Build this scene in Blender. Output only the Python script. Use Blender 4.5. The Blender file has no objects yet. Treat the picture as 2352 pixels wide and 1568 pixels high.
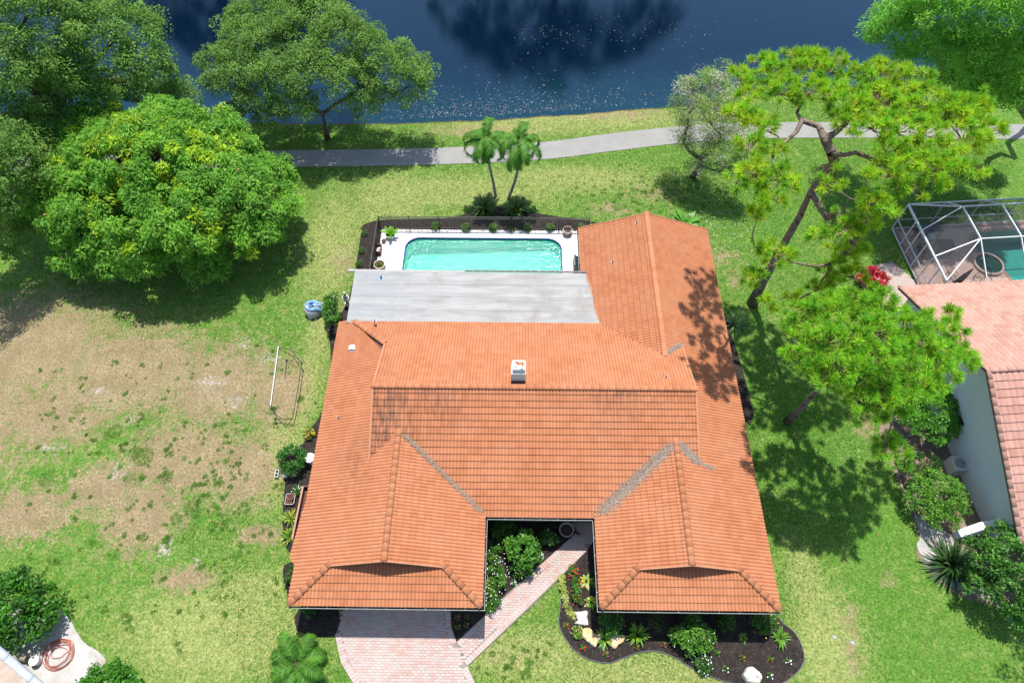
import bpy, bmesh, math, random
import numpy as np
from mathutils import Matrix, Vector
R_ = math.radians
rnd = random.Random(7)
rng = np.random.default_rng(11)
SC = bpy.context.scene
COL = SC.collection

# ------------------------------------------------------------------ camera, sky, sun, exposure
F, CX, CY, PITCH, H = 1568.0, 1176., 784., R_(56.7), 34.0
YAW = R_(0.66)
cam_d = bpy.data.cameras.new('camera'); cam = bpy.data.objects.new('camera', cam_d); COL.objects.link(cam)
cam.location = (0, 0, H); cam.rotation_euler = (R_(90) - PITCH, 0, 0)
cam_d.sensor_width = 36; cam_d.lens = 36 * F / 2352.0; cam_d.clip_start = 0.5; cam_d.clip_end = 2000
SC.camera = cam
SUN_V = Vector((0.03, 0.335, 1.0)).normalized()          # towards the sun
SUN_EL = math.asin(SUN_V.z); SUN_AZ = math.atan2(SUN_V.x, SUN_V.y)
world = bpy.data.worlds.new('World'); SC.world = world; world.use_nodes = True
wn = world.node_tree; wn.nodes.clear()
sky = wn.nodes.new('ShaderNodeTexSky'); sky.sky_type = 'NISHITA'; sky.sun_disc = False
sky.sun_elevation = SUN_EL; sky.sun_rotation = SUN_AZ; sky.dust_density = 0.9; sky.ozone_density = 0.9
bg = wn.nodes.new('ShaderNodeBackground'); bg.inputs[1].default_value = 0.15
wo = wn.nodes.new('ShaderNodeOutputWorld')
wn.links.new(sky.outputs[0], bg.inputs[0]); wn.links.new(bg.outputs[0], wo.inputs[0])
sl = bpy.data.lights.new('sun', 'SUN'); sl.energy = 4.7; sl.angle = R_(0.55); sl.color = (1.0, 0.965, 0.91)
so = bpy.data.objects.new('sun', sl); COL.objects.link(so); so.location = (0, 20, 60)
so.rotation_euler = SUN_V.to_track_quat('Z', 'Y').to_euler()
SC.view_settings.view_transform = 'Standard'; SC.view_settings.look = 'None'
SC.view_settings.gamma = 1; SC.view_settings.use_curve_mapping = False
SC.view_settings.exposure = 0.62
SC.cycles.max_bounces = 6; SC.cycles.transparent_max_bounces = 16
SC.cycles.diffuse_bounces = 3; SC.cycles.glossy_bounces = 3; SC.cycles.transmission_bounces = 4
SC.cycles.caustics_reflective = False; SC.cycles.caustics_refractive = False

# ------------------------------------------------------------------ survey helpers
def P(px, py, z=0.):
    """ground survey: a measured sight line met with the level z"""
    x = (px - CX) / F; y = -(py - CY) / F
    c, s = math.cos(PITCH), math.sin(PITCH)
    d = (x, c + y * s, -s + y * c); t = (z - H) / d[2]
    return (d[0] * t, d[1] * t, z)
def W(x, y, z=0.):
    """house frame to world"""
    c, s = math.cos(YAW), math.sin(YAW)
    return (x * c + y * s, -x * s + y * c, z)

def PB(px, py, z):
    q = P(px, py, z); return (q[0], q[1], 0.)
SHEETS = []
# ------------------------------------------------------------------ node helpers
def new_mat(name):
    m = bpy.data.materials.new(name); m.use_nodes = True
    nt = m.node_tree; nt.nodes.clear()
    return m, nt
def N(nt, t, **kw):
    n = nt.nodes.new(t)
    for k, v in kw.items():
        if k.startswith('i_'):
            n.inputs[int(k[2:]) if k[2:].isdigit() else k[2:].replace('_', ' ')].default_value = v
        else: setattr(n, k, v)
    return n
def L(nt, a, b): nt.links.new(a, b)
def mixc(nt, fac, a, b, mode='MIX'):
    n = nt.nodes.new('ShaderNodeMix'); n.data_type = 'RGBA'; n.blend_type = mode
    for sock, v in ((n.inputs[0], fac), (n.inputs[6], a), (n.inputs[7], b)):
        if isinstance(v, (int, float)): sock.default_value = v
        elif isinstance(v, tuple): sock.default_value = v if len(v) == 4 else (*v, 1)
        else: nt.links.new(v, sock)
    return n.outputs[2]
def mth(nt, op, a, b=None, clamp=False):
    n = nt.nodes.new('ShaderNodeMath'); n.operation = op; n.use_clamp = clamp
    for i, v in enumerate((a, b)):
        if v is None: continue
        if isinstance(v, (int, float)): n.inputs[i].default_value = v
        else: nt.links.new(v, n.inputs[i])
    return n.outputs[0]
def ramp(nt, fac, lo, hi, a=0., b=1.):
    n = nt.nodes.new('ShaderNodeMapRange'); n.clamp = True
    nt.links.new(fac, n.inputs[0])
    n.inputs[1].default_value = lo; n.inputs[2].default_value = hi
    n.inputs[3].default_value = a; n.inputs[4].default_value = b
    return n.outputs[0]
def noise(nt, vec, scale, detail=4., rough=.55, dist=0.):
    n = nt.nodes.new('ShaderNodeTexNoise'); n.inputs['Scale'].default_value = scale
    n.inputs['Detail'].default_value = detail; n.inputs['Roughness'].default_value = rough
    n.inputs['Distortion'].default_value = dist
    if vec is not None: nt.links.new(vec, n.inputs['Vector'])
    return n.outputs[0]
def pos(nt): return nt.nodes.new('ShaderNodeNewGeometry').outputs['Position']
def attr(nt, name='col'):
    n = nt.nodes.new('ShaderNodeAttribute'); n.attribute_name = name
    return n
def bsdf(nt, color, rough=.8, spec=.3, bump=None, bstr=.3, bdist=.02, metal=0., normal=None):
    p = nt.nodes.new('ShaderNodeBsdfPrincipled')
    if isinstance(color, tuple): p.inputs['Base Color'].default_value = (*color[:3], 1)
    else: nt.links.new(color, p.inputs['Base Color'])
    if isinstance(rough, (int, float)): p.inputs['Roughness'].default_value = rough
    else: nt.links.new(rough, p.inputs['Roughness'])
    p.inputs['Specular IOR Level'].default_value = spec; p.inputs['Metallic'].default_value = metal
    if bump is not None:
        b = nt.nodes.new('ShaderNodeBump'); b.inputs['Strength'].default_value = bstr
        b.inputs['Distance'].default_value = bdist
        nt.links.new(bump, b.inputs['Height']); nt.links.new(b.outputs[0], p.inputs['Normal'])
    return p.outputs[0]
def out(nt, sh):
    o = nt.nodes.new('ShaderNodeOutputMaterial'); nt.links.new(sh, o.inputs[0])

MATS = {}
def simple(name, color, rough=.7, spec=.3, metal=0., var=.12, scale=6., bump=.0, bscale=30.):
    """plain painted / plastic / metal surface with a little mottling; vertex tint 'col' if present multiplies"""
    if name in MATS: return MATS[name]
    m, nt = new_mat(name); p = pos(nt)
    n1 = noise(nt, p, scale)
    c = mixc(nt, ramp(nt, n1, .3, .7), tuple(v * (1 - var) for v in color), tuple(min(1, v * (1 + var)) for v in color))
    bm_ = noise(nt, p, bscale) if bump else None
    out(nt, bsdf(nt, c, rough, spec, bm_, bump, .02, metal)); MATS[name] = m
    return m
def tinted(name, rough=.8, spec=.25, bump=.3, bscale=20., var=.15, nscale=8.):
    """colour comes from the per-vertex 'col' of each piece"""
    if name in MATS: return MATS[name]
    m, nt = new_mat(name); p = pos(nt); a = attr(nt)
    n1 = ramp(nt, noise(nt, p, nscale), .3, .7, 1 - var, 1 + var)
    c = mixc(nt, 1., a.outputs[0], n1, 'MULTIPLY')
    out(nt, bsdf(nt, c, rough, spec, noise(nt, p, bscale), bump)); MATS[name] = m
    return m
def foliage(name, trans=.35, rough=.45, spec=.35, var=.25, nscale=1.2):
    if name in MATS: return MATS[name]
    m, nt = new_mat(name); a = attr(nt); p = pos(nt)
    n1 = ramp(nt, noise(nt, p, nscale, 3), .3, .7, 1 - var, 1 + var)
    c = mixc(nt, 1., a.outputs[0], n1, 'MULTIPLY')
    pb = bsdf(nt, c, rough, spec)
    t = nt.nodes.new('ShaderNodeBsdfTranslucent')
    tc = mixc(nt, 1., c, (1.35, 1.5, .55), 'MULTIPLY')
    nt.links.new(tc, t.inputs[0])
    mx = nt.nodes.new('ShaderNodeMixShader'); mx.inputs[0].default_value = trans
    nt.links.new(pb, mx.inputs[1]); nt.links.new(t.outputs[0], mx.inputs[2])
    out(nt, mx.outputs[0]); MATS[name] = m
    return m

# ------------------------------------------------------------------ mesh helpers
def mesh_np(name, V, Fq, colr=None, smooth=False, mat=None):
    """V (n,3); Fq list/array of faces (uniform array or list of tuples); colr (n,3)"""
    me = bpy.data.meshes.new(name)
    V = np.asarray(V, dtype=np.float32)
    if isinstance(Fq, np.ndarray):
        nf, k = Fq.shape
        me.vertices.add(len(V)); me.vertices.foreach_set('co', V.ravel())
        me.loops.add(nf * k); me.loops.foreach_set('vertex_index', Fq.astype(np.int32).ravel())
        me.polygons.add(nf); me.polygons.foreach_set('loop_start', np.arange(0, nf * k, k, dtype=np.int32))
        me.polygons.foreach_set('loop_total', np.full(nf, k, dtype=np.int32))
        me.update(calc_edges=True)
    else:
        me.from_pydata([tuple(map(float, v)) for v in V], [], [tuple(f) for f in Fq])
    if colr is not None:
        a = me.color_attributes.new('col', 'FLOAT_COLOR', 'POINT')
        c4 = np.ones((len(V), 4), dtype=np.float32); c4[:, :3] = colr
        a.data.foreach_set('color', c4.ravel())
    if smooth: me.polygons.foreach_set('use_smooth', np.ones(len(me.polygons), dtype=bool))
    if mat: me.materials.append(mat)
    return me
class MB:
    def __init__(s): s.v = []; s.f = []; s.c = []; s.cur = (1., 1., 1.)
    def add(s, vs, fs, c=None):
        o = len(s.v); s.v += [tuple(v) for v in vs]; s.f += [tuple(i + o for i in f) for f in fs]
        s.c += [c or s.cur] * len(vs)
    def box(s, c, d, rz=0., c3=None, rx=0., ry=0.):
        hx, hy, hz = d[0] / 2, d[1] / 2, d[2] / 2
        M = Matrix.Rotation(rz, 3, 'Z') @ Matrix.Rotation(ry, 3, 'Y') @ Matrix.Rotation(rx, 3, 'X')
        vs = [M @ Vector((x, y, z)) + Vector(c) for x in (-hx, hx) for y in (-hy, hy) for z in (-hz, hz)]
        s.add(vs, [(0, 1, 3, 2), (4, 6, 7, 5), (0, 4, 5, 1), (2, 3, 7, 6), (0, 2, 6, 4), (1, 5, 7, 3)], c3)
    def beam(s, a, b, w, h, c3=None):
        a, b = Vector(a), Vector(b); d = (b - a).normalized()
        up = Vector((0, 0, 1)) if abs(d.z) < .95 else Vector((0, 1, 0))
        x = d.cross(up).normalized(); y = x.cross(d).normalized()
        vs = [p + x * sx * w / 2 + y * sy * h / 2 for p in (a, b) for sx, sy in ((-1, -1), (1, -1), (1, 1), (-1, 1))]
        s.add(vs, [(0, 1, 2, 3), (7, 6, 5, 4), (0, 4, 5, 1), (1, 5, 6, 2), (2, 6, 7, 3), (3, 7, 4, 0)], c3)
    def tube(s, pts, rad, n=8, c3=None, closed=False, cap=True):
        pts = [Vector(p) for p in pts]; m = len(pts)
        if not hasattr(rad, '__len__'): rad = [rad] * m
        vs = []; x = None
        for i, p in enumerate(pts):
            if closed: d = pts[(i + 1) % m] - pts[i - 1]
            else: d = pts[min(i + 1, m - 1)] - pts[max(i - 1, 0)]
            d = d.normalized() if d.length > 1e-9 else Vector((0, 0, 1))
            if x is None:
                up = Vector((0, 0, 1)) if abs(d.z) < .9 else Vector((0, 1, 0)); x = d.cross(up).normalized()
            else:
                x = (x - d * x.dot(d)); x = x.normalized() if x.length > 1e-6 else d.orthogonal().normalized()
            y = d.cross(x)
            for k in range(n):
                a = 2 * math.pi * k / n; vs.append(p + (x * math.cos(a) + y * math.sin(a)) * rad[i])
        fs = []
        for i in range(m if closed else m - 1):
            j = (i + 1) % m
            for k in range(n): fs.append((i * n + k, i * n + (k + 1) % n, j * n + (k + 1) % n, j * n + k))
        if cap and not closed: fs += [tuple(range(n))[::-1], tuple((m - 1) * n + k for k in range(n))]
        s.add(vs, fs, c3)
    def lathe(s, base, prof, n=20, c3=None, sx=1., sy=1., rz=0.):
        vs = []; m = len(prof)
        for r, z in prof:
            for k in range(n):
                a = 2 * math.pi * k / n + rz
                vs.append((base[0] + r * math.cos(a) * sx, base[1] + r * math.sin(a) * sy, base[2] + z))
        fs = [(i * n + k, i * n + (k + 1) % n, (i + 1) * n + (k + 1) % n, (i + 1) * n + k) for i in range(m - 1) for k in range(n)]
        if prof[0][0] > 1e-6: fs.append(tuple(range(n))[::-1])
        if prof[-1][0] > 1e-6: fs.append(tuple((m - 1) * n + k for k in range(n)))
        s.add(vs, fs, c3)
    def prism(s, pts, z0, z1, c3=None, top=True):
        n = len(pts); vs = [(p[0], p[1], z0) for p in pts] + [(p[0], p[1], z1) for p in pts]
        fs = [(i, (i + 1) % n, n + (i + 1) % n, n + i) for i in range(n)]
        if top: fs.append(tuple(range(n, 2 * n)))
        s.add(vs, fs, c3)
    def build(s, name, mat, parent=None, base=None, smooth=False, rot=None):
        b = np.array(parent.location if parent and base is None and parent.parent is None else (base or (0, 0, 0)), dtype=float)
        if parent is not None and base is None: b = np.array(origin(parent))
        V = np.array(s.v, dtype=float) - b
        me = mesh_np(name, V, s.f, np.array(s.c), smooth, mat)
        o = bpy.data.objects.new(name, me); COL.objects.link(o)
        if parent is not None: o.parent = parent
        elif base is not None: o.location = base
        return o
ORG = {}
def origin(o):
    """world origin of an object chain (no rotations used on parents)"""
    x, y, z = 0., 0., 0.
    while o is not None:
        x += o.location.x; y += o.location.y; z += o.location.z; o = o.parent
    return (x, y, z)
def tag(o, label=None, cat=None, group=None, kind=None):
    if label: o['label'] = label
    if cat: o['category'] = cat
    if group: o['group'] = group
    if kind: o['kind'] = kind
    return o
def thing(name, loc, label, cat, group=None):
    o = bpy.data.objects.new(name, None); COL.objects.link(o); o.location = loc
    o.empty_display_size = .2
    return tag(o, label, cat, group)
def obj_np(name, V, Fq, mat, parent=None, base=None, colr=None, smooth=False):
    b = np.array(origin(parent)) if parent is not None else np.array(base or (0, 0, 0), dtype=float)
    me = mesh_np(name, np.asarray(V, dtype=float) - b, Fq, colr, smooth, mat)
    o = bpy.data.objects.new(name, me); COL.objects.link(o)
    if parent is not None: o.parent = parent
    elif base is not None: o.location = base
    return o
def smooth_poly(pts, sub=6, jit=0., seed=1):
    r = random.Random(seed); n = len(pts); o = []
    for i in range(n):
        p0, p1, p2, p3 = (Vector(pts[(i + k) % n][:2]) for k in (-1, 0, 1, 2))
        for k in range(sub):
            t = k / sub
            q = .5 * ((2 * p1) + (-p0 + p2) * t + (2 * p0 - 5 * p1 + 4 * p2 - p3) * t * t + (-p0 + 3 * p1 - 3 * p2 + p3) * t ** 3)
            o.append((q.x + r.uniform(-jit, jit), q.y + r.uniform(-jit, jit)))
    return o
def in_poly(x, y, poly):
    c = False; n = len(poly)
    for i in range(n):
        x1, y1 = poly[i][:2]; x2, y2 = poly[i - 1][:2]
        if (y1 > y) != (y2 > y) and x < (x2 - x1) * (y - y1) / (y2 - y1) + x1: c = not c
    return c
# ------------------------------------------------------------------ ground, lake, path
SH = [(-600, 46.), (-60, 45.), (-25, 42.6), (-13.1, 42.35), (-5.8, 42.55), (.8, 43.05), (7.5, 43.8), (12.8, 44.45), (20, 45.6), (32, 47.6), (60, 50.), (600, 60)]
def shore(x): return np.interp(x, [a[0] for a in SH], [a[1] for a in SH]) + .05 * np.sin(x * .9) + .035 * np.sin(x * 3.1 + 1)
def axis(lo, hi, step, far):
    a = list(np.arange(lo, hi + 1e-6, step)); d = step; x = lo; left = []
    while x > -far: d *= 1.5; x -= d; left.append(x)
    x = hi; d = step; right = []
    while x < far: d *= 1.5; x += d; right.append(x)
    return np.array(left[::-1] + a + right)
gx = axis(-40, 48, .5, 700); gy = np.concatenate([axis(-4, 41.5, .5, 700)[:-len([1 for _ in range(1)])]])
gy = gy[gy <= 41.5]; gy = np.unique(np.round(np.concatenate([gy[(gy < 30.2) | (gy > 32.85)], np.arange(30.2, 32.85, .1)]), 3)); gy = np.concatenate([gy, np.arange(41.7, 49, .2), [50, 52, 56, 60, 63, 64, 65, 66, 68, 72, 80, 100, 140, 200, 300, 450, 700]])
GX, GY = np.meshgrid(gx, gy); gs = shore(GX)
d_in = GY - gs; d_far = (64.5 + 1.2 * np.sin(GX * .13)) - GY
depth = np.minimum(d_in, d_far)
GZ = np.where(depth > -.6, np.clip(-(depth + .6) * .45, -1.6, 0), 0.)
near_bank = np.clip(1 - np.abs(d_in + 1.2) / 2.5, 0, 1)
def blob(px, py, rx, ry, z=0, rot=0.):
    """soft patch centred on a surveyed lawn point; radii in metres"""
    c = P(px, py, z); dx = GX - c[0]; dy = GY - c[1]
    cr, sr = math.cos(rot), math.sin(rot)
    u = (dx * cr + dy * sr) / rx; v = (-dx * sr + dy * cr) / ry
    return np.exp(-(u * u + v * v))
dry = np.zeros_like(GX); yel = np.zeros_like(GX); sand = np.zeros_like(GX); lush = np.zeros_like(GX)
for a in [(60, 800, 6.5, 4.5), (300, 850, 5.5, 3.6), (500, 880, 4, 3.2), (120, 950, 4, 2.5), (640, 900, 1.8, 2.6), (420, 1050, 3.6, 2.6), (560, 1080, 2.2, 2.4),
          (60, 1180, 3.0, 1.6), (330, 1180, 2.4, 2.2), (240, 1120, 2.4, 1.6), (600, 1230, 1.4, .6), (430, 1330, 1.6, .6), (-150, 950, 7, 6)]:
    dry = np.maximum(dry, 1.05 * blob(*a))
for a in [(790, 600, 1.2, 1.6), (780, 720, 1.3, 1.4), (1500, 445, 2.2, 1.0), (1400, 480, 2, .8), (1660, 590, 1.3, .9), (1840, 730, 1.2, 1.2), (1690, 640, 1., .8),
          (1960, 1500, .5, 1.3), (1990, 980, .7, 1.1), (2040, 1330, .6, .4), (1230, 1370, .5, .6), (1280, 1330, .3, .4), (1900, 720, 1.3, .9), (1400, 262, 6, 1.), (1100, 300, 5, .9),
          (1150, 1500, 1.2, .4), (1950, 1420, .6, .8)]:
    dry = np.maximum(dry, .62 * blob(*a))
for a in [(480, 880, 1.6, .8), (620, 820, 1.1, .7), (560, 790, .8, .6), (790, 590, .5, .5), (270, 1080, .7, 1.0), (380, 1260, .8, .9), (300, 960, .8, .5), (450, 1290, .5, .5), (540, 920, 1.3, .6), (120, 1030, 1, .5), (220, 900, 1., .5)]:
    sand = np.maximum(sand, .94 * blob(*a))
for a in [(1350, 275, 9, 1.6), (1300, 410, 7, 1.4), (1050, 440, 8, 1.7), (900, 460, 3, 3), (760, 560, 2, 5), (500, 1450, 5, 2.5), (640, 1050, 1.5, 3), (700, 900, 1., 3), (740, 760, 1, 3), (1230, 1500, 4, 1.2), (1500, 1550, 6, 1.), (1900, 1480, 1.6, 3),
          (1850, 1330, 1., 2), (600, 1350, 2, 1), (1180, 290, 6, 1.2)]:
    yel = np.maximum(yel, blob(*a))
for a in [(2100, 440, 6, 4), (2200, 400, 6, 3), (1850, 1000, 2.5, 6), (2000, 1200, 2, 3), (2050, 1400, 1.5, 3), (1200, 410, 3, .8), (1750, 480, 3, 3), (560, 1200, 1, 1), (1100, 370, 4, .5), (2150, 1560, 3, 1.5), (420, 1390, 1.5, 1)]:
    lush = np.maximum(lush, blob(*a))
gv = np.stack([GX.ravel(), GY.ravel(), GZ.ravel()], 1)
ny, nx = GX.shape; idx = np.arange(ny * nx).reshape(ny, nx)
gf = np.stack([idx[:-1, :-1].ravel(), idx[:-1, 1:].ravel(), idx[1:, 1:].ravel(), idx[1:, :-1].ravel()], 1)
def cut_pool(cx0, cx1, cy0, cy1, m=.35):
    cxm = gv[gf].mean(1); return ~((cxm[:, 0] > cx0 - m) & (cxm[:, 0] < cx1 + m) & (cxm[:, 1] > cy0 - m) & (cxm[:, 1] < cy1 + m))
# the ground is dug out under the two pool terraces
hx_ = gv[:, 0] * math.cos(YAW) - gv[:, 1] * math.sin(YAW); hy_ = gv[:, 0] * math.sin(YAW) + gv[:, 1] * math.cos(YAW)
gv[(hx_ > -8.5) & (hx_ < 3.9) & (hy_ > 22.5) & (hy_ < 31.0), 2] = -3.
ku = gv[:, 0] - 25.35; kv = 31.3 + .075 * ku - gv[:, 1]
gv[(ku > 1.5) & (ku < 17) & (kv > .15) & (kv < 5.8), 2] = -3.
gcol = np.stack([dry.ravel(), yel.ravel(), sand.ravel()], 1)

def lawn_mat():
    m, nt = new_mat('lawn_grass'); p = pos(nt); a = attr(nt); l2 = attr(nt, 'lush')
    sp = nt.nodes.new('ShaderNodeSeparateColor'); L(nt, a.outputs[0], sp.inputs[0])
    # stretched coordinates for blade-like grain
    n_big = noise(nt, p, .35, 3); n_mid = noise(nt, p, 1.6, 5, .62); n_fine = noise(nt, p, 9., 6, .7, .6); n_hi = noise(nt, p, 28., 4, .75, .8)
    n_f2 = noise(nt, p, 5., 6, .7, 1.2)
    lush_c = mixc(nt, ramp(nt, n_fine, .38, .62), (.032, .108, .011), (.115, .245, .028))
    mid_c = mixc(nt, ramp(nt, n_fine, .38, .62), (.058, .130, .016), (.230, .310, .070))
    yel_c = mixc(nt, ramp(nt, n_fine, .36, .62), (.115, .170, .030), (.400, .390, .150))
    dry_c = mixc(nt, ramp(nt, n_fine, .36, .62), (.165, .110, .062), (.385, .285, .175))
    sand_c = mixc(nt, ramp(nt, n_mid, .4, .6), (.30, .26, .215), (.42, .385, .345))
    base = mixc(nt, ramp(nt, mth(nt, 'ADD', mth(nt, 'MULTIPLY', n_mid, .6), mth(nt, 'MULTIPLY', n_f2, .5)), .47, .66), lush_c, mid_c)
    base = mixc(nt, mth(nt, 'MULTIPLY', l2.outputs[2], ramp(nt, n_f2, .3, .7, 1., .55)), base, lush_c)
    yf = ramp(nt, mth(nt, 'ADD', mth(nt, 'MULTIPLY', sp.outputs[1], .75), mth(nt, 'SUBTRACT', mth(nt, 'MULTIPLY', n_f2, 1.3), .75)), .0, .45)
    base = mixc(nt, mth(nt, 'MULTIPLY', yf, .78), base, yel_c)
    # darker clumps and odd straw flecks everywhere
    n_c = noise(nt, p, 2.6, 6, .68, .8)
    base = mixc(nt, ramp(nt, n_c, .50, .64, 0, .5), base, (.045, .115, .018))
    base = mixc(nt, ramp(nt, n_c, .42, .34, 0, .35), base, (.36, .34, .15))
    base = mixc(nt, ramp(nt, n_hi, .60, .72, 0, .55), base, (.42, .38, .17))
    df = ramp(nt, mth(nt, 'ADD', mth(nt, 'MULTIPLY', sp.outputs[0], 1.0), mth(nt, 'MULTIPLY', mth(nt, 'SUBTRACT', mth(nt, 'ADD', mth(nt, 'MULTIPLY', n_f2, .55), mth(nt, 'MULTIPLY', n_mid, .45)), .5), 3.2)), .25, .75)
    dry_c = mixc(nt, ramp(nt, noise(nt, p, .9, 5, .6), .42, .62, 0, .6), dry_c, (.20, .140, .080))
    base = mixc(nt, mth(nt, 'MULTIPLY', df, .88), base, dry_c)
    sf = ramp(nt, mth(nt, 'ADD', mth(nt, 'MULTIPLY', sp.outputs[2], 1.0), mth(nt, 'MULTIPLY', mth(nt, 'SUBTRACT', noise(nt, p, 5.0, 7, .7, .8), .5), 3.2)), .70, 1.15)
    base = mixc(nt, sf, base, sand_c)
    # brown shore edge, muddy lake bed
    sx = nt.nodes.new('ShaderNodeSeparateXYZ'); L(nt, p, sx.inputs[0])
    base = mixc(nt, ramp(nt, sx.outputs[2], -.01, -.10), base, (.10, .060, .028))
    hgt = mth(nt, 'ADD', mth(nt, 'MULTIPLY', n_hi, .6), n_fine)
    out(nt, bsdf(nt, base, .9, .12, hgt, .9, .06)); return m
g = obj_np('lawn_ground', gv, gf, lawn_mat(), colr=gcol, smooth=True)
al = g.data.color_attributes.new('lush', 'FLOAT_COLOR', 'POINT')
lc = np.ones((len(gv), 4), dtype=np.float32); lc[:, 0] = lc[:, 1] = lc[:, 2] = lush.ravel(); al.data.foreach_set('color', lc.ravel())
tag(g, kind='structure')

def lake_mat():
    m, nt = new_mat('lake_water'); p = pos(nt)
    a = attr(nt); sp = nt.nodes.new('ShaderNodeSeparateColor'); L(nt, a.outputs[0], sp.inputs[0])
    sh = ramp(nt, mth(nt, 'ADD', sp.outputs[0], mth(nt, 'MULTIPLY', mth(nt, 'SUBTRACT', noise(nt, p, .5, 4), .5), .7)), .15, .9)
    c = mixc(nt, sh, (.0010, .006, .017), (.004, .022, .034))
    pb = nt.nodes.new('ShaderNodeBsdfPrincipled'); L(nt, c, pb.inputs['Base Color'])
    pb.inputs['Roughness'].default_value = .06; pb.inputs['IOR'].default_value = 1.62
    pb.inputs['Specular Tint'].default_value = (.18, .70, .95, 1)
    mp = nt.nodes.new('ShaderNodeMapping'); mp.inputs['Scale'].default_value = (1., 2.2, 1.); L(nt, p, mp.inputs[0])
    b = nt.nodes.new('ShaderNodeBump'); b.inputs['Strength'].default_value = .10; b.inputs['Distance'].default_value = .05
    L(nt, noise(nt, mp.outputs[0], 3.5, 4, .5), b.inputs['Height']); L(nt, b.outputs[0], pb.inputs['Normal'])
    out(nt, pb.outputs[0]); return m
lx = axis(-40, 48, 1., 700); ly = np.concatenate([[41.2], np.arange(42, 52, .5), np.arange(52, 66, 1.)])
LX, LY = np.meshgrid(lx, ly)
LYs = LY + (shore(LX) - 43.5) * np.clip((66 - LY) / 24, 0, 1)
lv = np.stack([LX.ravel(), LYs.ravel(), np.full(LX.size, -.14)], 1)
n2, n1 = LX.shape; ii = np.arange(n1 * n2).reshape(n2, n1)
lf = np.stack([ii[:-1, :-1].ravel(), ii[:-1, 1:].ravel(), ii[1:, 1:].ravel(), ii[1:, :-1].ravel()], 1)
lcol = np.zeros((LX.size, 3)); lcol[:, 0] = np.clip(1 - (LYs - shore(LX)).ravel() / 7., 0, 1)
tag(obj_np('lake_water', lv, lf, lake_mat(), colr=lcol), kind='structure')

# leaves and scum drifting on the lake near the bank
V = []; Fc = []; Cc = []
def fleck(x, y, z, s, c, el=1.):
    a = rnd.uniform(0, 6.28); ca, sa = math.cos(a) * s, math.sin(a) * s; o = len(V)
    ca2, sa2 = -sa * el, ca * el
    V.extend([(x - ca, y - sa, z), (x - ca2, y - sa2, z + rnd.uniform(.002, .02)), (x + ca, y + sa, z), (x + ca2, y + sa2, z + rnd.uniform(.002, .02))])
    Fc.append((o, o + 1, o + 2, o + 3)); Cc.extend([c] * 4)
for k in range(1700):
    px = rnd.gauss(1130, 190) if rnd.random() < .8 else rnd.uniform(800, 1900)
    q = abs(rnd.gauss(0, 1)); x = P(px, 260)[0]; y = float(shore(x)) + .15 + q * (1.5 if rnd.random() < .85 else 4.)
    c = rnd.choice([(.55, .5, .45), (.6, .42, .33), (.42, .25, .14), (.6, .6, .58), (.35, .33, .3)])
    fleck(x, y, -.133, rnd.uniform(.010, .042), c, rnd.uniform(.25, .9))
for k in range(170):
    x, y, _ = P(rnd.gauss(1560 if rnd.random() < .5 else 1450, 70) if k % 2 else rnd.gauss(1280, 60), rnd.gauss(75, 22))
    fleck(x, y, -.133, rnd.uniform(.02, .05), (.4, .4, .35), rnd.uniform(.2, .8))
o = obj_np('floating_leaves', V, Fc, tinted('floating_leaf', .7, .2), colr=np.array(Cc)); tag(o, kind='stuff')
tag(o, 'scatter of pale and brown leaves drifting on the dark lake by the bank', 'leaves')
# fallen leaves and petals lying on the lawns
V = []; Fc = []; Cc = []
for k in range(1500):
    if k % 3 == 0: px, py = rnd.gauss(430, 170), rnd.gauss(740, 70)
    elif k % 3 == 1: px, py = rnd.uniform(0, 700), rnd.uniform(760, 1500)
    else: px, py = rnd.gauss(1640, 60), rnd.gauss(520, 60)
    if k % 9 == 0: px, py = rnd.uniform(1100, 2352), rnd.uniform(260, 1560)
    x, y, _ = P(px, py)
    c = rnd.choice([(.45, .16, .05), (.42, .22, .08), (.5, .35, .15), (.28, .14, .07)]) if k % 3 != 2 else (.62, .6, .58)
    if float(shore(x)) - y > .5: fleck(x, y, .02, rnd.uniform(.015, .05), c, rnd.uniform(.3, .8))
o = obj_np('fallen_leaves', V, Fc, tinted('floating_leaf'), colr=np.array(Cc)); tag(o, 'small fallen leaves and petals scattered over the lawns', 'leaves', kind='stuff')

# weed tufts standing out in the dry lawn
V = []; Fc = []; Cc = []
def tuft(x, y, r, n, c, hgt=.07):
    for _ in range(n):
        q = math.sqrt(rnd.random()) * r; a = rnd.uniform(0, 6.28); bx, by = x + q * math.cos(a), y + q * math.sin(a)
        d = rnd.uniform(0, 6.28); l = rnd.uniform(.04, .1); w = .012; h = hgt * rnd.uniform(.5, 1.3); o = len(V)
        dx, dy = math.cos(d), math.sin(d)
        V.extend([(bx - dy * w, by + dx * w, .0), (bx + dy * w, by - dx * w, .0), (bx + dx * l, by + dy * l, h)]); Fc.append((o, o + 1, o + 2))
        f = rnd.uniform(.7, 1.3); Cc.extend([(c[0] * f, c[1] * f, c[2] * f)] * 3)
G1 = (.115, .225, .035)
for (px, py, r, n) in [(330, 1048, .55, 600), (312, 1040, .4, 300), (265, 990, .45, 350), (250, 995, .35, 200), (380, 1095, .4, 250), (110, 1100, .5, 300), (180, 940, .4, 180), (440, 1165, .4, 260), (405, 1190, .3, 160), (310, 1100, .5, 200)]:
    x, y, _ = P(px, py); tuft(x, y, r, n, G1)
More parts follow.
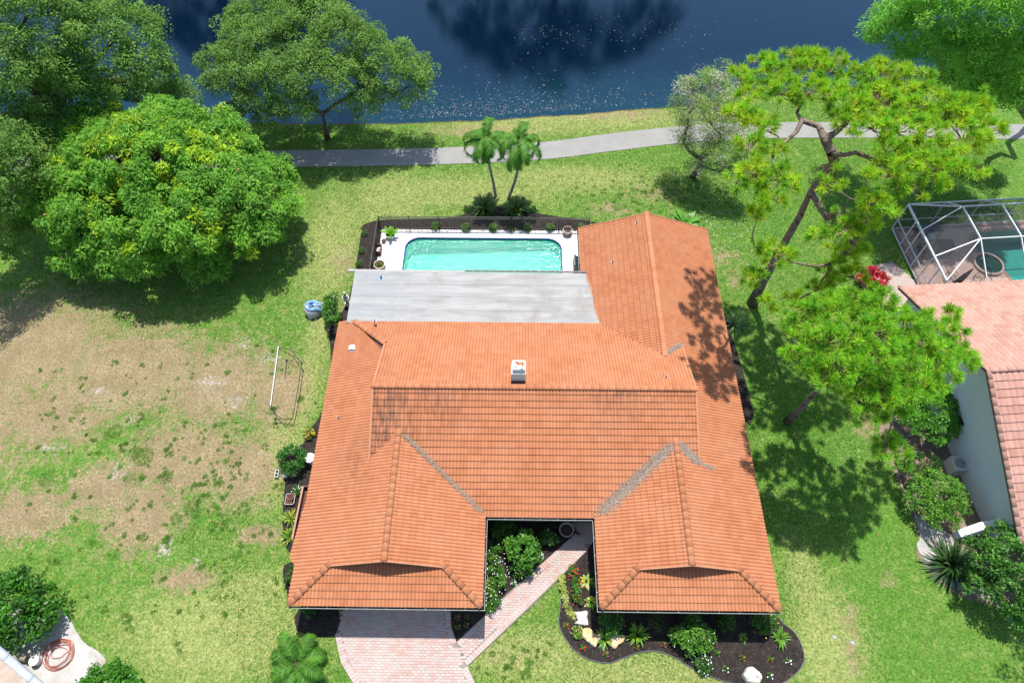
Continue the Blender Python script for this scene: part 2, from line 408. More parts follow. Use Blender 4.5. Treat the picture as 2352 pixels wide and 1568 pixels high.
for k in range(230):
    px = rnd.uniform(60, 700); py = rnd.uniform(830, 1420)
    if rnd.random() < .5: px, py = rnd.gauss(480, 120), rnd.gauss(1120, 130)
    x, y, _ = P(px, py); r = rnd.uniform(.04, .17)
    for _ in range(rnd.randint(1, 4)):
        q = rnd.uniform(.02, .14); tuft(x + rnd.gauss(0, r), y + rnd.gauss(0, r), q, int(12 + q * 260), G1)
for k in range(34):
    x, y, _ = P(rnd.gauss(1190, 50), rnd.gauss(1525, 35)); r = rnd.uniform(.04, .16); tuft(x, y, r, int(20 + r * 300), (.09, .2, .03))
for k in range(120):
    x, y, _ = P(rnd.gauss(1500, 90), rnd.gauss(450, 22)); r = rnd.uniform(.06, .2); tuft(x, y, r, int(20 + r * 200), (.11, .22, .03))
o = obj_np('weed_tufts', V, Fc, foliage('grass_blade', .3, .6, .2), colr=np.array(Cc)); tag(o, 'dark green weed tufts dotted over the patchy brown lawn', 'grass', kind='stuff')

def surf_mat(name, c1, c2, s1=2., s2=40., rough=.85, bump=.3, c3=None, spots=0.):
    m, nt = new_mat(name); p = pos(nt)
    c = mixc(nt, ramp(nt, noise(nt, p, s1, 5, .6), .35, .65), c1, c2)
    c = mixc(nt, ramp(nt, noise(nt, p, s2, 3, .7), .35, .7, 0., .5), c, tuple(v * .72 for v in c1))
    if c3: c = mixc(nt, ramp(nt, noise(nt, p, s1 * .4, 6, .65), .52, .62, 0, spots), c, c3)
    out(nt, bsdf(nt, c, rough, .2, noise(nt, p, s2, 4, .7), bump, .02)); return m
def slab(name, pts, z0, z1, mat):
    if z0 > -.035: SHEETS.append(pts)
    mb = MB(); mb.prism(pts, z0, z1); o = mb.build(name, mat); return tag(o, kind='structure')
m_conc = surf_mat('path_concrete', (.225, .22, .205), (.275, .265, .245), .8, 60.)
tp = [(-600, 33.5), (-60, 38.2), (-30, 38.7), (-15.2, 39.0), (-5.6, 39.25), (2.4, 39.9), (7.26, 40.8), (12.05, 41.55), (16, 41.95), (22, 42.1), (38.5, 41.85), (80, 41.), (600, 36)]
bp = [(x, y - w) for (x, y), w in zip(tp, [1.8, 1.75, 1.75, 1.75, 1.75, 1.85, 1.9, 1.85, 1.8, 1.75, 1.65, 1.7, 1.7])]
def dens(pts, n=6):
    xs = [p[0] for p in pts]; ys = [p[1] for p in pts]; o = []
    for i in range(len(pts) - 1):
        for k in range(n):
            t = k / n; m0 = (ys[i + 1] - ys[max(i - 1, 0)]) / (xs[i + 1] - xs[max(i - 1, 0)]); m1 = (ys[min(i + 2, len(ys) - 1)] - ys[i]) / (xs[min(i + 2, len(ys) - 1)] - xs[i]); h = xs[i + 1] - xs[i]
            y = (2 * t ** 3 - 3 * t * t + 1) * ys[i] + (t ** 3 - 2 * t * t + t) * h * m0 + (-2 * t ** 3 + 3 * t * t) * ys[i + 1] + (t ** 3 - t * t) * h * m1
            o.append((xs[i] + h * t, y))
    return o + [pts[-1]]
T_, B_ = dens(tp), dens(bp)
PATH_POLY = list(T_) + list(B_)[::-1]
mb = MB(); n = len(T_); mb.add([(a[0], a[1], .03) for a in T_] + [(a[0], a[1], .03) for a in B_] + [(a[0], a[1], -.05) for a in T_] + [(a[0], a[1], -.05) for a in B_],
       [(n + i, n + i + 1, i + 1, i) for i in range(n - 1)] + [(i, i + 1, 2 * n + i + 1, 2 * n + i) for i in range(n - 1)] + [(3 * n + i, 3 * n + i + 1, n + i + 1, n + i) for i in range(n - 1)])
pth = tag(mb.build('lakeside_path', m_conc), kind='structure')


# mulch beds
m_mulch = surf_mat('dark_mulch', (.020, .016, .014), (.036, .029, .025), 5., 55., .95, 1., (.055, .042, .034), .6)
m_sand = surf_mat('pale_sand', (.37, .355, .335), (.46, .445, .425), 1.2, 25., .95, .5, (.27, .19, .13), .6)
m_dirt = surf_mat('leaf_litter', (.17, .115, .08), (.28, .22, .17), 5., 30., .95, .8)
m_kerb = simple('bed_edging', (.22, .22, .2), .8)
def pix(pts, z=0.): return [P(a, b, z)[:2] for a, b in pts]
bed_front = [W(3.9, 10.9)[:2], W(4.9, 10.9)[:2], W(4.9, 7.3)[:2], W(11.4, 7.2)[:2], P(1800, 1432)[:2]] + pix([(1835, 1470), (1846, 1515), (1822, 1550), (1770, 1580), (1700, 1575), (1640, 1556), (1600, 1540), (1560, 1515), (1520, 1497), (1470, 1497), (1440, 1507), (1400, 1522), (1350, 1513), (1315, 1488), (1290, 1450), (1283, 1420), (1290, 1370), (1296, 1320), (1320, 1290), (1351, 1262)])
BEDS = {}
def bed(name, pts, mat=None, sub=4, jit=.02, z=.035, smoothp=True):
    q = smooth_poly(pts, sub, jit, len(BEDS) + 3) if smoothp else pts
    BEDS[name] = q; return slab('mulch_bed', q, -.03, z + .004 * (len(BEDS) - 1), mat or m_mulch)
bed('front', bed_front, sub=3)
bed('court', [W(-2.2, 11.4)[:2], W(4.4, 11.4)[:2], P(1366, 1230)[:2], P(1330, 1243)[:2], P(1284, 1259)[:2], P(1160, 1368)[:2], P(1049, 1474)[:2], P(1037, 1440)[:2], P(1035, 1396)[:2], W(-2.2, 7.2)[:2]], smoothp=False)
bed('left', pix([(790, 720), (757, 760), (760, 830), (742, 940), (712, 985), (695, 1020), (650, 1050), (655, 1110), (650, 1180), (652, 1240), (668, 1270), (700, 1270), (760, 950), (830, 780)]), sub=3)
bed('left_low', pix([(652, 1300), (657, 1345), (668, 1380), (705, 1370), (700, 1290)]), sub=3)
bed('garage', pix([(690, 1392), (682, 1448), (770, 1460), (775, 1392)]), sub=2)
bed('pool_left', pix([(838, 520), (824, 570), (817, 625), (800, 690), (783, 735), (850, 735), (890, 530), (866, 516)]), sub=3)
bed('pool_back', pix([(862, 508), (1000, 504), (1060, 495), (1110, 478), (1200, 480), (1240, 492), (1330, 506), (1400, 518), (1420, 532), (1300, 535), (866, 535)]), sub=3)
bed('right', pix([(1640, 640), (1655, 700), (1690, 800), (1730, 950), (1700, 950), (1650, 700)]), sub=2)
slab('sand_patch', smooth_poly(pix([(70, 1370), (140, 1400), (165, 1430), (190, 1470), (245, 1515), (200, 1560), (150, 1640), (-200, 1640), (-250, 1420), (-40, 1440)]), 4, .03), -.03, .02, m_sand)
slab('gravel_strip', smooth_poly(pix([(2020, 1000), (2060, 1100), (2110, 1230), (2105, 1270), (2170, 1345), (2260, 1385), (2420, 1400), (2500, 1250), (2300, 1000), (2150, 950), (2040, 960)]), 4, .03), -.03, .022, m_dirt)
slab('sandy_strip', smooth_poly(pix([(2040, 1010), (2075, 1120), (2112, 1225), (2108, 1262), (2180, 1342), (2280, 1375), (2290, 1350), (2200, 1290), (2180, 1225), (2100, 1180), (2070, 1100)]), 3, .02), -.03, .03, surf_mat('grey_sand', (.30, .28, .26), (.42, .40, .37), 2., 30.))

# ------------------------------------------------------------------ tiled roofs
def tile_mat(name, c1, c2, c3, dirt_c=(.10, .055, .04), vary=.16):
    m, nt = new_mat(name); p = pos(nt); a = attr(nt)
    sp = nt.nodes.new('ShaderNodeSeparateColor'); L(nt, a.outputs[0], sp.inputs[0])
    oi = nt.nodes.new('ShaderNodeObjectInfo')
    t = mth(nt, 'ADD', sp.outputs[0], mth(nt, 'MULTIPLY', oi.outputs['Random'], sp.outputs[1]))     # per-tile number 0..1
    c = mixc(nt, t, c1, c2)
    c = mixc(nt, ramp(nt, noise(nt, p, .55, 4, .6), .40, .68, 0, .6), c, c3)
    g = noise(nt, p, 14., 5, .7)
    c = mixc(nt, ramp(nt, g, .35, .7, 0, .35), c, tuple(v * .6 for v in c1))
    mpd = nt.nodes.new('ShaderNodeMapping'); mpd.inputs['Scale'].default_value = (3.5, .8, 1); L(nt, p, mpd.inputs[0])
    d = mth(nt, 'MULTIPLY', sp.outputs[2], ramp(nt, noise(nt, mpd.outputs[0], 1.6, 5, .65), .38, .60))
    c = mixc(nt, mth(nt, 'MULTIPLY', d, .62, True), c, dirt_c)
    out(nt, bsdf(nt, c, .82, .2, noise(nt, p, 60., 3, .7), .35)); return m
M_TILE = tile_mat('terracotta_tile', (.372, .140, .063), (.448, .178, .084), (.455, .206, .110))
M_TILE2 = tile_mat('pink_tile', (.36, .190, .145), (.50, .27, .21), (.47, .29, .24))
TW, TL_, TA, TT = .33, .325, .025, .044
def tile_geo(w=TW, l=TL_, amp=TA, th=TT, ribs=2, seg=6):
    n = ribs * seg + 1; vs = []
    for j, v in enumerate((-.012, l + .03)):
        for i in range(n):
            u = w * i / (n - 1); ph = 2 * math.pi * ribs * u / w
            z = amp * 2 * abs(math.sin(ph / 2)) ** .8 + (th if j == 0 else th * -.08)
            vs.append((u, v, z))
    for i in range(n):
        u, v, z = vs[i]; vs.append((u, v, z - th - .012))
    fs = [(i, i + 1, n + i + 1, n + i) for i in range(n - 1)] + [(2 * n + i, 2 * n + i + 1, i + 1, i) for i in range(n - 1)]
    return np.array(vs), fs
def clip_tiles(vs, fs, cs, poly):
    """cut a batch of tiles (plane coordinates u,v,z) to a convex outline"""
    bm = bmesh.new(); lay = bm.verts.layers.float_color.new('c')
    bv = []
    for v, c in zip(vs, cs):
        q = bm.verts.new(v); q[lay] = (*c, 1); bv.append(q)
    for f in fs: bm.faces.new([bv[i] for i in f])
    n = len(poly); area = sum(poly[i][0] * poly[(i + 1) % n][1] - poly[(i + 1) % n][0] * poly[i][1] for i in range(n))
    for i in range(n):
        a, b = poly[i], poly[(i + 1) % n]; ex, ey = b[0] - a[0], b[1] - a[1]
        nx, ny = (ey, -ex) if area > 0 else (-ey, ex)
        l = math.hypot(nx, ny)
        if l < 1e-6: continue
        bmesh.ops.bisect_plane(bm, geom=bm.verts[:] + bm.edges[:] + bm.faces[:], plane_co=(a[0], a[1], 0), plane_no=(nx / l, ny / l, 0), clear_outer=True, dist=1e-5)
    bm.verts.index_update()
    V = [tuple(v.co) for v in bm.verts]; C = [tuple(v[lay])[:3] for v in bm.verts]; Fs = [tuple(v.index for v in f.verts) for f in bm.faces]
    bm.free(); return V, Fs, C
class Roof:
    def __init__(s, mat, w=TW, l=TL_, amp=TA, th=TT, ribs=2):
        s.geo = tile_geo(w, l, amp, th, ribs); s.w, s.l = w, l; s.full = []; s.V = []; s.F = []; s.C = []; s.deck = MB(); s.mat = mat
    def plane(s, O, U, Vp, k, polys, toworld=W, dirt=None, phase=0.):
        """O: eave point (x,y,z) ; U along the eave, Vp uphill (plan unit vectors); k rise per run; polys: convex plan outlines"""
        O = Vector(O); U = Vector((*U, 0)); cs = 1 / math.sqrt(1 + k * k)
        V3 = Vector((Vp[0], Vp[1], k)) * cs
        Ow = Vector(toworld(*O)); Uw = Vector(toworld(O.x + U.x, O.y + U.y, O.z)) - Ow; Vw = Vector(toworld(O.x + V3.x, O.y + V3.y, O.z + V3.z)) - Ow
        Nw = Uw.cross(Vw).normalized()
        if Nw.z < 0: Uw = -Uw; U = -U; Nw = Uw.cross(Vw).normalized()
        M = Matrix.Identity(4)
        for i, a in enumerate((Uw, Vw, Nw)): M.col[i][:3] = a
        for poly in polys:
            q = []
            for x, y in poly:
                d = Vector((x - O.x, y - O.y)); q.append((d.x * U.x + d.y * U.y, (d.x * Vp[0] + d.y * Vp[1]) / cs))
            s.deck.add([Ow + Uw * a + Vw * b + Nw * -.035 for a, b in q], [tuple(range(len(q))) if sum(q[i][0] * q[(i + 1) % len(q)][1] - q[(i + 1) % len(q)][0] * q[i][1] for i in range(len(q))) > 0 else tuple(range(len(q)))[::-1]])
            u0 = min(a for a, b in q); u1 = max(a for a, b in q); v0 = min(b for a, b in q); v1 = max(b for a, b in q)
            gv, gf = s.geo; bV = []; bF = []; bC = []
            n = len(q); area = sum(q[i][0] * q[(i + 1) % n][1] - q[(i + 1) % n][0] * q[i][1] for i in range(n)); sg = 1 if area > 0 else -1
            def dist(a, b):
                m = 9
                for i in range(n):
                    x1, y1 = q[i]; x2, y2 = q[(i + 1) % n]; ex, ey = x2 - x1, y2 - y1; l = math.hypot(ex, ey)
                    if l > 1e-6: m = min(m, sg * (ex * (b - y1) - ey * (a - x1)) / l)
                return m
            for j in range(math.floor((v0 - .05) / s.l), math.ceil(v1 / s.l) + 1):
                for i in range(math.floor((u0 - phase) / s.w) - 1, math.ceil((u1 - phase) / s.w) + 1):
                    u = i * s.w + phase; v = j * s.l
                    ds = [dist(u, v), dist(u + s.w, v), dist(u + s.w, v + s.l), dist(u, v + s.l)]
                    if max(ds) < 0 and dist(u + s.w / 2, v + s.l / 2) < -.2: continue
                    org = Ow + Uw * u + Vw * v
                    org = org + Nw * rnd.uniform(-.002, .003)
                    tn = rnd.random()
                    if rnd.random() < .022: tn = rnd.choice([-.8, 1.7])
                    if min(ds) > -.03:
                        Mi = M.copy(); Mi.translation = org
                        dd = dirt(org) if dirt else 0.
                        s.full.append((Mi, tn, dd))
                    else:
                        o = len(bV)
                        dd = dirt(org) if dirt else 0.
                        bV += [(a + u, b + v, c) for a, b, c in gv]; bF += [tuple(x + o for x in f) for f in gf]; bC += [(tn, 0, dd)] * len(gv)
            if bV:
                v_, f_, c_ = clip_tiles(bV, bF, bC, q); o = len(s.V)
                s.V += [tuple(Ow + Uw * a + Vw * b + Nw * c) for a, b, c in v_]; s.F += [tuple(x + o for x in f) for f in f_]; s.C += c_
    def finish(s, parent, n_ind=300, pick=None):
        cam_p = Vector((0, 0, H))
        def size(t):
            p = t[0].translation
            d = (p - cam_p).length; nz = t[0].col[2].xyz
            return abs(nz.dot((cam_p - p).normalized())) / (d * d)
        cand = sorted([t for t in s.full if t[2] < .05 and (pick is None or pick(t[0].translation))], key=size, reverse=True)[:n_ind]
        ids = set(map(id, cand))
        me = mesh_np('roof_tile', s.geo[0], s.geo[1], np.tile([0., 1., 0.], (len(s.geo[0]), 1)), False, s.mat)
        org = Vector(origin(parent))
        for M, tn, dd in cand:
            o = bpy.data.objects.new('roof_tile', me); COL.objects.link(o); o.parent = parent
            M2 = M.copy(); M2.translation = M.translation - org; o.matrix_local = M2
        V = list(s.V); Fs = list(s.F); C = list(s.C); gv, gf = s.geo
        G = np.c_[gv, np.ones(len(gv))]
        Va = [np.array(V).reshape(-1, 3)]; o = len(V)
        for t in s.full:
            if id(t) in ids: continue
            Va.append((G @ np.array(t[0]).T)[:, :3]); Fs += [tuple(x + o for x in f) for f in gf]; o += len(gv); C += [(t[1], 0, t[2])] * len(gv)
        ob = obj_np('tile_field', np.concatenate(Va), Fs, s.mat, parent, colr=np.array(C)); tag(ob, kind='stuff')
        ob['label'] = 'courses of clay tiles over the rest of the roof'
def ridge_run(a, b, parent, mat, r=.155, l=.40, taper=.92, th=.022, mesh_cache={}):
    """row of overlapping half-round tiles from a (low end) to b"""
    a, b = Vector(a), Vector(b); D = b - a; n = max(1, round(D.length / l)); l = D.length / n
    key = (mat.name, round(l, 3), taper, r)
    if key not in mesh_cache:
        vs = []; K = 9
        for v, rr in ((-.03, r), (l + .02, r * taper)):
            for i in range(K):
                t = math.pi * (i / (K - 1)); vs.append((math.cos(t) * rr, v, math.sin(t) * rr * .55 + (0 if v > 0 else .008)))
        for i in range(K):
            t = math.pi * (i / (K - 1)); vs.append((math.cos(t) * (r - th), -.03, math.sin(t) * (r - th) * .55))
        fs = [(i + 1, i, K + i, K + i + 1) for i in range(K - 1)] + [(i, i + 1, 2 * K + i + 1, 2 * K + i) for i in range(K - 1)]
        mesh_cache[key] = mesh_np('ridge_tile', np.array(vs), fs, np.tile([0., 1., 0.], (len(vs), 1)), True, mat)
    d = D.normalized(); x = d.cross(Vector((0, 0, 1))).normalized(); z = x.cross(d)
    org = Vector(origin(parent))
    for i in range(n):
        o = bpy.data.objects.new('ridge_tile', mesh_cache[key]); COL.objects.link(o); o.parent = parent
        M = Matrix.Identity(4)
        for k, c in enumerate((x, d, z)): M.col[k][:3] = c
        M.translation = a + d * (l * i) - org + Vector((0, 0, rnd.uniform(-.004, .006))); o.matrix_local = M

XL, XR, YF, ZE = -9.98, 11.73, 6.72, 2.40
KW, KM, KB, KF = .34, .406, .388, .363
house = thing('house', W(.9, 14., 0), 'sprawling one-storey house under a bright orange tile roof with two front wings', 'house')
rf = Roof(M_TILE)
def stain(o):
    # black algae runs below the ridge of the middle front slope
    x = o.x + .0; y = o.y
    d = 0.
    d = max(d, math.exp(-((x + 6.3) / 1.6) ** 2) * np.clip((y - 12.6) / 1.2, 0, 1) * 1.2)
    d = max(d, .85 * math.exp(-((x + 3.9) / 1.3) ** 2) * np.clip((y - 13.6) / 2.2, 0, 1))
    d = max(d, .95 * math.exp(-((x - 5.) / 1.1) ** 2) * np.clip((y - 13.8) / 2.4, 0, 1))
    d = max(d, .35 * np.clip((y - 15.2) / 1.2, 0, 1))
    return float(d)
rf.plane((XL, YF, ZE), (0, 1), (1, 0), KW, [[(XL, YF), (-8.27, 8.3), (XL, 8.3)], [(XL, 8.3), (-6.95, 8.3), (-6.95, 19.87), (-9.0, 21.7), (-9.2, 21.94), (XL, 21.94)],
         [(-6.95, 8.3), (-5.68, 8.3), (-5.68, 14.42), (-6.95, 13.3)], [(XL, 11.9), (XL - .34, 8.8), (XL, 8.45)]],
         dirt=lambda o: .55 * math.exp(-((o.x + 7.6) / 1.) ** 2) * math.exp(-((o.y - 13.6) / 1.6) ** 2))
rf.plane((-1.40, YF, ZE), (0, 1), (-1, 0), KW, [[(-1.4, YF), (-1.4, 8.3), (-3.13, 8.3)], [(-1.4, 8.3), (-1.4, 10.82), (-5.68, 14.42), (-5.68, 8.3)]])
rf.plane((XL, YF, ZE), (1, 0), (0, 1), KF, [[(XL, YF), (-1.4, YF), (-3.37, 8.52), (-8.01, 8.52)]])
rf.plane((3.80, YF, ZE), (0, 1), (1, 0), KW, [[(3.8, YF), (3.8, 8.3), (5.52, 8.3)], [(3.8, 8.3), (3.8, 10.82), (7.765, 14.14), (7.765, 8.3)]])
rf.plane((XR, YF, ZE), (0, 1), (-1, 0), KW, [[(XR, YF), (XR, 8.3), (10.02, 8.3)], [(XR, 8.3), (XR, 29.15), (8.8, 29.15), (8.8, 8.3)], [(8.8, 8.3), (7.765, 8.3), (7.765, 14.14), (8.8, 13.27)],
         [(8.8, 19.96), (8.8, 29.15), (7.78, 29.15), (7.78, 19.04)]])
rf.plane((3.80, YF, ZE), (1, 0), (0, 1), KF, [[(3.8, YF), (XR, YF), (9.8, 8.52), (5.76, 8.52)]])
rf.plane((0, 10.82, ZE), (1, 0), (0, 1), KM, [[(-1.4, 10.82), (3.8, 10.82), (7.765, 14.14), (7.765, 16.54), (-5.68, 16.54), (-5.68, 14.42)],
         [(-5.68, 14.42), (-5.68, 16.54), (-7.0, 16.54), (-7.0, 13.31)], [(7.765, 14.14), (8.8, 13.27), (8.8, 16.54), (7.765, 16.54)]], dirt=stain)
rf.plane((0, 21.75, 2.70), (1, 0), (0, -1), KB, [[(-7, 16.54), (7.78, 16.54), (7.78, 19.04), (4.68, 21.75), (-7, 21.75)], [(-9.0, 21.72), (-7, 19.87), (-7, 21.75)],
         [(7.78, 16.54), (8.8, 16.54), (8.8, 19.96), (7.78, 19.04)]], dirt=lambda o: .25 * math.exp(-((o.x + 6.8) / .9) ** 2))
rf.plane((3.80, 29.15, ZE), (0, 1), (1, 0), KW, [[(3.8, 29.15), (3.8, 25.3), (4.68, 21.75), (7.78, 19.04), (7.78, 29.15)]])
m_under = simple('roof_underlay', (.16, .07, .045), .9)
m_stucco = surf_mat('cream_stucco', (.50, .43, .34), (.56, .49, .40), 1.5, 60.)
m_white = simple('white_paint', (.72, .72, .70), .5, .4, var=.05)
m_dark = simple('near_black', (.02, .017, .015), .9)
m_glass = simple('window_glass', (.03, .04, .05), .08, .6)
roof = rf.deck.build('roof', m_under, house)
rf.finish(roof, 300)
for a, b, tp_ in [((-5.68, 8.30, 3.86), (-5.68, 14.62, 3.86), .90), ((7.765, 8.30, 3.75), (7.765, 14.34, 3.75), .90),
             ((-7.08, 16.54, 4.73), (8.88, 16.54, 4.73), .97), ((7.78, 29.25, 3.76), (7.78, 19.0, 3.76), .97),
             ((XL + .05, YF + .03, ZE + .02), (-8.08, 8.5, 3.05), .90), ((-1.45, YF + .03, ZE + .02), (-3.33, 8.5, 3.05), .90),
             ((3.85, YF + .03, ZE + .02), (5.7, 8.5, 3.05), .90), ((XR - .05, YF + .03, ZE + .02), (9.86, 8.5, 3.05), .90),
             ((-9.0, 21.72, 2.76), (-7.02, 19.87, 3.44), .95)]:
    ridge_run(Vector(W(*a)) + Vector((0, 0, .045)), Vector(W(*b)) + Vector((0, 0, .045)), roof, M_TILE, taper=tp_)
# mortar verges of the raised middle roof and gablets
m_verge = surf_mat('verge_mortar', (.40, .19, .105), (.47, .24, .145), 3., 40.)
mb = MB()
def hb(a, b, w, h): q_ = MB(); q_.beam(W(*a), W(*b), w, h); q_.build('verge', m_verge, roof)
for x in (-7.03, 8.83):
    hb((x, 16.54, 4.76), (x, 13.2, 4.76 - KM * 3.34), .07, .10); hb((x, 16.54, 4.76), (x, 19.95, 4.76 - KB * 3.41), .07, .10)
for xc, hw, z in ((-5.68, 2.58, 3.86), (7.765, 2.28, 3.75)):
    hb((xc, 8.26, z + .05), (xc - hw, 8.26, z + .05 - KW * hw), .05, .10); hb((xc, 8.26, z + .05), (xc + hw, 8.26, z + .05 - KW * hw), .05, .10)
for xc, x2 in ((7.78, 3.8), (7.78, XR)): hb((xc, 29.17, 3.79), (x2, 29.17, ZE + .04), .05, .12)
mb = MB()
for x, ya, yb in ((-6.82, 13.5, 19.8), (8.62, 13.5, 19.8)):
    mb.add([W(x, ya, 3.2), W(x, yb, 3.2), W(x, yb, 3.35), W(x, 16.54, 4.62), W(x, ya, 3.42)], [(0, 1, 2, 3, 4)])
for xc, hw, z in ((-5.68, 2.5, 3.86), (7.765, 2.2, 3.75)):
    mb.add([W(xc - hw, 8.50, z - KW * hw - .1), W(xc + hw, 8.50, z - KW * hw - .1), W(xc + hw, 8.50, z - KW * hw - .06), W(xc, 8.50, z - .05), W(xc - hw, 8.50, z - KW * hw - .06)], [(0, 1, 2, 3, 4)])
mb.add([W(4.3, 28.7, 2.3), W(11.2, 28.7, 2.3), W(11.2, 28.7, 2.52), W(7.78, 28.7, 3.68), W(4.3, 28.7, 2.52)], [(0, 1, 2, 3, 4)])
mb.build('gable', simple('brown_gable', (.16, .075, .05), .8), house)
# walls
walls = [(-9.4, 7.4), (-2.0, 7.4), (-2.0, 11.6), (4.4, 11.6), (4.4, 7.4), (11.15, 7.4), (11.15, 28.6), (4.4, 28.6), (4.4, 21.9), (-9.4, 21.9)]
mb = MB(); mb.prism([W(x, y)[:2] for x, y in walls], -.05, 2.36); wall = mb.build('wall', m_stucco, house)
mb = MB()   # soffit boards
def hprism(pts, z0, z1, m=None): (m or mb).prism([W(x, y)[:2] for x, y in pts], z0, z1)
for x0, x1, y0, y1 in ((XL + .06, XR - .06, 10.9, 21.9), (XL + .06, -1.46, YF + .06, 10.88), (3.86, XR - .06, YF + .06, 10.88), (3.86, XR - .06, 21.92, 29.05)):
    hprism([(x0, y0), (x1, y0), (x1, y1), (x0, y1)], 2.29, 2.33)
mb.build('soffit', m_white, house)
mb = MB()   # fascia boards
for a, b in (((XL, YF), (-1.4, YF)), ((3.8, YF), (XR, YF)), ((-1.4, YF), (-1.4, 10.82)), ((3.8, YF), (3.8, 10.82)), ((-1.4, 10.82), (3.8, 10.82)), ((XL, YF), (XL, 21.94)), ((XR, YF), (XR, 29.1)), ((3.8, 25.5), (3.8, 29.1))):
    cx = .03 * (1 if b[0] == a[0] and a[0] in (XL, 3.8) else -1 if b[0] == a[0] else 0); cy = .03 if a[1] == b[1] else 0
    mb.beam(W(a[0] + cx, a[1] + cy, 2.31), W(b[0] + cx, b[1] + cy, 2.31), .03, .15)
mb.build('fascia', m_white, house)
m_lip = simple('gutter_lip', (.36, .35, .34), .5)
def gutter(a, b, nx, ny, brackets=.9, w=.10):
    """open gutter: dark trough and a pale outer lip with straps"""
    g_ = MB(); z = 2.30
    A, B = Vector((*a, z)), Vector((*b, z)); off = Vector((nx, ny, 0))
    t = MB(); p0 = A + off * w * .5; p1 = B + off * w * .5
    t.beam(W(*(p0 + Vector((0, 0, -.06)))), W(*(p1 + Vector((0, 0, -.06)))), w - .02, .015)
    g1 = t.build('gutter', m_dark, house)
    p0 = A + off * w; p1 = B + off * w
    g_.beam(W(*p0), W(*p1), .013, .12)
    Ln = (B - A).length; n = int(Ln / brackets)
    for i in range(1, n + 1):
        c = A + (B - A) * (i / (n + 1)); g_.beam(W(*(c + Vector((0, 0, .055)))), W(*(c + off * w + Vector((0, 0, .055)))), .022, .01)
    l = g_.build('lip', m_lip, g1); return g1
gutter((XL, YF - .01), (-1.28, YF - .01), 0, -1); gutter((3.68, YF - .01), (XR, YF - .01), 0, -1)
gutter((-1.28, 10.81), (3.68, 10.81), 0, -1); gutter((-1.39, YF - .1), (-1.39, 10.7), 1, 0); gutter((3.79, YF - .1), (3.79, 10.7), -1, 0)
gutter((3.79, 25.6), (3.79, 29.1), -1, 0, w=.09)
# flat roof over the terrace
def flat_mat():
    m, nt = new_mat('rolled_roofing'); p = pos(nt)
    mp = nt.nodes.new('ShaderNodeMapping'); mp.inputs['Scale'].default_value = (.35, 2.2, 1); L(nt, p, mp.inputs[0])
    c = mixc(nt, ramp(nt, noise(nt, mp.outputs[0], 1.1, 6, .65), .3, .7), (.185, .183, .175), (.315, .31, .298))
    c = mixc(nt, ramp(nt, noise(nt, p, .55, 5, .62, .4), .52, .66, 0, .75), c, (.19, .17, .15))
    sx = nt.nodes.new('ShaderNodeSeparateXYZ'); L(nt, p, sx.inputs[0])
    c = mixc(nt, mth(nt, 'MULTIPLY', ramp(nt, sx.outputs[0], -4.5, -9., 0, .7), ramp(nt, noise(nt, p, .8, 5), .3, .6)), c, (.21, .225, .24))
    out(nt, bsdf(nt, c, .6, .35, noise(nt, p, 25., 4), .15)); return m
flat_pts = [(-9.57, 25.50), (-9.50, 21.72), (4.92, 21.80), (4.98, 22.6), (4.95, 23.62), (4.69, 23.64), (4.72, 24.5), (4.69, 25.50)]
fm = flat_mat(); mb = MB()
def fz(y): return 2.56 + (25.5 - y) / 3.8 * .16
vs = [W(x, y, fz(y)) for x, y in flat_pts] + [W(x, y, fz(y) - .14) for x, y in flat_pts]; n = len(flat_pts)
mb.add(vs, [tuple(range(n))] + [(i, n + i, n + (i + 1) % n, (i + 1) % n) for i in range(n)] + [tuple(range(n, 2 * n))[::-1]])
flat = mb.build('flat_roof', fm, house)
mb = MB()      # welded laps of the sheet
for y in (24.55, 23.62, 22.66):
    mb.beam(W(-9.5, y, fz(y) + .004), W(4.9 if y < 23.6 else 4.66, y + .02, fz(y) + .004), .05, .012)
for x, ya, yb in ((-6.7, 25.4, 24.6), (-6.55, 22.6, 21.8), (-2.2, 24.5, 23.7), (1.4, 23.5, 22.7)):
    mb.beam(W(x, ya, fz(ya) + .004), W(x, yb, fz(yb) + .004), .05, .01)
mb.build('lap_seam', fm, flat)
mb = MB(); mb.lathe(W(-7.95, 25.0, fz(25.)), [(.22, 0), (.2, .012), (.08, .02), (.055, .05), (.05, .28), (.0, .28)], 14); mb.build('vent_pipe', simple('lead_pipe', (.22, .26, .34), .5), flat)
mb = MB(); mb.beam(W(-10.0, 25.60, 2.50), W(-3.1, 25.56, 2.50), .16, .09); mb.build('beam', simple('grey_timber', (.30, .29, .27), .7), flat)
mb = MB(); mb.beam(W(-3.1, 25.62, 2.56), W(4.2, 25.60, 2.56), .12, .05)
mb.build('gutter', simple('gutter_inside', (.12, .11, .10), .7), flat)
mb = MB()
for i in range(16): mb.box(W(-3.05 + i * .48, 25.60, 2.592), (.02, .13, .012))
mb.build('strap', m_lip, flat)
mb = MB()
for x in (-9.4, -4.7, 0., 4.2): mb.box(W(x, 25.4, 1.2), (.16, .16, 2.5))
mb.build('post', m_white, flat)
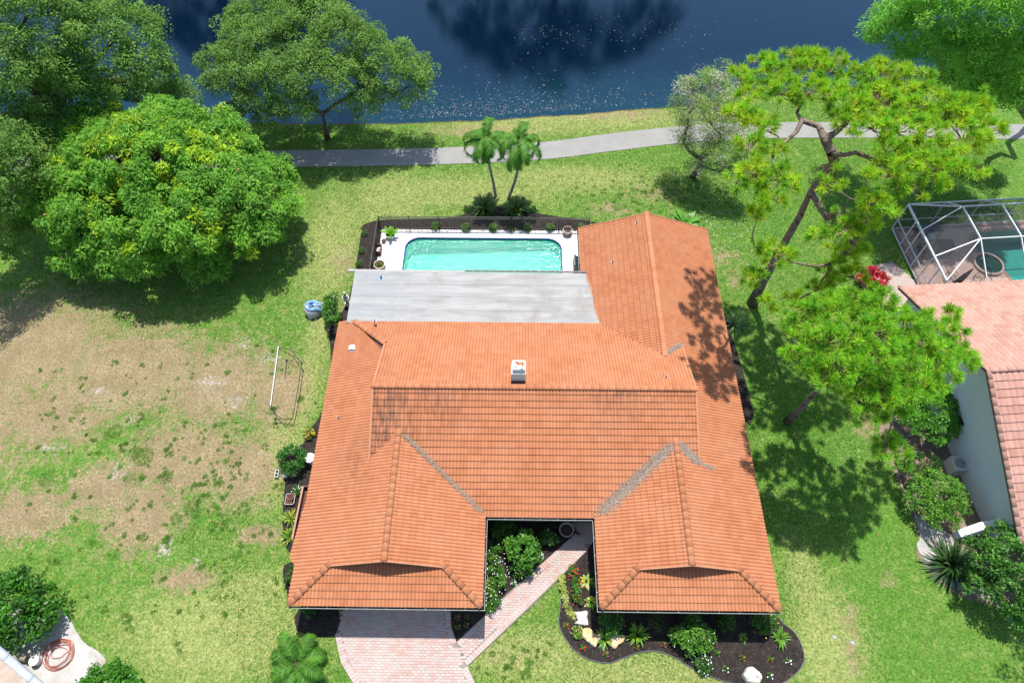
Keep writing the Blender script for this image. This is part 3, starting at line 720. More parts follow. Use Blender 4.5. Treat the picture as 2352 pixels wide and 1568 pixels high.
# chimney
ch = bpy.data.objects.new('chimney', None)
mb = MB(); cx, cy = .12, 17.16
mb.box(W(cx, cy, 4.85), (.70, .56, 1.15), -YAW); chim = mb.build('chimney', simple('chimney_render', (.50, .51, .53), .8, var=.06), house)
mb = MB(); mb.box(W(cx + .02, cy + .06, 5.52), (.60, .50, .20), -YAW); mb.build('flue_top', simple('chimney_render'  , (.5, .5, .5)), chim)
mb = MB(); mb.box(W(cx + .02, cy + .09, 5.65), (.62, .52, .05), -YAW); mb.build('chimney_cap', m_white, chim)
mb = MB(); q = smooth_poly([W(cx + a, cy + b)[:2] for a, b in ((-.22, .25), (.0, .27), (.24, .24), (.26, .1), (.2, -.05), (.06, .03), (-.04, .08), (-.2, .12))], 4, .015)
mb.prism(q, 5.676, 5.70); mb.build('broken_tile', M_TILE, chim)
for a, b, r in ((-.16, .06, .35), (.12, -.06, .5)):
    mb = MB(); mb.box(W(cx + a, cy + b, 5.725), (.11, .21, .05), r); mb.build('brick', simple('pale_brick', (.55, .5, .47), .8), chim)
mb = MB(); mb.box(W(cx, cy - .31, 4.68), (.72, .10, .16), -YAW); mb.build('shade_strip', simple('shade_brown', (.16, .07, .05), .7), chim)  # dark brown strip painting the shade at the chimney's foot
# small vents on the slopes
def roof_z(x, y):
    c = []
    if x < -5.68: c.append(ZE + KW * (x - XL))
    if x > 7.77: c.append(ZE + KW * (XR - x))
    if 3.8 < x <= 7.78 and y > 19: c.append(ZE + KW * (x - 3.8))
    if -7 < x < 8.8 and 10.8 < y < 16.54: c.append(ZE + KM * (y - 10.82))
    if -7 < x < 7.8 and 16.54 <= y < 21.7: c.append(2.7 + KB * (21.75 - y))
    return max(c) if c else 3.
m_pipe = simple('vent_metal', (.35, .33, .33), .5, .5)
for px, py, z in ((776, 954, 3.0), (863, 745, 2.9), (1529, 869, 4.3), (1407, 600, 3.1), (1462, 511, 3.6), (1412, 833, 4.0)):
    X, Y, _ = P(px, py, z); c, s = math.cos(YAW), math.sin(YAW); hx, hy = X * c - Y * s, X * s + Y * c
    zz = roof_z(hx, hy) + .03; s_ = .3 if (px, py) == (1412, 833) else 1
    if s_ < 1: continue
    mb = MB(); mb.lathe(W(hx, hy, zz), [(.11, -.02), (.10, .015), (.045, .03), (.045, .20), (.03, .20), (.0, .12)], 10); mb.build('vent_pipe', m_pipe, roof)
mb = MB(); a = W(-8.85, 19.86, ZE + KW * 1.13 + .05)
mb.box((a[0], a[1], a[2] + .02), (.30, .34, .03), 0); mb.tube([(a[0] - .12, a[1] - .1, a[2] + .08), (a[0] - .12, a[1] + .16, a[2] + .08)], .1, 10); mb.tube([(a[0] + .02, a[1] - .1, a[2] + .10), (a[0] + .02, a[1] + .16, a[2] + .10)], .12, 10)
mb.build('roof_vent', m_white, roof)
# garage door, entrance and windows (under the eaves)
mb = MB()
for i in range(5): mb.box(W(-5.2, 7.37, .25 + i * .44), (4.9, .05, .42), -YAW)
mb.build('garage_door', m_white, house)
mb = MB(); mb.box(W(3.0, 11.57, 1.05), (1., .06, 2.1), -YAW); mb.build('front_door', simple('door_brown', (.12, .06, .035), .5), house)
def window(x, y, z, w, h, facing):
    fr = MB(); d = (w, .08, h) if facing == 'y' else (.08, w, h)
    fr.box(W(x, y, z), d, -YAW); f_ = fr.build('window', m_white, house)
    p_ = MB(); g2 = (w / 2 - .08, .09, h - .12) if facing == 'y' else (.09, w / 2 - .08, h - .12)
    for sgn in (-1, 1):
        xx, yy = (x + sgn * w / 4, y) if facing == 'y' else (x, y + sgn * w / 4)
        p_ = MB(); p_.box(W(xx, yy, z), (g2[0] + .004, g2[1] + .01, g2[2]) if facing == 'y' else (g2[0] + .01, g2[1], g2[2]), -YAW); p_.build('pane', m_glass, f_)
for y in (9.5, 13., 16.5, 20.): window(-9.41, y, 1.35, 1.6, 1.1, 'x')
for y in (9.5, 13., 17., 21., 25.): window(11.16, y, 1.35, 1.6, 1.1, 'x')
window(7.8, 7.39, 1.35, 2.2, 1.2, 'y'); window(.5, 11.59, 1.35, 1.6, 1.2, 'y'); window(7.8, 28.61, 1.3, 2.2, 1.2, 'y')
mb = MB(); mb.beam(W(-9.95, 14.9, 2.2), W(-9.95, 16.3, 2.2), .08, .1); mb.build('downpipe', m_white, house)
# pine needles drifted into the valleys
V = []; Fc = []; Cc = []
def needles(a, b, n, w0, w1):
    for _ in range(n):
        t = rnd.random(); w = w0 + (w1 - w0) * t; x = a[0] + (b[0] - a[0]) * t + rnd.gauss(0, 1) * w; y = a[1] + (b[1] - a[1]) * t + rnd.gauss(0, 1) * w * .6
        z = max(roof_z(x, y), ZE + KW * (-1.4 - x) if x < -1.4 else 0, ZE + KW * (x - 3.8) if 3.8 < x < 7.77 and y < 15 else 0) + .085
        d = rnd.uniform(0, 6.28) if rnd.random() < .4 else rnd.gauss(.7, .5); l = rnd.uniform(.08, .2); o = len(V)
        X, Y, Z = W(x, y, z + rnd.uniform(0, .03)); dx, dy = math.cos(d) * l, math.sin(d) * l; q = .006
        V.extend([(X - dy * q / l, Y + dx * q / l, Z), (X + dy * q / l, Y - dx * q / l, Z), (X + dx, Y + dy, Z + .01)]); Fc.append((o, o + 1, o + 2))
        c = rnd.choice([(.30, .25, .2), (.22, .16, .12), (.36, .33, .28), (.25, .2, .15)]); Cc.extend([c] * 3)
needles((-5.4, 14.3), (-1.6, 11.0), 1500, .04, .07)
needles((7.5, 13.95), (4.1, 11.0), 4200, .16, .20)
needles((7.9, 14.0), (8.75, 13.2), 1400, .12, .12); needles((7.9, 19.2), (8.8, 19.95), 700, .10, .08); needles((8.8, 13.2), (9.6, 13.0), 200, .05, .1)
nd = obj_np('pine_needle_litter', V, Fc, tinted('dry_needles', .9, .1), colr=np.array(Cc)); tag(nd, 'dry grey pine needles drifted in the valleys of the orange roof', 'needle litter', kind='stuff')
# ------------------------------------------------------------------ vegetation builders
def unit(a): return a / np.maximum(np.linalg.norm(a, axis=1, keepdims=True), 1e-9)
def leaves(cen, rad, per, ln, wd, pal, droop=.3, out=.8, rnd_=.55, shell=.35, up=.25, lobe_t=None, flat=.85, zmin=.03):
    """leaf-sized faces spread through clumps: cen (n,3), rad (n,), pal list of colours"""
    n = len(cen); idx = np.repeat(np.arange(n), per); m = len(idx)
    d = rng.normal(size=(m, 3)); d[:, 2] = d[:, 2] + up * 1.5; d = unit(d)
    r = rad[idx] * (1 - shell * rng.random(m) ** 1.5 - .15 * rng.random(m))
    p = cen[idx] + d * r[:, None] * np.array([1, 1, flat])
    a = unit(d * out + rng.normal(size=(m, 3)) * rnd_ + np.array([0, 0, -droop]))
    nn = unit(d + np.array([0, 0, .7]) + rng.normal(size=(m, 3)) * .45)
    s = unit(np.cross(a, nn)); L_ = ln * (.7 + .6 * rng.random(m))[:, None]; w = wd * (.7 + .6 * rng.random(m))[:, None] * .5
    p = p - a * L_ * .5
    V = np.stack([p, p + a * L_ * .45 + s * w, p + a * L_, p + a * L_ * .45 - s * w], 1)
    V[:, :, 2] = np.maximum(V[:, :, 2], zmin)
    pal = np.array(pal); ci = (rng.integers(0, len(pal), n))[idx] if lobe_t is None else lobe_t[idx]
    c = pal[ci] * (.75 + .5 * rng.random(m))[:, None]
    F_ = np.arange(m * 4, dtype=np.int32).reshape(m, 4)
    return V.reshape(-1, 3), F_, np.repeat(c, 4, axis=0)
def lobes_to_clumps(lobes, n_per_area, cr, up_only=-.35, inner=.25):
    """clump centres on the skins of the lobes, skipping what is buried inside other lobes"""
    C_ = []; R2 = []; Lb = np.array([(x, y, z, r) for x, y, z, r in lobes])
    for i, (x, y, z, r) in enumerate(Lb):
        k = int(n_per_area * r * r)
        for _ in range(k):
            d = rng.normal(size=3); d /= np.linalg.norm(d)
            if d[2] < up_only: d[2] = -d[2]
            q = r * (1 - inner * rng.random())
            p = np.array([x + d[0] * q, y + d[1] * q, z + d[2] * q * .85])
            if p[2] < min(.25, .3 * z): continue
            dd = np.linalg.norm((Lb[:, :3] - p), axis=1) / Lb[:, 3]; dd[i] = 9
            if dd.min() < .62: continue
            C_.append(p); R2.append(cr * (.7 + .6 * rng.random()))
    return np.array(C_), np.array(R2)
m_bark = surf_mat('bark', (.10, .075, .058), (.17, .135, .11), 6., 30., .95, 1., (.06, .045, .035), .6)
m_bark2 = surf_mat('pine_bark', (.17, .12, .09), (.27, .21, .175), 9., 22., .95, 1., (.05, .035, .028), .9)
m_greybark = surf_mat('pale_bark', (.24, .22, .19), (.34, .32, .29), 6., 30., .9, .6)
m_leaf = foliage('leaf', .35, .6, .15); m_needle = foliage('pine_needle', .35, .6, .15, .12)
m_gloss = foliage('glossy_leaf', .3, .42, .3)
def wig(a, b, n, amp, seed):
    r = random.Random(seed); a, b = Vector(a), Vector(b); o = [a]; l = (b - a).length
    for i in range(1, n):
        t = i / n; o.append(a.lerp(b, t) + Vector((r.gauss(0, 1), r.gauss(0, 1), r.gauss(0, .7))) * amp * l * math.sin(math.pi * t))
    return o + [b]
def limbs(mb, trunk, targets, r0, seed, amp=.07, droop=0.):
    """grow limbs from the trunk to the targets; limbs share wood (radius follows the load)"""
    nodes = [(Vector(p), i) for i, p in enumerate(trunk)]; par = [i - 1 for i in range(len(trunk))]; P_ = [Vector(p) for p in trunk]; load = [0.] * len(trunk)
    tt = sorted(targets, key=lambda q: (Vector(q) - P_[-1]).length); r = random.Random(seed); k0 = max(1, len(trunk) // 2)
    for t in tt:
        t = Vector(t); best = None
        for i in range(k0, len(P_)):
            d = (P_[i] - t).length + (0 if i < len(trunk) else .35) + max(0, P_[i].z - t.z) * .8
            if best is None or d < best[0]: best = (d, i)
        i = best[1]; seg = wig(P_[i], t, max(2, int((P_[i] - t).length / 1.1) + 1), amp, r.random())
        last = i
        for q in seg[1:]:
            P_.append(q); par.append(last); load.append(0.); last = len(P_) - 1
        j = last
        while j >= 0: load[j] += 1; j = par[j]
    tot = max(load)
    rad = [max(.016, r0 * (l / tot) ** .58) for l in load]
    # trunk
    rt = [r0 * 1.25] + [r0 * (1 - .62 * i / max(1, len(trunk) - 1)) for i in range(1, len(trunk))]
    mb.tube(trunk, rt, 12)
    for i in range(len(trunk), len(P_)):
        j = par[i]; r_a = min(rad[j], rad[i] * 1.6) if j >= len(trunk) else rad[i] * 1.25
        mb.tube([P_[j], P_[i]], [r_a, rad[i]], 6 if rad[i] > .05 else 4, cap=False)
    return P_[len(trunk):]
def tree(name, base, label, lobes, pal, trunk, r0, leaf=(.2, .08), dens=5.5, cr=.7, per=90, cat='tree', group=None, mat=None, bark=None, droop=.3, seed=1, extra=None, inner=.25, up_only=-.35, mix=None):
    t = thing(name, base, label, cat, group)
    mb = MB(); tg = [(x, y, z) for x, y, z, r in lobes]
    more = [(x + random.Random(i).uniform(-.6, .6) * r, y + random.Random(i + 9).uniform(-.6, .6) * r, z + .3 * r) for i, (x, y, z, r) in enumerate(lobes)]
    limbs(mb, trunk, tg + more, r0, seed); mb.build('trunk', bark or m_bark, t, smooth=True)
    C_, R2 = lobes_to_clumps(lobes, dens, cr, up_only, inner)
    lt = None
    if mix is not None:
        lt = np.array([mix(c) for c in C_])
    V, Fc, Cc = leaves(C_, R2, per, leaf[0], leaf[1], pal, droop, lobe_t=lt)
    obj_np('crown', V, Fc, mat or m_leaf, t, colr=Cc)
    return t

# broad mango tree on the left lawn
mr_ = random.Random(5)
def mango_mix(c):
    y = math.exp(-((c[0] + 21.5) / 4.) ** 2 - ((c[1] - 31) / 3.) ** 2) * (c[2] > 5)
    return 2 if rng.random() < .04 + .36 * y else (0 if rng.random() < .5 else 1)
ml = [(-22, 31, 5.6, 3.3), (-19, 31, 5.2, 3.1), (-25, 31, 4.9, 3.1), (-16.8, 30, 4.2, 2.8), (-15.1, 30.3, 3.3, 2.3), (-27.3, 30, 3.7, 2.6), (-22, 28.2, 4.4, 2.9), (-19, 28, 3.8, 2.7),
      (-25.2, 28.4, 3.8, 2.7), (-21, 33.2, 4.9, 2.7), (-17.5, 32.8, 4.2, 2.6), (-25, 33.2, 4.3, 2.7), (-21.3, 26.5, 2.8, 2.1), (-26.2, 27.6, 2.6, 2.1), (-15.8, 28.4, 2.6, 2.1), (-28.4, 31.6, 3., 2.3), (-18.6, 26.9, 2.4, 1.8), (-26.4, 32., 4.8, 2.2), (-24, 33.6, 4.6, 2.2), (-27.6, 33, 3.8, 2.2), (-22, 34.6, 5.2, 2.6), (-25.4, 34.4, 4.8, 2.6), (-18.6, 34.2, 4.8, 2.4), (-28.9, 32.4, 3.9, 2.3), (-15.4, 32.3, 3.7, 2.), (-29.5, 30.2, 3., 2.), (-23.6, 26.6, 2.4, 1.9)]
ml = [(x + mr_.uniform(-.35, .35), y + mr_.uniform(-.3, .3), z + mr_.uniform(-.5, .35), r * mr_.uniform(.76, 1.0)) for x, y, z, r in ml]
tree('mango_tree', (-21.3, 29.6, 0), 'broad dense mango tree with bright green and yellow-green leaf whorls on the left lawn', ml,
     [(.170, .360, .040), (.120, .290, .032), (.300, .440, .024)], [(-21.3, 29.6, 0), (-21.4, 29.7, 1.), (-21.2, 29.8, 2.)], .42, (.28, .085), 13., .60, 140, droop=.55, mix=mango_mix, mat=foliage('mango_leaf', .35, .55, .2, .2, .8), inner=.35)
fr = MB()
t = bpy.data.objects['mango_tree']
for k in range(70):
    l = rnd.choice(ml); a = rnd.uniform(0, 6.28); u = rnd.uniform(.1, .95); q = l[3] * .97
    p = (l[0] + q * math.cos(a) * math.sqrt(1 - u * u), l[1] + q * math.sin(a) * math.sqrt(1 - u * u), l[2] + q * u * .88)
    fr.lathe(p, [(0, -.07), (.05, -.04), (.065, 0), (.045, .05), (0, .065)], 7)
tag(fr.build('mango_fruit', simple('ripening_fruit', (.42, .16, .10), .4, .4, var=.3), t), kind='stuff')

# oak by the lake
def OL(pts): return [(*P(px, py, z)[:2], z, r) for px, py, z, r in pts]
oak = OL([(a, b, c * .74, d * .98) for a, b, c, d in [(700, 60, 9.3, 2.6), (620, 110, 8.5, 2.4), (560, 70, 8.8, 1.9), (780, 90, 9.2, 2.4), (860, 130, 8.2, 2.2), (905, 160, 7.4, 1.9), (940, 195, 6.6, 1.5), (560, 150, 7.6, 2.0), (520, 190, 6.6, 1.6), (640, 180, 7.4, 2.2), (720, 170, 8., 2.3),
          (800, 190, 7.2, 2.1), (590, 230, 5.4, 1.7), (690, 235, 5.8, 1.7), (840, 235, 5.2, 1.5), (910, 220, 5.4, 1.3), (740, 30, 9.6, 2.1), (640, 30, 9.6, 1.9), (500, 140, 7.6, 1.3), (560, 255, 4.5, 1.3), (960, 170, 6.4, 1.2), (620, 265, 4.2, 1.2)]])
tree('oak_tree', P(752, 318), 'grey-green live oak with a leaning trunk beside the lakeside path', oak, [(.155, .270, .065), (.185, .31, .07), (.125, .225, .052)],
     [P(752, 318), P(747, 290, 1.2), P(742, 262, 2.4)], .20, (.15, .075), 13., .60, 150, seed=4, inner=.5, mat=foliage('oak_leaf', .35, .7, .1, .2))
# dark oaks at the top left
for (nm, px, py, lb, sd, lab) in [('oak_tree', 230, 260, [(250, 70, 9, 2.4), (310, 110, 8, 2.2), (340, 160, 7, 2.), (230, 140, 8, 2.6), (290, 190, 6.5, 2.3), (370, 190, 5.5, 1.4), (180, 190, 7, 2.5), (330, 60, 8.5, 1.3), (420, 215, 4.2, 1.2), (230, 220, 5.2, 2.), (150, 250, 5, 2.2), (310, 230, 4, 1.8), (390, 240, 3, 1.3)], 5, 'dark green oak between the mango tree and the water'),
                              ('oak_tree', 40, 330, [(60, 40, 11, 3.), (110, 100, 10, 2.8), (20, 120, 10, 3.), (80, 180, 8.5, 2.8), (130, 220, 7, 2.3), (10, 230, 7.5, 2.7), (60, 290, 6, 2.4), (-60, 160, 9, 3), (-50, 20, 12, 3), (150, 20, 10.5, 1.8), (0, 340, 5, 2.2)], 6, 'tall dark oak at the far left corner of the lake bank'),
                              ('oak_tree', -20, 520, [(10, 370, 7, 2.5), (-60, 400, 7, 2.6), (50, 330, 6, 2.2), (60, 480, 3.4, 1.6), (100, 300, 5.5, 2.), (20, 450, 5, 2.1), (-50, 500, 5, 2.4), (15, 520, 3.4, 1.6), (-120, 450, 7, 3), (30, 400, 5.2, 1.8), (40, 540, 3, 1.6), (-10, 560, 3, 1.8), (80, 420, 4.2, 1.8), (70, 350, 5, 1.8)], 7, 'shadowy oak at the left edge behind the mango tree')]:
    L2 = OL(lb); b = P(px, py); zt = 2.2
    tree(nm, b, lab, L2, [(.150, .275, .060), (.185, .31, .07), (.110, .21, .05)], [b, (b[0] + .2, b[1], 1.2), (b[0] + .1, b[1] - .2, zt)], .24, (.17, .085), 10., .65, 125, seed=sd, inner=.45, mat=MATS['oak_leaf'])
# thinning pale tree
gt = OL([(1640, 200, 6.2, 1.5), (1600, 240, 5.6, 1.4), (1680, 250, 5.8, 1.5), (1630, 280, 5., 1.4), (1580, 290, 4.4, 1.0), (1690, 310, 4.6, 1.3), (1640, 340, 3.7, 1.2), (1700, 360, 3.4, 1.), (1590, 210, 6., 1.1), (1660, 395, 2.6, .8), (1570, 330, 3.4, .8), (1610, 380, 2.6, .7), (1720, 400, 2.6, .8), (1570, 250, 5, .9)])
gt = [(x, y, z, r * 1.15) for x, y, z, r in gt]
tb = P(1590, 408)
t = tree('flowering_tree', tb, 'thin pale tree with bare grey twigs and faded blossom right of the twin palms', gt, [(.22, .34, .09), (.27, .38, .11), (.20, .31, .08), (.50, .45, .40)],
     [tb, (tb[0] + .25, tb[1] + .1, .8), (tb[0] + .35, tb[1] + .25, 1.7)], .17, (.11, .05), 17., .48, 85, seed=8, inner=.6)
mb = MB(); r = random.Random(3)
for l in gt:
    for k in range(60):
        a = Vector((l[0], l[1], l[2])) + Vector((r.gauss(0, .25), r.gauss(0, .25), r.gauss(0, .2))) * l[3]
        d = Vector((r.gauss(0, 1), r.gauss(0, 1), r.uniform(-.2, 1.))).normalized(); b = a + d * l[3] * r.uniform(.5, 1.05)
        mb.tube(wig(a, b, 3, .12, r.random()), [.016, .012, .009, .006], 3, cap=False)
mb.build('twigs', m_greybark, t)
# bald cypress at the top right
cyp = OL([(2060, 70, 9.5, 1.9), (2030, 105, 8.5, 1.5), (2120, 60, 11, 2.4), (2170, 110, 10.5, 2.4), (2240, 40, 12, 2.6), (2310, 80, 11.5, 2.6), (2250, 140, 9, 2.3), (2330, 170, 8.5, 2.4), (2180, 180, 8, 2.), (2270, 195, 6.5, 1.8), (2345, 215, 5.5, 1.6), (2140, 140, 9, 1.6), (2380, 60, 12, 3), (2400, 180, 9, 3), (2225, 225, 5, 1.2), (2180, 0, 13, 2.5), (2300, -20, 14, 3)])
cb = P(2345, 255)
tree('cypress_tree', cb, 'feathery bright green cypress filling the top right corner by the lake', cyp, [(.17, .40, .055), (.22, .46, .065), (.13, .33, .045)],
     [cb, (cb[0], cb[1], 3.), (cb[0] - .2, cb[1], 6.)], .20, (.20, .065), 12., .65, 150, seed=9, droop=.2, inner=.5, bark=m_greybark)
# trees on the far bank, outside the picture but mirrored in the lake
for i, (x, y, h, R0, lab) in enumerate([(4.5, 70, 17., 5.2, 'big dark tree on the far bank mirrored in the middle of the lake'), (-30, 70, 15, 5., 'tree on the far bank mirrored at the left of the lake')]):
    lb = [(x + a * R0, y + b_ * R0 * .5, h - R0 * .62 + c * R0, R0 * .62) for a, b_, c in ((0, 0, 0), (.8, .2, -.35), (-.8, 0, -.3), (1.5, 0, -.75), (-1.45, .1, -.8), (.4, -.4, -.8), (-.5, -.4, -.9), (1., -.2, -1.1), (-1., 0, -1.2), (0, 0, -1.4), (2., 0, -1.2), (-1.9, 0, -1.3))]
    tree('bank_tree', (x, y, 0), lab, lb, [(.045, .09, .025), (.035, .07, .02)], [(x, y, 0), (x, y, 2), (x, y, 4)], .4, (.4, .2), 3., 1.1, 70, seed=20 + i, group=None)

# ---------------- pines
def pine(name, label, trunk, r0, clumps, seed, pal, tufts=13, nl=.30, R_c=.95, extra_limbs=()):
    t = thing(name, trunk[0], label, 'tree'); mb = MB(); r = np.random.default_rng(seed); rr = random.Random(seed)
    tg = [Vector(c[:3]) for c in clumps]; limbs(mb, trunk, tg + [Vector(e) for e in extra_limbs], r0, seed, .10)
    TC = []; TD = []
    for c in clumps:
        R_ = c[3] if len(c) > 3 else R_c; R_ *= 1.08; n = max(3, int(tufts * (R_ / .95) ** 2))
        for _ in range(n):
            a = rr.uniform(0, 6.28); q = math.sqrt(rr.random()) * R_; up = math.sqrt(max(0, 1 - (q / R_) ** 2)) * R_ * .55 + rr.gauss(0, .12)
            p = Vector((c[0] + math.cos(a) * q, c[1] + math.sin(a) * q, c[2] + up)); TC.append(p)
            b = Vector(c[:3]); d = (p - b).normalized() + Vector((0, 0, .55)); TD.append(d.normalized())
            mid = b.lerp(p, .55) + Vector((0, 0, -.12))
            mb.tube([b, mid, p], [.026, .018, .010], 4, cap=False)
    mb.build('trunk', m_bark2, t, smooth=True)
    TC = np.array([tuple(p) for p in TC]); TD = np.array([tuple(p) for p in TD]); K = 95; n = len(TC); idx = np.repeat(np.arange(n), K); m = len(idx)
    d = unit(r.normal(size=(m, 3)) + TD[idx] * .95)
    ll = nl * (.75 + .5 * r.random(m))[:, None]; p0 = TC[idx] - TD[idx] * (r.random(m) * .16)[:, None]
    tip = p0 + d * ll + np.array([0, 0, -.02]); s = unit(np.cross(d, r.normal(size=(m, 3)))) * .0125
    V = np.stack([p0 - s * .6, p0 + s * .6, tip], 1).reshape(-1, 3); V = np.stack([p0 - s, p0 + s, tip + s * .5, tip - s * .5], 1).reshape(-1, 3)
    pal = np.array(pal); tuft_c = pal[r.integers(0, len(pal), n)] * (.8 + .4 * r.random(n))[:, None]
    old = (np.einsum('ij,ij->i', d, TD[idx]) < .45)
    c = tuft_c[idx] * (.85 + .3 * r.random(m))[:, None]
    c[old] = c[old] * np.array([1.5, 1.12, .8])
    obj_np('crown', V, np.arange(m * 4, dtype=np.int32).reshape(m, 4), m_needle, t, colr=np.repeat(c, 4, axis=0))
    return t
def PL(pts, dz=0.): return [(*P(q[0], q[1], q[2] + dz * min(1, q[2] / 8.)), *(q[3:])) for q in pts]
def PL2(pts): return [(*P(q[0], q[1], float(np.interp(q[1], [0, 360, 460, 520, 600, 700], [14.2, 13.9, 13., 11.2, 8.6, 5.5])) - (13.2 - q[2]) * .25 * (q[1] < 360)), *(q[3:])) for q in pts]
big = PL2([(1760, 165, 12.3, .9), (1815, 150, 12.9), (1870, 155, 13.2), (1925, 170, 13.5), (1730, 215, 12, .9), (1790, 215, 12.6), (1850, 215, 13.), (1910, 225, 13.3), (1985, 185, 13.6), (2045, 175, 13.6), (2095, 195, 13.3), (1960, 240, 13.6), (2020, 235, 13.8),
          (2080, 250, 13.6), (2135, 240, 13.1), (2170, 280, 12.5), (2210, 320, 11.8), (2250, 305, 11.4), (1705, 270, 11.6, .8), (1745, 290, 11.4, .8), (1940, 285, 13.2, .7), (2000, 295, 13.5), (2060, 305, 13.3), (2120, 310, 12.8), (2190, 255, 12.4),
          (1720, 345, 10.8, .8), (1775, 350, 10.8, .5), (1735, 405, 10., .8), (1790, 415, 10., .8), (1770, 455, 9.3, .75), (2035, 350, 12.6, .7), (2090, 365, 12.2), (2140, 390, 11.4, .9), (2040, 405, 11.6, .9), (1700, 180, 12, .6),
          (1905, 420, 9., .55), (2015, 470, 9.4, .8), (2085, 435, 9.6, .7), (2150, 420, 10., .5), (1990, 510, 8.6, .7), (1930, 520, 8.2, .8), (1740, 500, 8.4, .6), (2230, 245, 12, .8), (2180, 365, 11, .7),
          (1885, 545, 7.4, .55), (1930, 590, 6.8, .8), (1965, 565, 7.2, .6), (1780, 590, 6.6, .8), (1745, 570, 6.9, .6), (1900, 630, 5.8, .7), (1960, 640, 5.6, .7), (1730, 640, 5.2, .7), (1880, 665, 4.8, .6), (1770, 700, 3.6, .55), (1830, 690, 4., .6), (1920, 690, 4.4, .6), 
          (2230, 400, 10.6, .6), (1690, 420, 9.6, .5)])
tk = [P(1728, 697), P(1748, 655, 1.7), P(1775, 605, 3.5), P(1806, 550, 5.5), P(1838, 495, 7.5), P(1862, 440, 9.2), P(1885, 398, 10.4)]
pine('pine_tree', 'tall spreading pine with a bare leaning trunk right of the orange roof', tk, .29, big, 31, [(.25, .45, .038), (.31, .48, .034), (.18, .40, .036)], tufts=20, R_c=.92, extra_limbs=[P(1880, 290, 13.5), P(1910, 350, 13.), P(1965, 350, 13.2), P(2020, 380, 13.), P(1800, 330, 13.2), P(1760, 300, 13.4), P(1830, 260, 13.6), P(1950, 455, 12.5), P(2100, 440, 12.8)])
small = PL([(1850, 740, 8.2), (1910, 720, 8.4), (1970, 715, 8.5), (2030, 705, 8.3), (1840, 800, 8.2), (1900, 790, 8.9), (1960, 775, 9.2), (2020, 770, 9.2), (2080, 760, 8.8), (2140, 755, 8.2, .8), (2190, 740, 7.8, .7), (1890, 850, 8.2), (1950, 840, 8.9), (2010, 830, 9.2), (2070, 825, 8.9), (2130, 820, 8.4), (2190, 800, 7.8, .7), (2215, 830, 7.4, .6),
            (1960, 890, 8.), (2020, 885, 8.3), (2080, 880, 8.2), (2130, 880, 7.8, .8), (2170, 850, 7.8, .8), (1990, 935, 7.4, .8), (2060, 935, 7.4, .7), (1930, 695, 8.2, .7), (2060, 1035, 5.6, .8), (2030, 1025, 5.8, .5)], 1.0)
tk2 = [P(1808, 968), P(1835, 942, 1.6), P(1868, 905, 3.2), P(1905, 868, 4.9), P(1945, 845, 6.2), P(1975, 825, 7.1)]
pine('pine_tree', 'smaller pine leaning towards the pink roof of the neighbouring house', tk2, .19, small, 33, [(.21, .45, .040), (.24, .48, .040), (.16, .38, .036)], tufts=23, R_c=.97)

# ---------------- palms
def frond(V, Fc, Cc, base, az, el, length, sag, pal, nleaf=50, ll=.55, lw=.062, vee=.5):
    p = Vector(base); ca, sa = math.cos(az), math.sin(az); pts = [p.copy()]; e = el; n = 12
    for i in range(n):
        p = p + Vector((ca * math.cos(e), sa * math.cos(e), math.sin(e))) * (length / n); e -= sag / n * (1 + i * .12); pts.append(p.copy())
    side = Vector((-sa, ca, 0))
    for k in range(nleaf):
        t = .12 + .88 * k / (nleaf - 1); f = t * n; i = min(int(f), n - 1); q = pts[i].lerp(pts[i + 1], f - i); d = (pts[i + 1] - pts[i]).normalized()
        l = ll * math.sin(math.pi * (.12 + .80 * t)) * rnd.uniform(.85, 1.1); up = side.cross(d) * (1 if side.cross(d).z > 0 else -1)
        for s_ in (-1, 1):
            dr = (side * s_ * .85 + d * .6 + up * rnd.uniform(-.1, vee * .6) + Vector((0, 0, -.25))).normalized(); w = d * lw
            e1 = q + dr * l * .5 + Vector((0, 0, .02)); e2 = q + dr * l + Vector((0, 0, -.18 * l)); o = len(V)
            V.extend([q - w * .4, e1 - w * .5, e2, e1 + w * .5, q + w * .4]); Fc.append((o, o + 1, o + 2, o + 3, o + 4)); c = rnd.choice(pal); g_ = rnd.uniform(.8, 1.25); Cc.extend([(c[0] * g_, c[1] * g_, c[2] * g_)] * 5)
    o = len(V)
    for i, q in enumerate(pts):
        w = side * (.022 * (1 - i / (n + 2))); V.extend([q - w, q + w]); Cc.extend([(.16, .22, .06)] * 2)
    for i in range(n): Fc.append((o + 2 * i, o + 2 * i + 1, o + 2 * i + 3, o + 2 * i + 2))
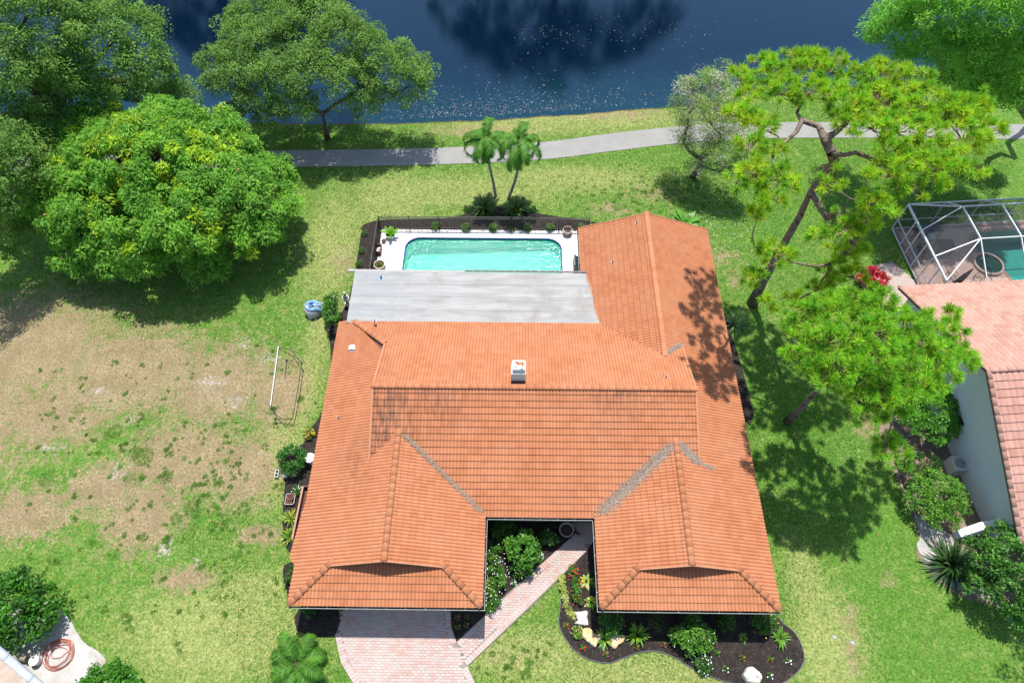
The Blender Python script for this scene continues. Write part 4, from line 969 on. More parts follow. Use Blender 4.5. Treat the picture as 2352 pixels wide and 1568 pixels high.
def palm(label, pts, r, nf, length, seed, el=(-.1, 1.1), sag=1.9, ll=.5, lw=.06, group=None, shaft=True, pal=None, name='palm_tree'):
    global rnd
    keep = rnd; rnd = random.Random(seed)
    t = thing(name, pts[0], label, 'palm tree' if name == 'palm_tree' else 'palm', group)
    if r > 0:
        mb = MB(); q = dens3(pts); mb.tube(q, [r * (1.35 - .45 * i / len(q)) for i in range(len(q))], 10); mb.build('trunk', m_greybark, t, smooth=True)
    top = Vector(pts[-1])
    if shaft:
        mb = MB(); mb.tube([top, top + Vector((0, 0, .55))], [r * 1.05, r * .6], 8); mb.build('crown_shaft', simple('green_shaft', (.16, .26, .07), .5), t, smooth=True); top = top + Vector((0, 0, .45))
    for k in range(nf):
        V = []; Fc = []; Cc = []
        az = k * 2.399 + rnd.uniform(-.2, .2); e = el[0] + (el[1] - el[0]) * ((k + .5) / nf)
        frond(V, Fc, Cc, top, az, e, length * rnd.uniform(.85, 1.1), sag * rnd.uniform(.85, 1.15), pal or [(.07, .19, .022), (.10, .25, .03), (.05, .14, .018)], ll=ll, lw=lw, nleaf=50 if lw > .04 else 26)
        obj_np('frond', np.array([tuple(v) for v in V]), Fc, m_leaf, t, colr=np.array(Cc))
    rnd = keep
    return t
def dens3(pts, sub=5):
    n = len(pts); o = []
    for i in range(n - 1):
        p0, p1, p2, p3 = (Vector(pts[max(0, min(n - 1, i + k))]) for k in (-1, 0, 1, 2))
        for k in range(sub):
            t = k / sub; o.append(.5 * ((2 * p1) + (-p0 + p2) * t + (2 * p0 - 5 * p1 + 4 * p2 - p3) * t * t + (-p0 + 3 * p1 - 3 * p2 + p3) * t ** 3))
    return o + [Vector(pts[-1])]
palm('left one of the twin slender palms leaning apart behind the pool', [P(1139, 452), P(1132, 415, 1.3), P(1122, 372, 3.0), P(1116, 336, 4.3)], .075, 12, 2.4, 51, ll=.55, group='twin palms behind the pool')
palm('right one of the twin slender palms, leaning towards the path', [P(1168, 455), P(1183, 415, 1.5), P(1192, 375, 2.9), P(1195, 340, 4.4)], .08, 13, 2.6, 52, ll=.55, group='twin palms behind the pool')
palm('small feathery palm growing in the lawn beside the driveway', [P(683, 1530), P(683, 1524, .5)], .08, 15, 1.75, 53, el=(.0, 1.1), sag=1.3, ll=.5, lw=.05, shaft=False)

# ---------------- strap-leaved and leafy garden plants
def strap_plant(name, label, cat, base, n, length, width, pal, seed=1, el=(.35, 1.35), sag=1.1, group=None, mat=None, seg=4):
    r = random.Random(seed); V = []; Fc = []; Cc = []
    for k in range(n):
        az = k * 2.399 + r.uniform(-.3, .3); e = el[0] + (el[1] - el[0]) * r.random(); l = length * r.uniform(.7, 1.1); p = Vector(base) + Vector((math.cos(az), math.sin(az), 0)) * .05 * length
        side = Vector((-math.sin(az), math.cos(az), 0)); c = r.choice(pal); g_ = r.uniform(.8, 1.25); o = len(V); sg = sag * r.uniform(.7, 1.3)
        for i in range(seg + 1):
            w = width * .5 * math.sin(math.pi * (.18 + .80 * i / seg)) * (1 if i < seg else .15); V.extend([tuple(p - side * w), tuple(p + side * w)]); Cc.extend([(c[0] * g_, c[1] * g_, c[2] * g_)] * 2)
            p = p + Vector((math.cos(az) * math.cos(e), math.sin(az) * math.cos(e), math.sin(e))) * (l / seg); e -= sg / seg
            if p.z < .04: p.z = .04
        for i in range(seg): Fc.append((o + 2 * i, o + 2 * i + 1, o + 2 * i + 3, o + 2 * i + 2))
    o_ = obj_np(name, V, Fc, mat or m_gloss, base=base, colr=np.array(Cc)); return tag(o_, label, cat, group)
def shrub(name, label, base, lobes, pal, leaf=(.12, .07), dens=26., cr=.22, per=40, flowers=None, cat='shrub', group=None, mat=None, seed=5, inner=.3, droop=.2):
    """lobes relative to the base: (dx,dy,z,r). foliage skin over real stems; flowers = (colour, count, size)"""
    t = thing(name, base, label, cat, group); Lb = [(base[0] + x, base[1] + y, z, r) for x, y, z, r in lobes]
    per = int(per * 1.35); leaf = (leaf[0] * 1.2, leaf[1] * 1.15); R2_ = 1.3
    C_, R2 = lobes_to_clumps(Lb, 1.35 * max(dens, 4.5 / min(l[3] for l in Lb) ** 2 * 1.0), cr, -.2, inner)
    V, Fc, Cc = leaves(C_, R2 * 1.3, per, leaf[0], leaf[1], pal, droop, shell=.6)
    obj_np('foliage', V, Fc, mat or m_gloss, t, colr=Cc)
    mb = MB(); r = random.Random(seed)
    for x, y, z, q in Lb: mb.tube(wig((base[0] + r.uniform(-.1, .1), base[1] + r.uniform(-.1, .1), 0), (x, y, z), 3, .08, r.random()), [.03, .025, .018, .012], 5, cap=False)
    mb.build('stem', m_bark, t)
    if flowers:
        for col, cnt, sz in flowers:
            V = []; Fc = []; Cc = []
            for _ in range(cnt):
                l = r.choice(Lb); a = r.uniform(0, 6.28); u = r.uniform(.15, 1.); q = l[3] * 1.02 + cr * 1.1; s_ = math.sqrt(1 - u * u)
                c0 = Vector((l[0] + q * math.cos(a) * s_, l[1] + q * math.sin(a) * s_, l[2] + q * u * .9)); o = len(V)
                V.append(tuple(c0 + Vector((0, 0, .0))))
                for k in range(5): b = k * 1.2566 + a; V.append(tuple(c0 + Vector((math.cos(b) * sz, math.sin(b) * sz, sz * .35)))); V.append(tuple(c0 + Vector((math.cos(b + .63) * sz * .55, math.sin(b + .63) * sz * .55, sz * .2))))
                for k in range(5): Fc.append((o, o + 1 + 2 * k, o + 2 + 2 * k)); Fc.append((o, o + 2 + 2 * k, o + 1 + (2 * k + 2) % 10))
                Cc.extend([col] * 11)
            obj_np('blossom', V, Fc, tinted('petal', .6, .2, .1), t, colr=np.array(Cc))
    return t
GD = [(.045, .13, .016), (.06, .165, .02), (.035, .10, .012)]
GY_ = [(.10, .22, .02), (.16, .27, .03), (.08, .18, .02)]
WHT = (.75, .75, .74)
def ball(r, n=5, z=None, seed=1, flat=.8):
    q = random.Random(seed); z = z or r; o = [(0, 0, z * .75, r * .7)]
    for k in range(n): a = k * 6.28 / n + q.random(); o.append((math.cos(a) * r * .45, math.sin(a) * r * .45, z * q.uniform(.5, .7), r * q.uniform(.45, .6)))
    return o
S = shrub
# courtyard
S('shrub', 'large rounded glossy shrub in the middle of the front courtyard', P(1200, 1280), [(0, .1, 1.1, .62), (-.35, .2, .9, .5), (.35, .25, .9, .5), (.1, -.35, .9, .48), (-.3, -.3, .8, .42), (.45, -.2, .8, .4), (.05, .55, .95, .45)], [(.07, .21, .018), (.095, .25, .025), (.05, .15, .014)], (.15, .085), 34, .2, 34)
S('flowering_shrub', 'leafy shrub dotted with white flowers along the left side of the courtyard', P(1145, 1325), [(-.1, .95, .5, .36), (-.15, .5, .55, .4), (-.05, .1, .5, .4), (0, -.35, .45, .36), (-.25, -.75, .4, .3)], GD + GY_[:1], (.11, .055), 40, .15, 34, [(WHT, 48, .026)])
S('flowering_shrub', 'low shrub with white flowers just below the large courtyard shrub', P(1198, 1318), [(-.3, 0, .35, .3), (.1, .0, .38, .32), (.35, .15, .35, .26)], GD, (.10, .055), 40, .15, 34, [(WHT, 26, .024)])
S('flowering_shrub', 'low white-flowered shrub at the front corner of the left roof wing', P(1128, 1385), [(-.2, .2, .35, .3), (.1, .0, .35, .3), (0, -.25, .3, .25)], GD, (.11, .055), 40, .14, 34, [(WHT, 36, .026)])
S('shrub', 'shaded shrub against the back wall of the courtyard at the left', P(1160, 1225), ball(.6, 5, .9, 2), GD, (.14, .08), 22, .2, 26)
S('shrub', 'sparse shaded shrub between the large shrub and the round pot', P(1258, 1240), ball(.42, 5, .6, 3), GD, (.12, .07), 18, .16, 20, [(WHT, 6, .03)])
for i, (px, py, l, lab, n) in enumerate([(1128, 1262, .75, 'dark strap-leaved lily by the gutter at the upper left of the courtyard', 34), (1124, 1300, .7, 'dark strap-leaved lily in the middle of the courtyard left edge', 34), (1124, 1345, .6, 'yellowish strap-leaved lily lower on the courtyard left edge', 30), (1120, 1368, .5, 'small bright strap-leaved plant near the left wing corner', 26)]):
    strap_plant('lily_plant', lab, 'plant', P(px, py), n, l, .06, [(.04, .10, .02), (.07, .16, .03), (.03, .08, .015)] if i < 2 else [(.10, .20, .03), (.22, .30, .08)], 60 + i)
for i, (px, py, lab) in enumerate([(1242, 1277, 'small white-flowered plant beside the walkway at the courtyard shrub'), (1180, 1338, 'small white-flowered plant on the mulch left of the walkway')]):
    S('bedding_plant', lab, P(px, py), ball(.12, 3, .12, i), GD, (.06, .04), 60, .07, 16, [(WHT, 14, .03)], cat='plant')
# narrow bed beside the right wing
S('hedge', 'trimmed narrow green hedge with red flowers at its near end beside the walkway', P(1322, 1345), [(-.13, .75, .2, .2), (-.1, .5, .22, .22), (-.05, .25, .22, .22), (0, 0, .22, .22), (.02, -.25, .22, .22), (.05, -.5, .22, .22), (.08, -.72, .2, .2)], [(.055, .17, .02), (.075, .20, .03)], (.07, .04), 90, .09, 26, [((.62, .03, .02), 40, .035)], cat='hedge')
S('ground_cover', 'pale yellow-green variegated ground cover along the edge of the front bed', P(1298, 1365), [(-.15, .7, .1, .17), (-.13, .45, .1, .18), (-.1, .15, .1, .18), (-.05, -.15, .1, .18), (.02, -.45, .1, .18), (.15, -.75, .1, .16), (.3, -.95, .08, .14)], [(.38, .42, .10), (.30, .38, .08), (.46, .48, .18)], (.06, .035), 90, .08, 26, cat='plant')
for i, (px, py, lab) in enumerate([(1346, 1334, 'variegated yellow-edged plant nearest the end of the walkway'), (1358, 1383, 'variegated yellow-edged plant tucked under the gutter corner')]):
    strap_plant('variegated_plant', lab, 'plant', P(px, py), 14, .42, .16, [(.42, .48, .05), (.10, .24, .03), (.30, .38, .04)], 70 + i, (.2, 1.0), .8)
    strap_plant('bedding_plant', lab.replace('variegated yellow-edged plant', 'small green leafy tuft beside the variegated plant'), 'plant', P(px + 16, py + 8), 10, .25, .1, GD, 75 + i, (.2, 1.), .8)
# front right bed
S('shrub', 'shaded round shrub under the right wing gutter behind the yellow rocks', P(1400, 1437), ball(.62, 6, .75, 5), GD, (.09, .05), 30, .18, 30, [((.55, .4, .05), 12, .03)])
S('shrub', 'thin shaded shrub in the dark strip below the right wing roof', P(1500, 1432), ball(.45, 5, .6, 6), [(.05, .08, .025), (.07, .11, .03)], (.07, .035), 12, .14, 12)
S('shrub', 'big sunlit leafy shrub in the front bed before the right wing', PB(1592, 1462, .6), [(0, 0, .75, .5), (-.45, .0, .6, .42), (.4, .1, .65, .42), (.1, .45, .7, .4), (-.2, -.4, .5, .38), (.3, -.35, .5, .36), (.65, .1, .45, .3), (-.75, .05, .4, .26)], [(.08, .21, .02), (.11, .25, .03), (.055, .15, .014)], (.14, .075), 36, .18, 32, [(WHT, 14, .03)])
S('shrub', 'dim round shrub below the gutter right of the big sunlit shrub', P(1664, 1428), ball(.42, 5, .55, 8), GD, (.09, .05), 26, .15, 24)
S('shrub', 'shrub with a few yellow flowers under the right corner of the roof', P(1748, 1432), ball(.55, 6, .8, 9), GD, (.09, .05), 28, .17, 28, [((.6, .45, .04), 14, .035)])
ST = [(.13, .27, .02), (.19, .33, .03), (.08, .19, .02)]
strap_plant('fern_plant', 'lime green spiky plant between the two yellow rocks', 'plant', P(1388, 1468), 40, .62, .10, ST, 80)
strap_plant('fern_plant', 'lime green spiky plant standing right of the yellow rocks', 'plant', P(1464, 1458), 42, .66, .10, ST, 81)
strap_plant('fern_plant', 'stiff bright green spiky plant at the right end of the front bed', 'plant', P(1791, 1466), 44, .55, .07, [(.10, .26, .02), (.14, .3, .03)], 82)
strap_plant('fern_plant', 'small drooping green plant in the front bed behind the spiky plant row', 'plant', P(1706, 1465), 14, .32, .08, ST, 83)
strap_plant('fern_plant', 'small dark leafy plant left of the big sunlit shrub', 'plant', P(1552, 1450), 16, .4, .1, GD, 84)
S('bedding_plant', 'yellow-green tuft at the upper end of the large yellow rock', P(1326, 1452), ball(.26, 4, .25, 4), GY_ + [(.3, .3, .08)], (.07, .04), 50, .1, 22, [((.6, .5, .35), 16, .03)], cat='plant')
RED = (.62, .03, .02); PNK = (.70, .03, .18)
for i, (px, py, col, lab) in enumerate([(1300, 1437, RED, 'small red-flowered plant at the left tip of the front bed'), (1339, 1487, RED, 'small red-flowered plant below the large yellow rock'), (1391, 1500, PNK, 'bright pink flower on the mulch near the bed edge'),
        (1461, 1484, (.45, .08, .06), 'tiny dull red flower below the right spiky plant'), (1522, 1479, PNK, 'lone pink flower near the big sunlit shrub'), (1646, 1500, (.1, .2, .03), 'tiny green seedling on the mulch right of the big shrub'),
        (1704, 1511, (.45, .1, .04), 'tiny reddish plant above the white boulder'), (1768, 1513, (.5, .1, .08), 'tiny red-tipped plant between the boulder and the bed edge'), (1809, 1518, WHT, 'white-flowered plant at the right edge of the front bed'),
        (1665, 1536, WHT, 'white-flowered plant at the bottom edge left of the boulder'), (1767, 1551, WHT, 'white-flowered plant at the bottom edge right of the boulder'),
        (1052, 1417, PNK, 'pink flower nearest the roof in the shaded wedge bed'), (1072, 1434, PNK, 'pink flower lowest in the shaded wedge bed'), (1073, 1416, (.3, .08, .06), 'dull red plant at the right of the shaded wedge bed'), (1053, 1438, (.2, .2, .05), 'small green plant at the left of the shaded wedge bed')]):
    S('bedding_plant', lab, P(px, py), ball(.11, 3, .12, i), GD, (.05, .035), 60, .06, 14, [(col, 7, .036)], cat='plant')
S('shrub', 'white-speckled low shrub spilling over the bed edge below the big sunlit shrub', P(1612, 1528), ball(.38, 5, .35, 12), GD, (.08, .05), 40, .14, 26, [(WHT, 30, .03)])
S('shrub', 'dark shrub at the corner of the garage under the left wing gutter', P(716, 1402), ball(.4, 4, .5, 3), GD, (.1, .06), 14, .14, 16)
# left side of the house
S('shrub', 'clipped round bush beside the concrete block at the left wall', P(678, 1068), [(0, 0, .75, .7), (-.25, .2, .6, .55), (.3, .1, .6, .5), (0, -.35, .55, .5), (-.1, .5, .6, .45)], [(.04, .15, .018), (.055, .18, .025)], (.09, .05), 46, .15, 30)
S('shrub', 'clipped box-like bush by the corner of the flat grey roof', P(772, 735), [(-.1, .6, 1., .5), (0, .2, 1.1, .5), (0, -.2, 1.1, .5), (.05, -.6, 1., .5), (-.2, 0, .7, .5), (-.2, .8, .6, .4)], [(.045, .15, .014), (.065, .19, .02), (.035, .11, .012)], (.12, .07), 44, .17, 30)
S('croton_plant', 'yellow-leaved plant in the left bed beside the lawn corner', P(712, 1000), ball(.3, 4, .3, 3), [(.55, .45, .04), (.42, .36, .08), (.12, .18, .04)], (.09, .05), 26, .12, 14, cat='plant')
strap_plant('croton_plant', 'yellow-green spiky plant just below the tray of red pots', 'plant', P(668, 1192), 46, .55, .07, [(.34, .36, .02), (.12, .24, .02), (.08, .17, .02)], 90, (.3, 1.2), .9)
strap_plant('croton_plant', 'yellow-green spiky plant lower down beside the brown planter', 'plant', P(666, 1232), 46, .55, .07, [(.34, .36, .02), (.12, .24, .02), (.08, .17, .02)], 91, (.3, 1.2), .9)
S('flowering_shrub', 'small white-flowered plant between the red pots and the planter', P(685, 1130), ball(.22, 4, .22, 2), GD, (.07, .04), 40, .1, 20, [(WHT, 18, .03)], cat='plant')
S('shrub', 'little green bush half under the eave at the lower left of the roof', P(672, 1325), [(0, .3, .3, .25), (0, 0, .3, .28), (0, -.3, .3, .25)], GD, (.08, .045), 50, .12, 24)
# bottom-left shrubs
S('shrub', 'large dark glossy shrub at the left edge above the sandy corner', PB(48, 1395, 1.2), [(0, 0, 1.5, 1.2), (.9, -.6, 1., .8), (.4, -1., .9, .8), (-1., .2, 1.7, 1.2), (.6, .3, 1.2, .8), (-.2, .8, 1.4, .9), (.6, -.4, 1., .75), (-1.2, -.5, 1.3, 1.), (-.3, -.7, 1., .8), (1.1, .1, .8, .55)], [(.045, .16, .012), (.06, .20, .015), (.03, .10, .01)], (.16, .09), 15, .34, 48)
S('shrub', 'low green shrub at the bottom edge of the lawn below the hose coil', PB(258, 1562, .6), [(0, 0, .6, .7), (-.7, -.1, .6, .65), (.7, 0, .5, .55), (0, .4, .5, .5), (-.4, -.5, .5, .6), (.4, -.5, .5, .6)], [(.05, .18, .012), (.065, .22, .018)], (.13, .07), 20, .26, 44)
# pool surroundings
for i, (px, py, lab) in enumerate([(1002, 524, 'small bush behind the fence, leftmost of the row behind the pool'), (1070, 527, 'second small bush from the left behind the pool fence'), (1133, 528, 'small bush behind the fence left of the reddish plant'), (1264, 528, 'small bush behind the fence right of the palms'),
        (1335, 528, 'small bush between the palms and the round flower pot'), (1357, 530, 'small bush just left of the round flower pot'), (1408, 530, 'small bush at the right end of the pool fence'), (1210, 530, 'low dark bush behind the middle of the pool fence')]):
    S('small_bush', lab, P(px, py), ball(.28, 4, .32, i), [(.10, .20, .04), (.14, .25, .06), (.07, .15, .03)], (.09, .04), 34, .12, 18, cat='shrub', group='small bushes behind the pool fence')
strap_plant('croton_plant', 'reddish yellow-green plant behind the middle of the pool fence', 'plant', P(1176, 530), 30, .38, .06, [(.3, .10, .04), (.16, .24, .03), (.25, .3, .05)], 95)
strap_plant('dwarf_palm', 'dense leafy clump at the foot of the left palm', 'plant', P(1113, 482), 130, 1.15, .13, [(.05, .115, .016), (.08, .16, .03), (.035, .085, .012)], 96, (.1, 1.45), 1.2)
strap_plant('dwarf_palm', 'dense leafy clump with brighter leaves at the foot of the right palm', 'plant', P(1185, 485), 130, 1.15, .13, [(.06, .13, .016), (.10, .20, .03), (.04, .10, .012)], 97, (.1, 1.45), 1.2)
strap_plant('banana_plant', 'banana plant with broad bright leaves behind the back gable', 'plant', P(1574, 516), 16, 1.25, .40, [(.09, .26, .03), (.12, .30, .04)], 98, (.4, 1.3), 1.1)
strap_plant('yucca_plant', 'spiky yucca beside the right wall under the pine shadow', 'plant', P(1688, 745), 70, 1.1, .06, [(.12, .22, .09), (.17, .28, .12)], 99, (.1, 1.4), .25)
for i, (px, py) in enumerate([(838, 540), (832, 580), (826, 610)]):
    S('small_bush', ['low weedy bush beside the top of the side fence', 'low weedy bush beside the middle of the side fence', 'low weedy bush beside the flat roof end of the side fence'][i], P(px, py), ball(.25, 4, .2, i), [(.06, .13, .03)], (.06, .03), 20, .12, 10)
# ------------------------------------------------------------------ pool terrace
PX0, PX1, PY0, PY1 = -7.35, 2.92, 25.7, 30.45
def rrect(x0, x1, y0, y1, r, n=8, rb=None):
    o = []
    for (cx, cy, a0, q) in ((x1 - r, y1 - r, 0, r), (x0 + r, y1 - r, 90, r), (x0 + (rb or r), y0 + (rb or r), 180, rb or r), (x1 - (rb or r), y0 + (rb or r), 270, rb or r)):
        for k in range(n + 1): a = R_(a0 + 90 * k / n); o.append((cx + q * math.cos(a), cy + q * math.sin(a)))
    return o
inner = rrect(PX0, PX1, PY0, PY1, .95, rb=.5)
def ring(mb, inn, outer_fn, z):
    n = len(inn); vs = [W(x, y, z) for x, y in inn] + [W(*outer_fn(x, y), z) for x, y in inn]
    mb.add(vs, [(i, (i + 1) % n, n + (i + 1) % n, n + i) for i in range(n)])
DX0, DX1, DY0, DY1 = -9.02, 4.42, 21.85, 31.15
def to_rect(x, y):
    cx, cy = (PX0 + PX1) / 2, (PY0 + PY1) / 2; dx, dy = x - cx, y - cy
    t = 9e9
    if dx > 1e-9: t = min(t, (DX1 - cx) / dx)
    if dx < -1e-9: t = min(t, (DX0 - cx) / dx)
    if dy > 1e-9: t = min(t, (DY1 - cy) / dy)
    if dy < -1e-9: t = min(t, (DY0 - cy) / dy)
    return cx + dx * t, cy + dy * t
# add rays through the corners so the outer edge is a true rectangle
cx, cy = (PX0 + PX1) / 2, (PY0 + PY1) / 2
m_deck = surf_mat('white_pool_deck', (.60, .585, .56), (.68, .665, .64), .7, 45., .8, .15, (.60, .50, .42), .35)
mb = MB(); n = len(inner)
outer = [to_rect(x, y) for x, y in inner]
vs = []; idxs = []
for i in range(n):
    vs.append((inner[i], outer[i]))
allv = [W(a[0], a[1], .06) for a, b in vs] + [W(b[0], b[1], .06) for a, b in vs]; fs = []
for i in range(n):
    j = (i + 1) % n; a, b = outer[i], outer[j]
    corner = None
    for c in ((DX0, DY0), (DX0, DY1), (DX1, DY0), (DX1, DY1)):
        if abs(a[0] - b[0]) > 1e-6 and abs(a[1] - b[1]) > 1e-6 and min(abs(a[0] - c[0]), abs(b[0] - c[0])) < 1e-6 and min(abs(a[1] - c[1]), abs(b[1] - c[1])) < 1e-6: corner = c
    if corner: allv.append(W(*corner, .06)); fs.append((i, j, n + j, len(allv) - 1, n + i))
    else: fs.append((i, j, n + j, n + i))
mb.add(allv, fs)
q = [W(*c)[:2] for c in ((DX0, DY0), (DX1, DY0), (DX1, DY1), (DX0, DY1))]; mb.prism(q, -.1, .06, top=False)
tag(mb.build('pool_deck', m_deck), kind='structure')
pool = thing('swimming_pool', W(cx, cy, 0), 'turquoise rectangular swimming pool with rounded corners beside the grey flat roof', 'swimming pool')
mb = MB(); ins = [(cx + (x - cx) * (1 - .02), cy + (y - cy) * (1 - .04)) for x, y in inner]; DEP = 1.15
vs = [W(x, y, -.10) for x, y in inner] + [W(x, y, -.35) for x, y in inner] + [W(x, y, -DEP + (.35 if x > -1 else 0) * min(1, (x + 1) / 2.)) for x, y in ins]
mb.add(vs, [(i, (i + 1) % n, n + (i + 1) % n, n + i)[::-1] for i in range(n)] + [(n + i, n + (i + 1) % n, 2 * n + (i + 1) % n, 2 * n + i)[::-1] for i in range(n)])
c_ = len(mb.v); mb.add([W(cx, cy, -DEP + .05)] + vs[2 * n:], [(0, 1 + i, 1 + (i + 1) % n) for i in range(n)])
mb.build('basin', surf_mat('pool_plaster', (.48, .64, .60), (.58, .73, .68), .8, 20., .8, .1), pool)
# rim: blue tile band, coping nose
def pool_tile_mat():
    m, nt = new_mat('blue_pool_tile'); p = pos(nt)
    c = mixc(nt, ramp(nt, noise(nt, p, 9., 2), .45, .55), (.012, .022, .12), (.03, .05, .22)); out(nt, bsdf(nt, c, .2, .6)); return m
mpt = pool_tile_mat()
per = 0.; pts_ = inner + [inner[0]]; tile_me = None; seg_ = []
for i in range(n):
    a, b = Vector(pts_[i]), Vector(pts_[i + 1]); seg_.append((a, b, (b - a).length))
tot = sum(s[2] for s in seg_); cnt = 180; step = tot / cnt
mbt = MB(); mbt.box((0, 0, 0), (step * .93, .065, .14)); tile_me = mesh_np('waterline_tile', np.array(mbt.v), mbt.f, np.array(mbt.c), False, mpt)
org = Vector(origin(pool)); acc = 0.; k = 0
for a, b, l in seg_:
    while k < cnt and (k + .5) * step < acc + l:
        t_ = ((k + .5) * step - acc) / l; p_ = a.lerp(b, t_); d_ = (b - a).normalized(); inw = Vector((-d_.y, d_.x))
        p_ = p_ + inw * .03
        o = bpy.data.objects.new('waterline_tile', tile_me); COL.objects.link(o); o.parent = pool
        o.location = Vector(W(p_.x, p_.y, .004)) - org; o.rotation_euler = (0, 0, math.atan2(d_.y, d_.x) - YAW); k += 1
    acc += l
def water_mat(name, tint, rough=.03, bstr=.5, scale=2.6, dist=.25, extra=.06, body=0.):
    m, nt = new_mat(name); p = pos(nt)
    v = nt.nodes.new('ShaderNodeTexVoronoi'); v.feature = 'SMOOTH_F1'; v.inputs['Scale'].default_value = scale
    mp = nt.nodes.new('ShaderNodeMapping'); mp.inputs['Scale'].default_value = (1, 1.25, 1)
    dsp = mixc(nt, .14, p, nt.nodes.new('ShaderNodeTexNoise').outputs[1], 'ADD'); L(nt, dsp, mp.inputs[0]); L(nt, mp.outputs[0], v.inputs['Vector'])
    h = mth(nt, 'ADD', v.outputs['Distance'], mth(nt, 'MULTIPLY', noise(nt, p, scale * 2.2, 3), .5))
    b = nt.nodes.new('ShaderNodeBump'); b.inputs['Strength'].default_value = bstr; b.inputs['Distance'].default_value = dist; L(nt, h, b.inputs['Height'])
    tr = nt.nodes.new('ShaderNodeBsdfTransparent'); tr.inputs[0].default_value = (*tint, 1)
    gl = nt.nodes.new('ShaderNodeBsdfGlossy'); gl.inputs['Roughness'].default_value = rough; L(nt, b.outputs[0], gl.inputs['Normal'])
    fr_ = nt.nodes.new('ShaderNodeFresnel'); fr_.inputs[0].default_value = 1.33; L(nt, b.outputs[0], fr_.inputs[1])
    mx = nt.nodes.new('ShaderNodeMixShader'); L(nt, mth(nt, 'ADD', fr_.outputs[0], extra, True), mx.inputs[0]); L(nt, tr.outputs[0], mx.inputs[1]); L(nt, gl.outputs[0], mx.inputs[2])
    sh_ = mx.outputs[0]
    if body:       # light scattered back by the water itself
        df = nt.nodes.new('ShaderNodeBsdfDiffuse'); df.inputs[0].default_value = (tint[0] * .2, tint[1] * .62, tint[2] * .62, 1)
        m2 = nt.nodes.new('ShaderNodeMixShader'); m2.inputs[0].default_value = body; L(nt, sh_, m2.inputs[1]); L(nt, df.outputs[0], m2.inputs[2]); sh_ = m2.outputs[0]
    out(nt, sh_); return m
wm = water_mat('pool_water', (.36, .90, .72), .13, 1., 7.5, .032, .03, .26)
mb = MB(); mb.add([W(x, y, -.085) for x, y in inner], [tuple(range(n))]); mb.build('water', wm, pool)
mb = MB()
for i, z in enumerate((-.35, -.65, -.95)): mb.prism([W(x, y)[:2] for x, y in rrect(2.92 - .35 * (3 - i) - .3, 2.6 + .3, 26.1, 27.4, .15, 3)], -1.5, -.35 - .3 * (2 - i) if False else z - .0)
# coping edge
mb = MB(); io = [(cx + (x - cx) * 1.0 + (.0), y) for x, y in inner]
def off(pts, d):
    o = []; m = len(pts)
    for i in range(m):
        a, b = Vector(pts[i - 1]), Vector(pts[(i + 1) % m]); t_ = (b - a).normalized(); o.append((pts[i][0] + t_.y * d, pts[i][1] - t_.x * d))
    return o
o1 = off(inner, .30); vs = [W(x, y, .078) for x, y in inner] + [W(x, y, .078) for x, y in o1] + [W(x, y, .03) for x, y in inner] + [W(x, y, .06) for x, y in o1]
mb.add(vs, [(i, (i + 1) % n, n + (i + 1) % n, n + i)[::-1] for i in range(n)] + [(i, 2 * n + i, 2 * n + (i + 1) % n, (i + 1) % n)[::-1] for i in range(n)] + [(n + i, n + (i + 1) % n, 3 * n + (i + 1) % n, 3 * n + i)[::-1] for i in range(n)])
mb.build('coping', surf_mat('pool_coping', (.66, .65, .63), (.74, .73, .71), 1., 40., .8, .1), pool)

# picket fence round the pool terrace
m_fence = simple('bronze_fence', (.050, .040, .034), .45, .4)
FH = 1.22; FL = (-9.12, 25.65); FC = (-9.12, 31.22); FR = (4.72, 31.22); FE = (4.72, 29.3)
fence = thing('pool_fence', W(-2.2, 31.22, 0), 'dark bronze picket fence around two sides of the pool terrace', 'fence')
mb = MB(); mb.box((0, 0, 0), (.026, .026, 1.06)); pk = mesh_np('picket', np.array(mb.v), mb.f, np.array(mb.c), False, m_fence)
mb = MB(); mb.box((0, 0, 0), (.055, .055, 1.26)); pst = mesh_np('post', np.array(mb.v), mb.f, np.array(mb.c), False, m_fence)
org = Vector(origin(fence)); rl = []
for a, b in ((FL, FC), (FC, FR), (FR, FE)):
    a, b = Vector(a), Vector(b); l = (b - a).length; npost = max(1, round(l / 1.85))
    for z in (.12, 1.04, 1.20):
        mb = MB(); mb.beam(W(a.x, a.y, z), W(b.x, b.y, z), .035, .035); mb.build('rail', m_fence, fence)
    for k in range(npost + (1 if b == Vector(FE) else 0)):
        p_ = a.lerp(b, k / npost); o = bpy.data.objects.new('post', pst); COL.objects.link(o); o.parent = fence; o.location = Vector(W(p_.x, p_.y, .63)) - org; o.rotation_euler.z = -YAW
    m_ = int(l / .105)
    for k in range(1, m_):
        p_ = a.lerp(b, k / m_); o = bpy.data.objects.new('picket', pk); COL.objects.link(o); o.parent = fence; o.location = Vector(W(p_.x, p_.y, .60)) - org; o.rotation_euler.z = -YAW
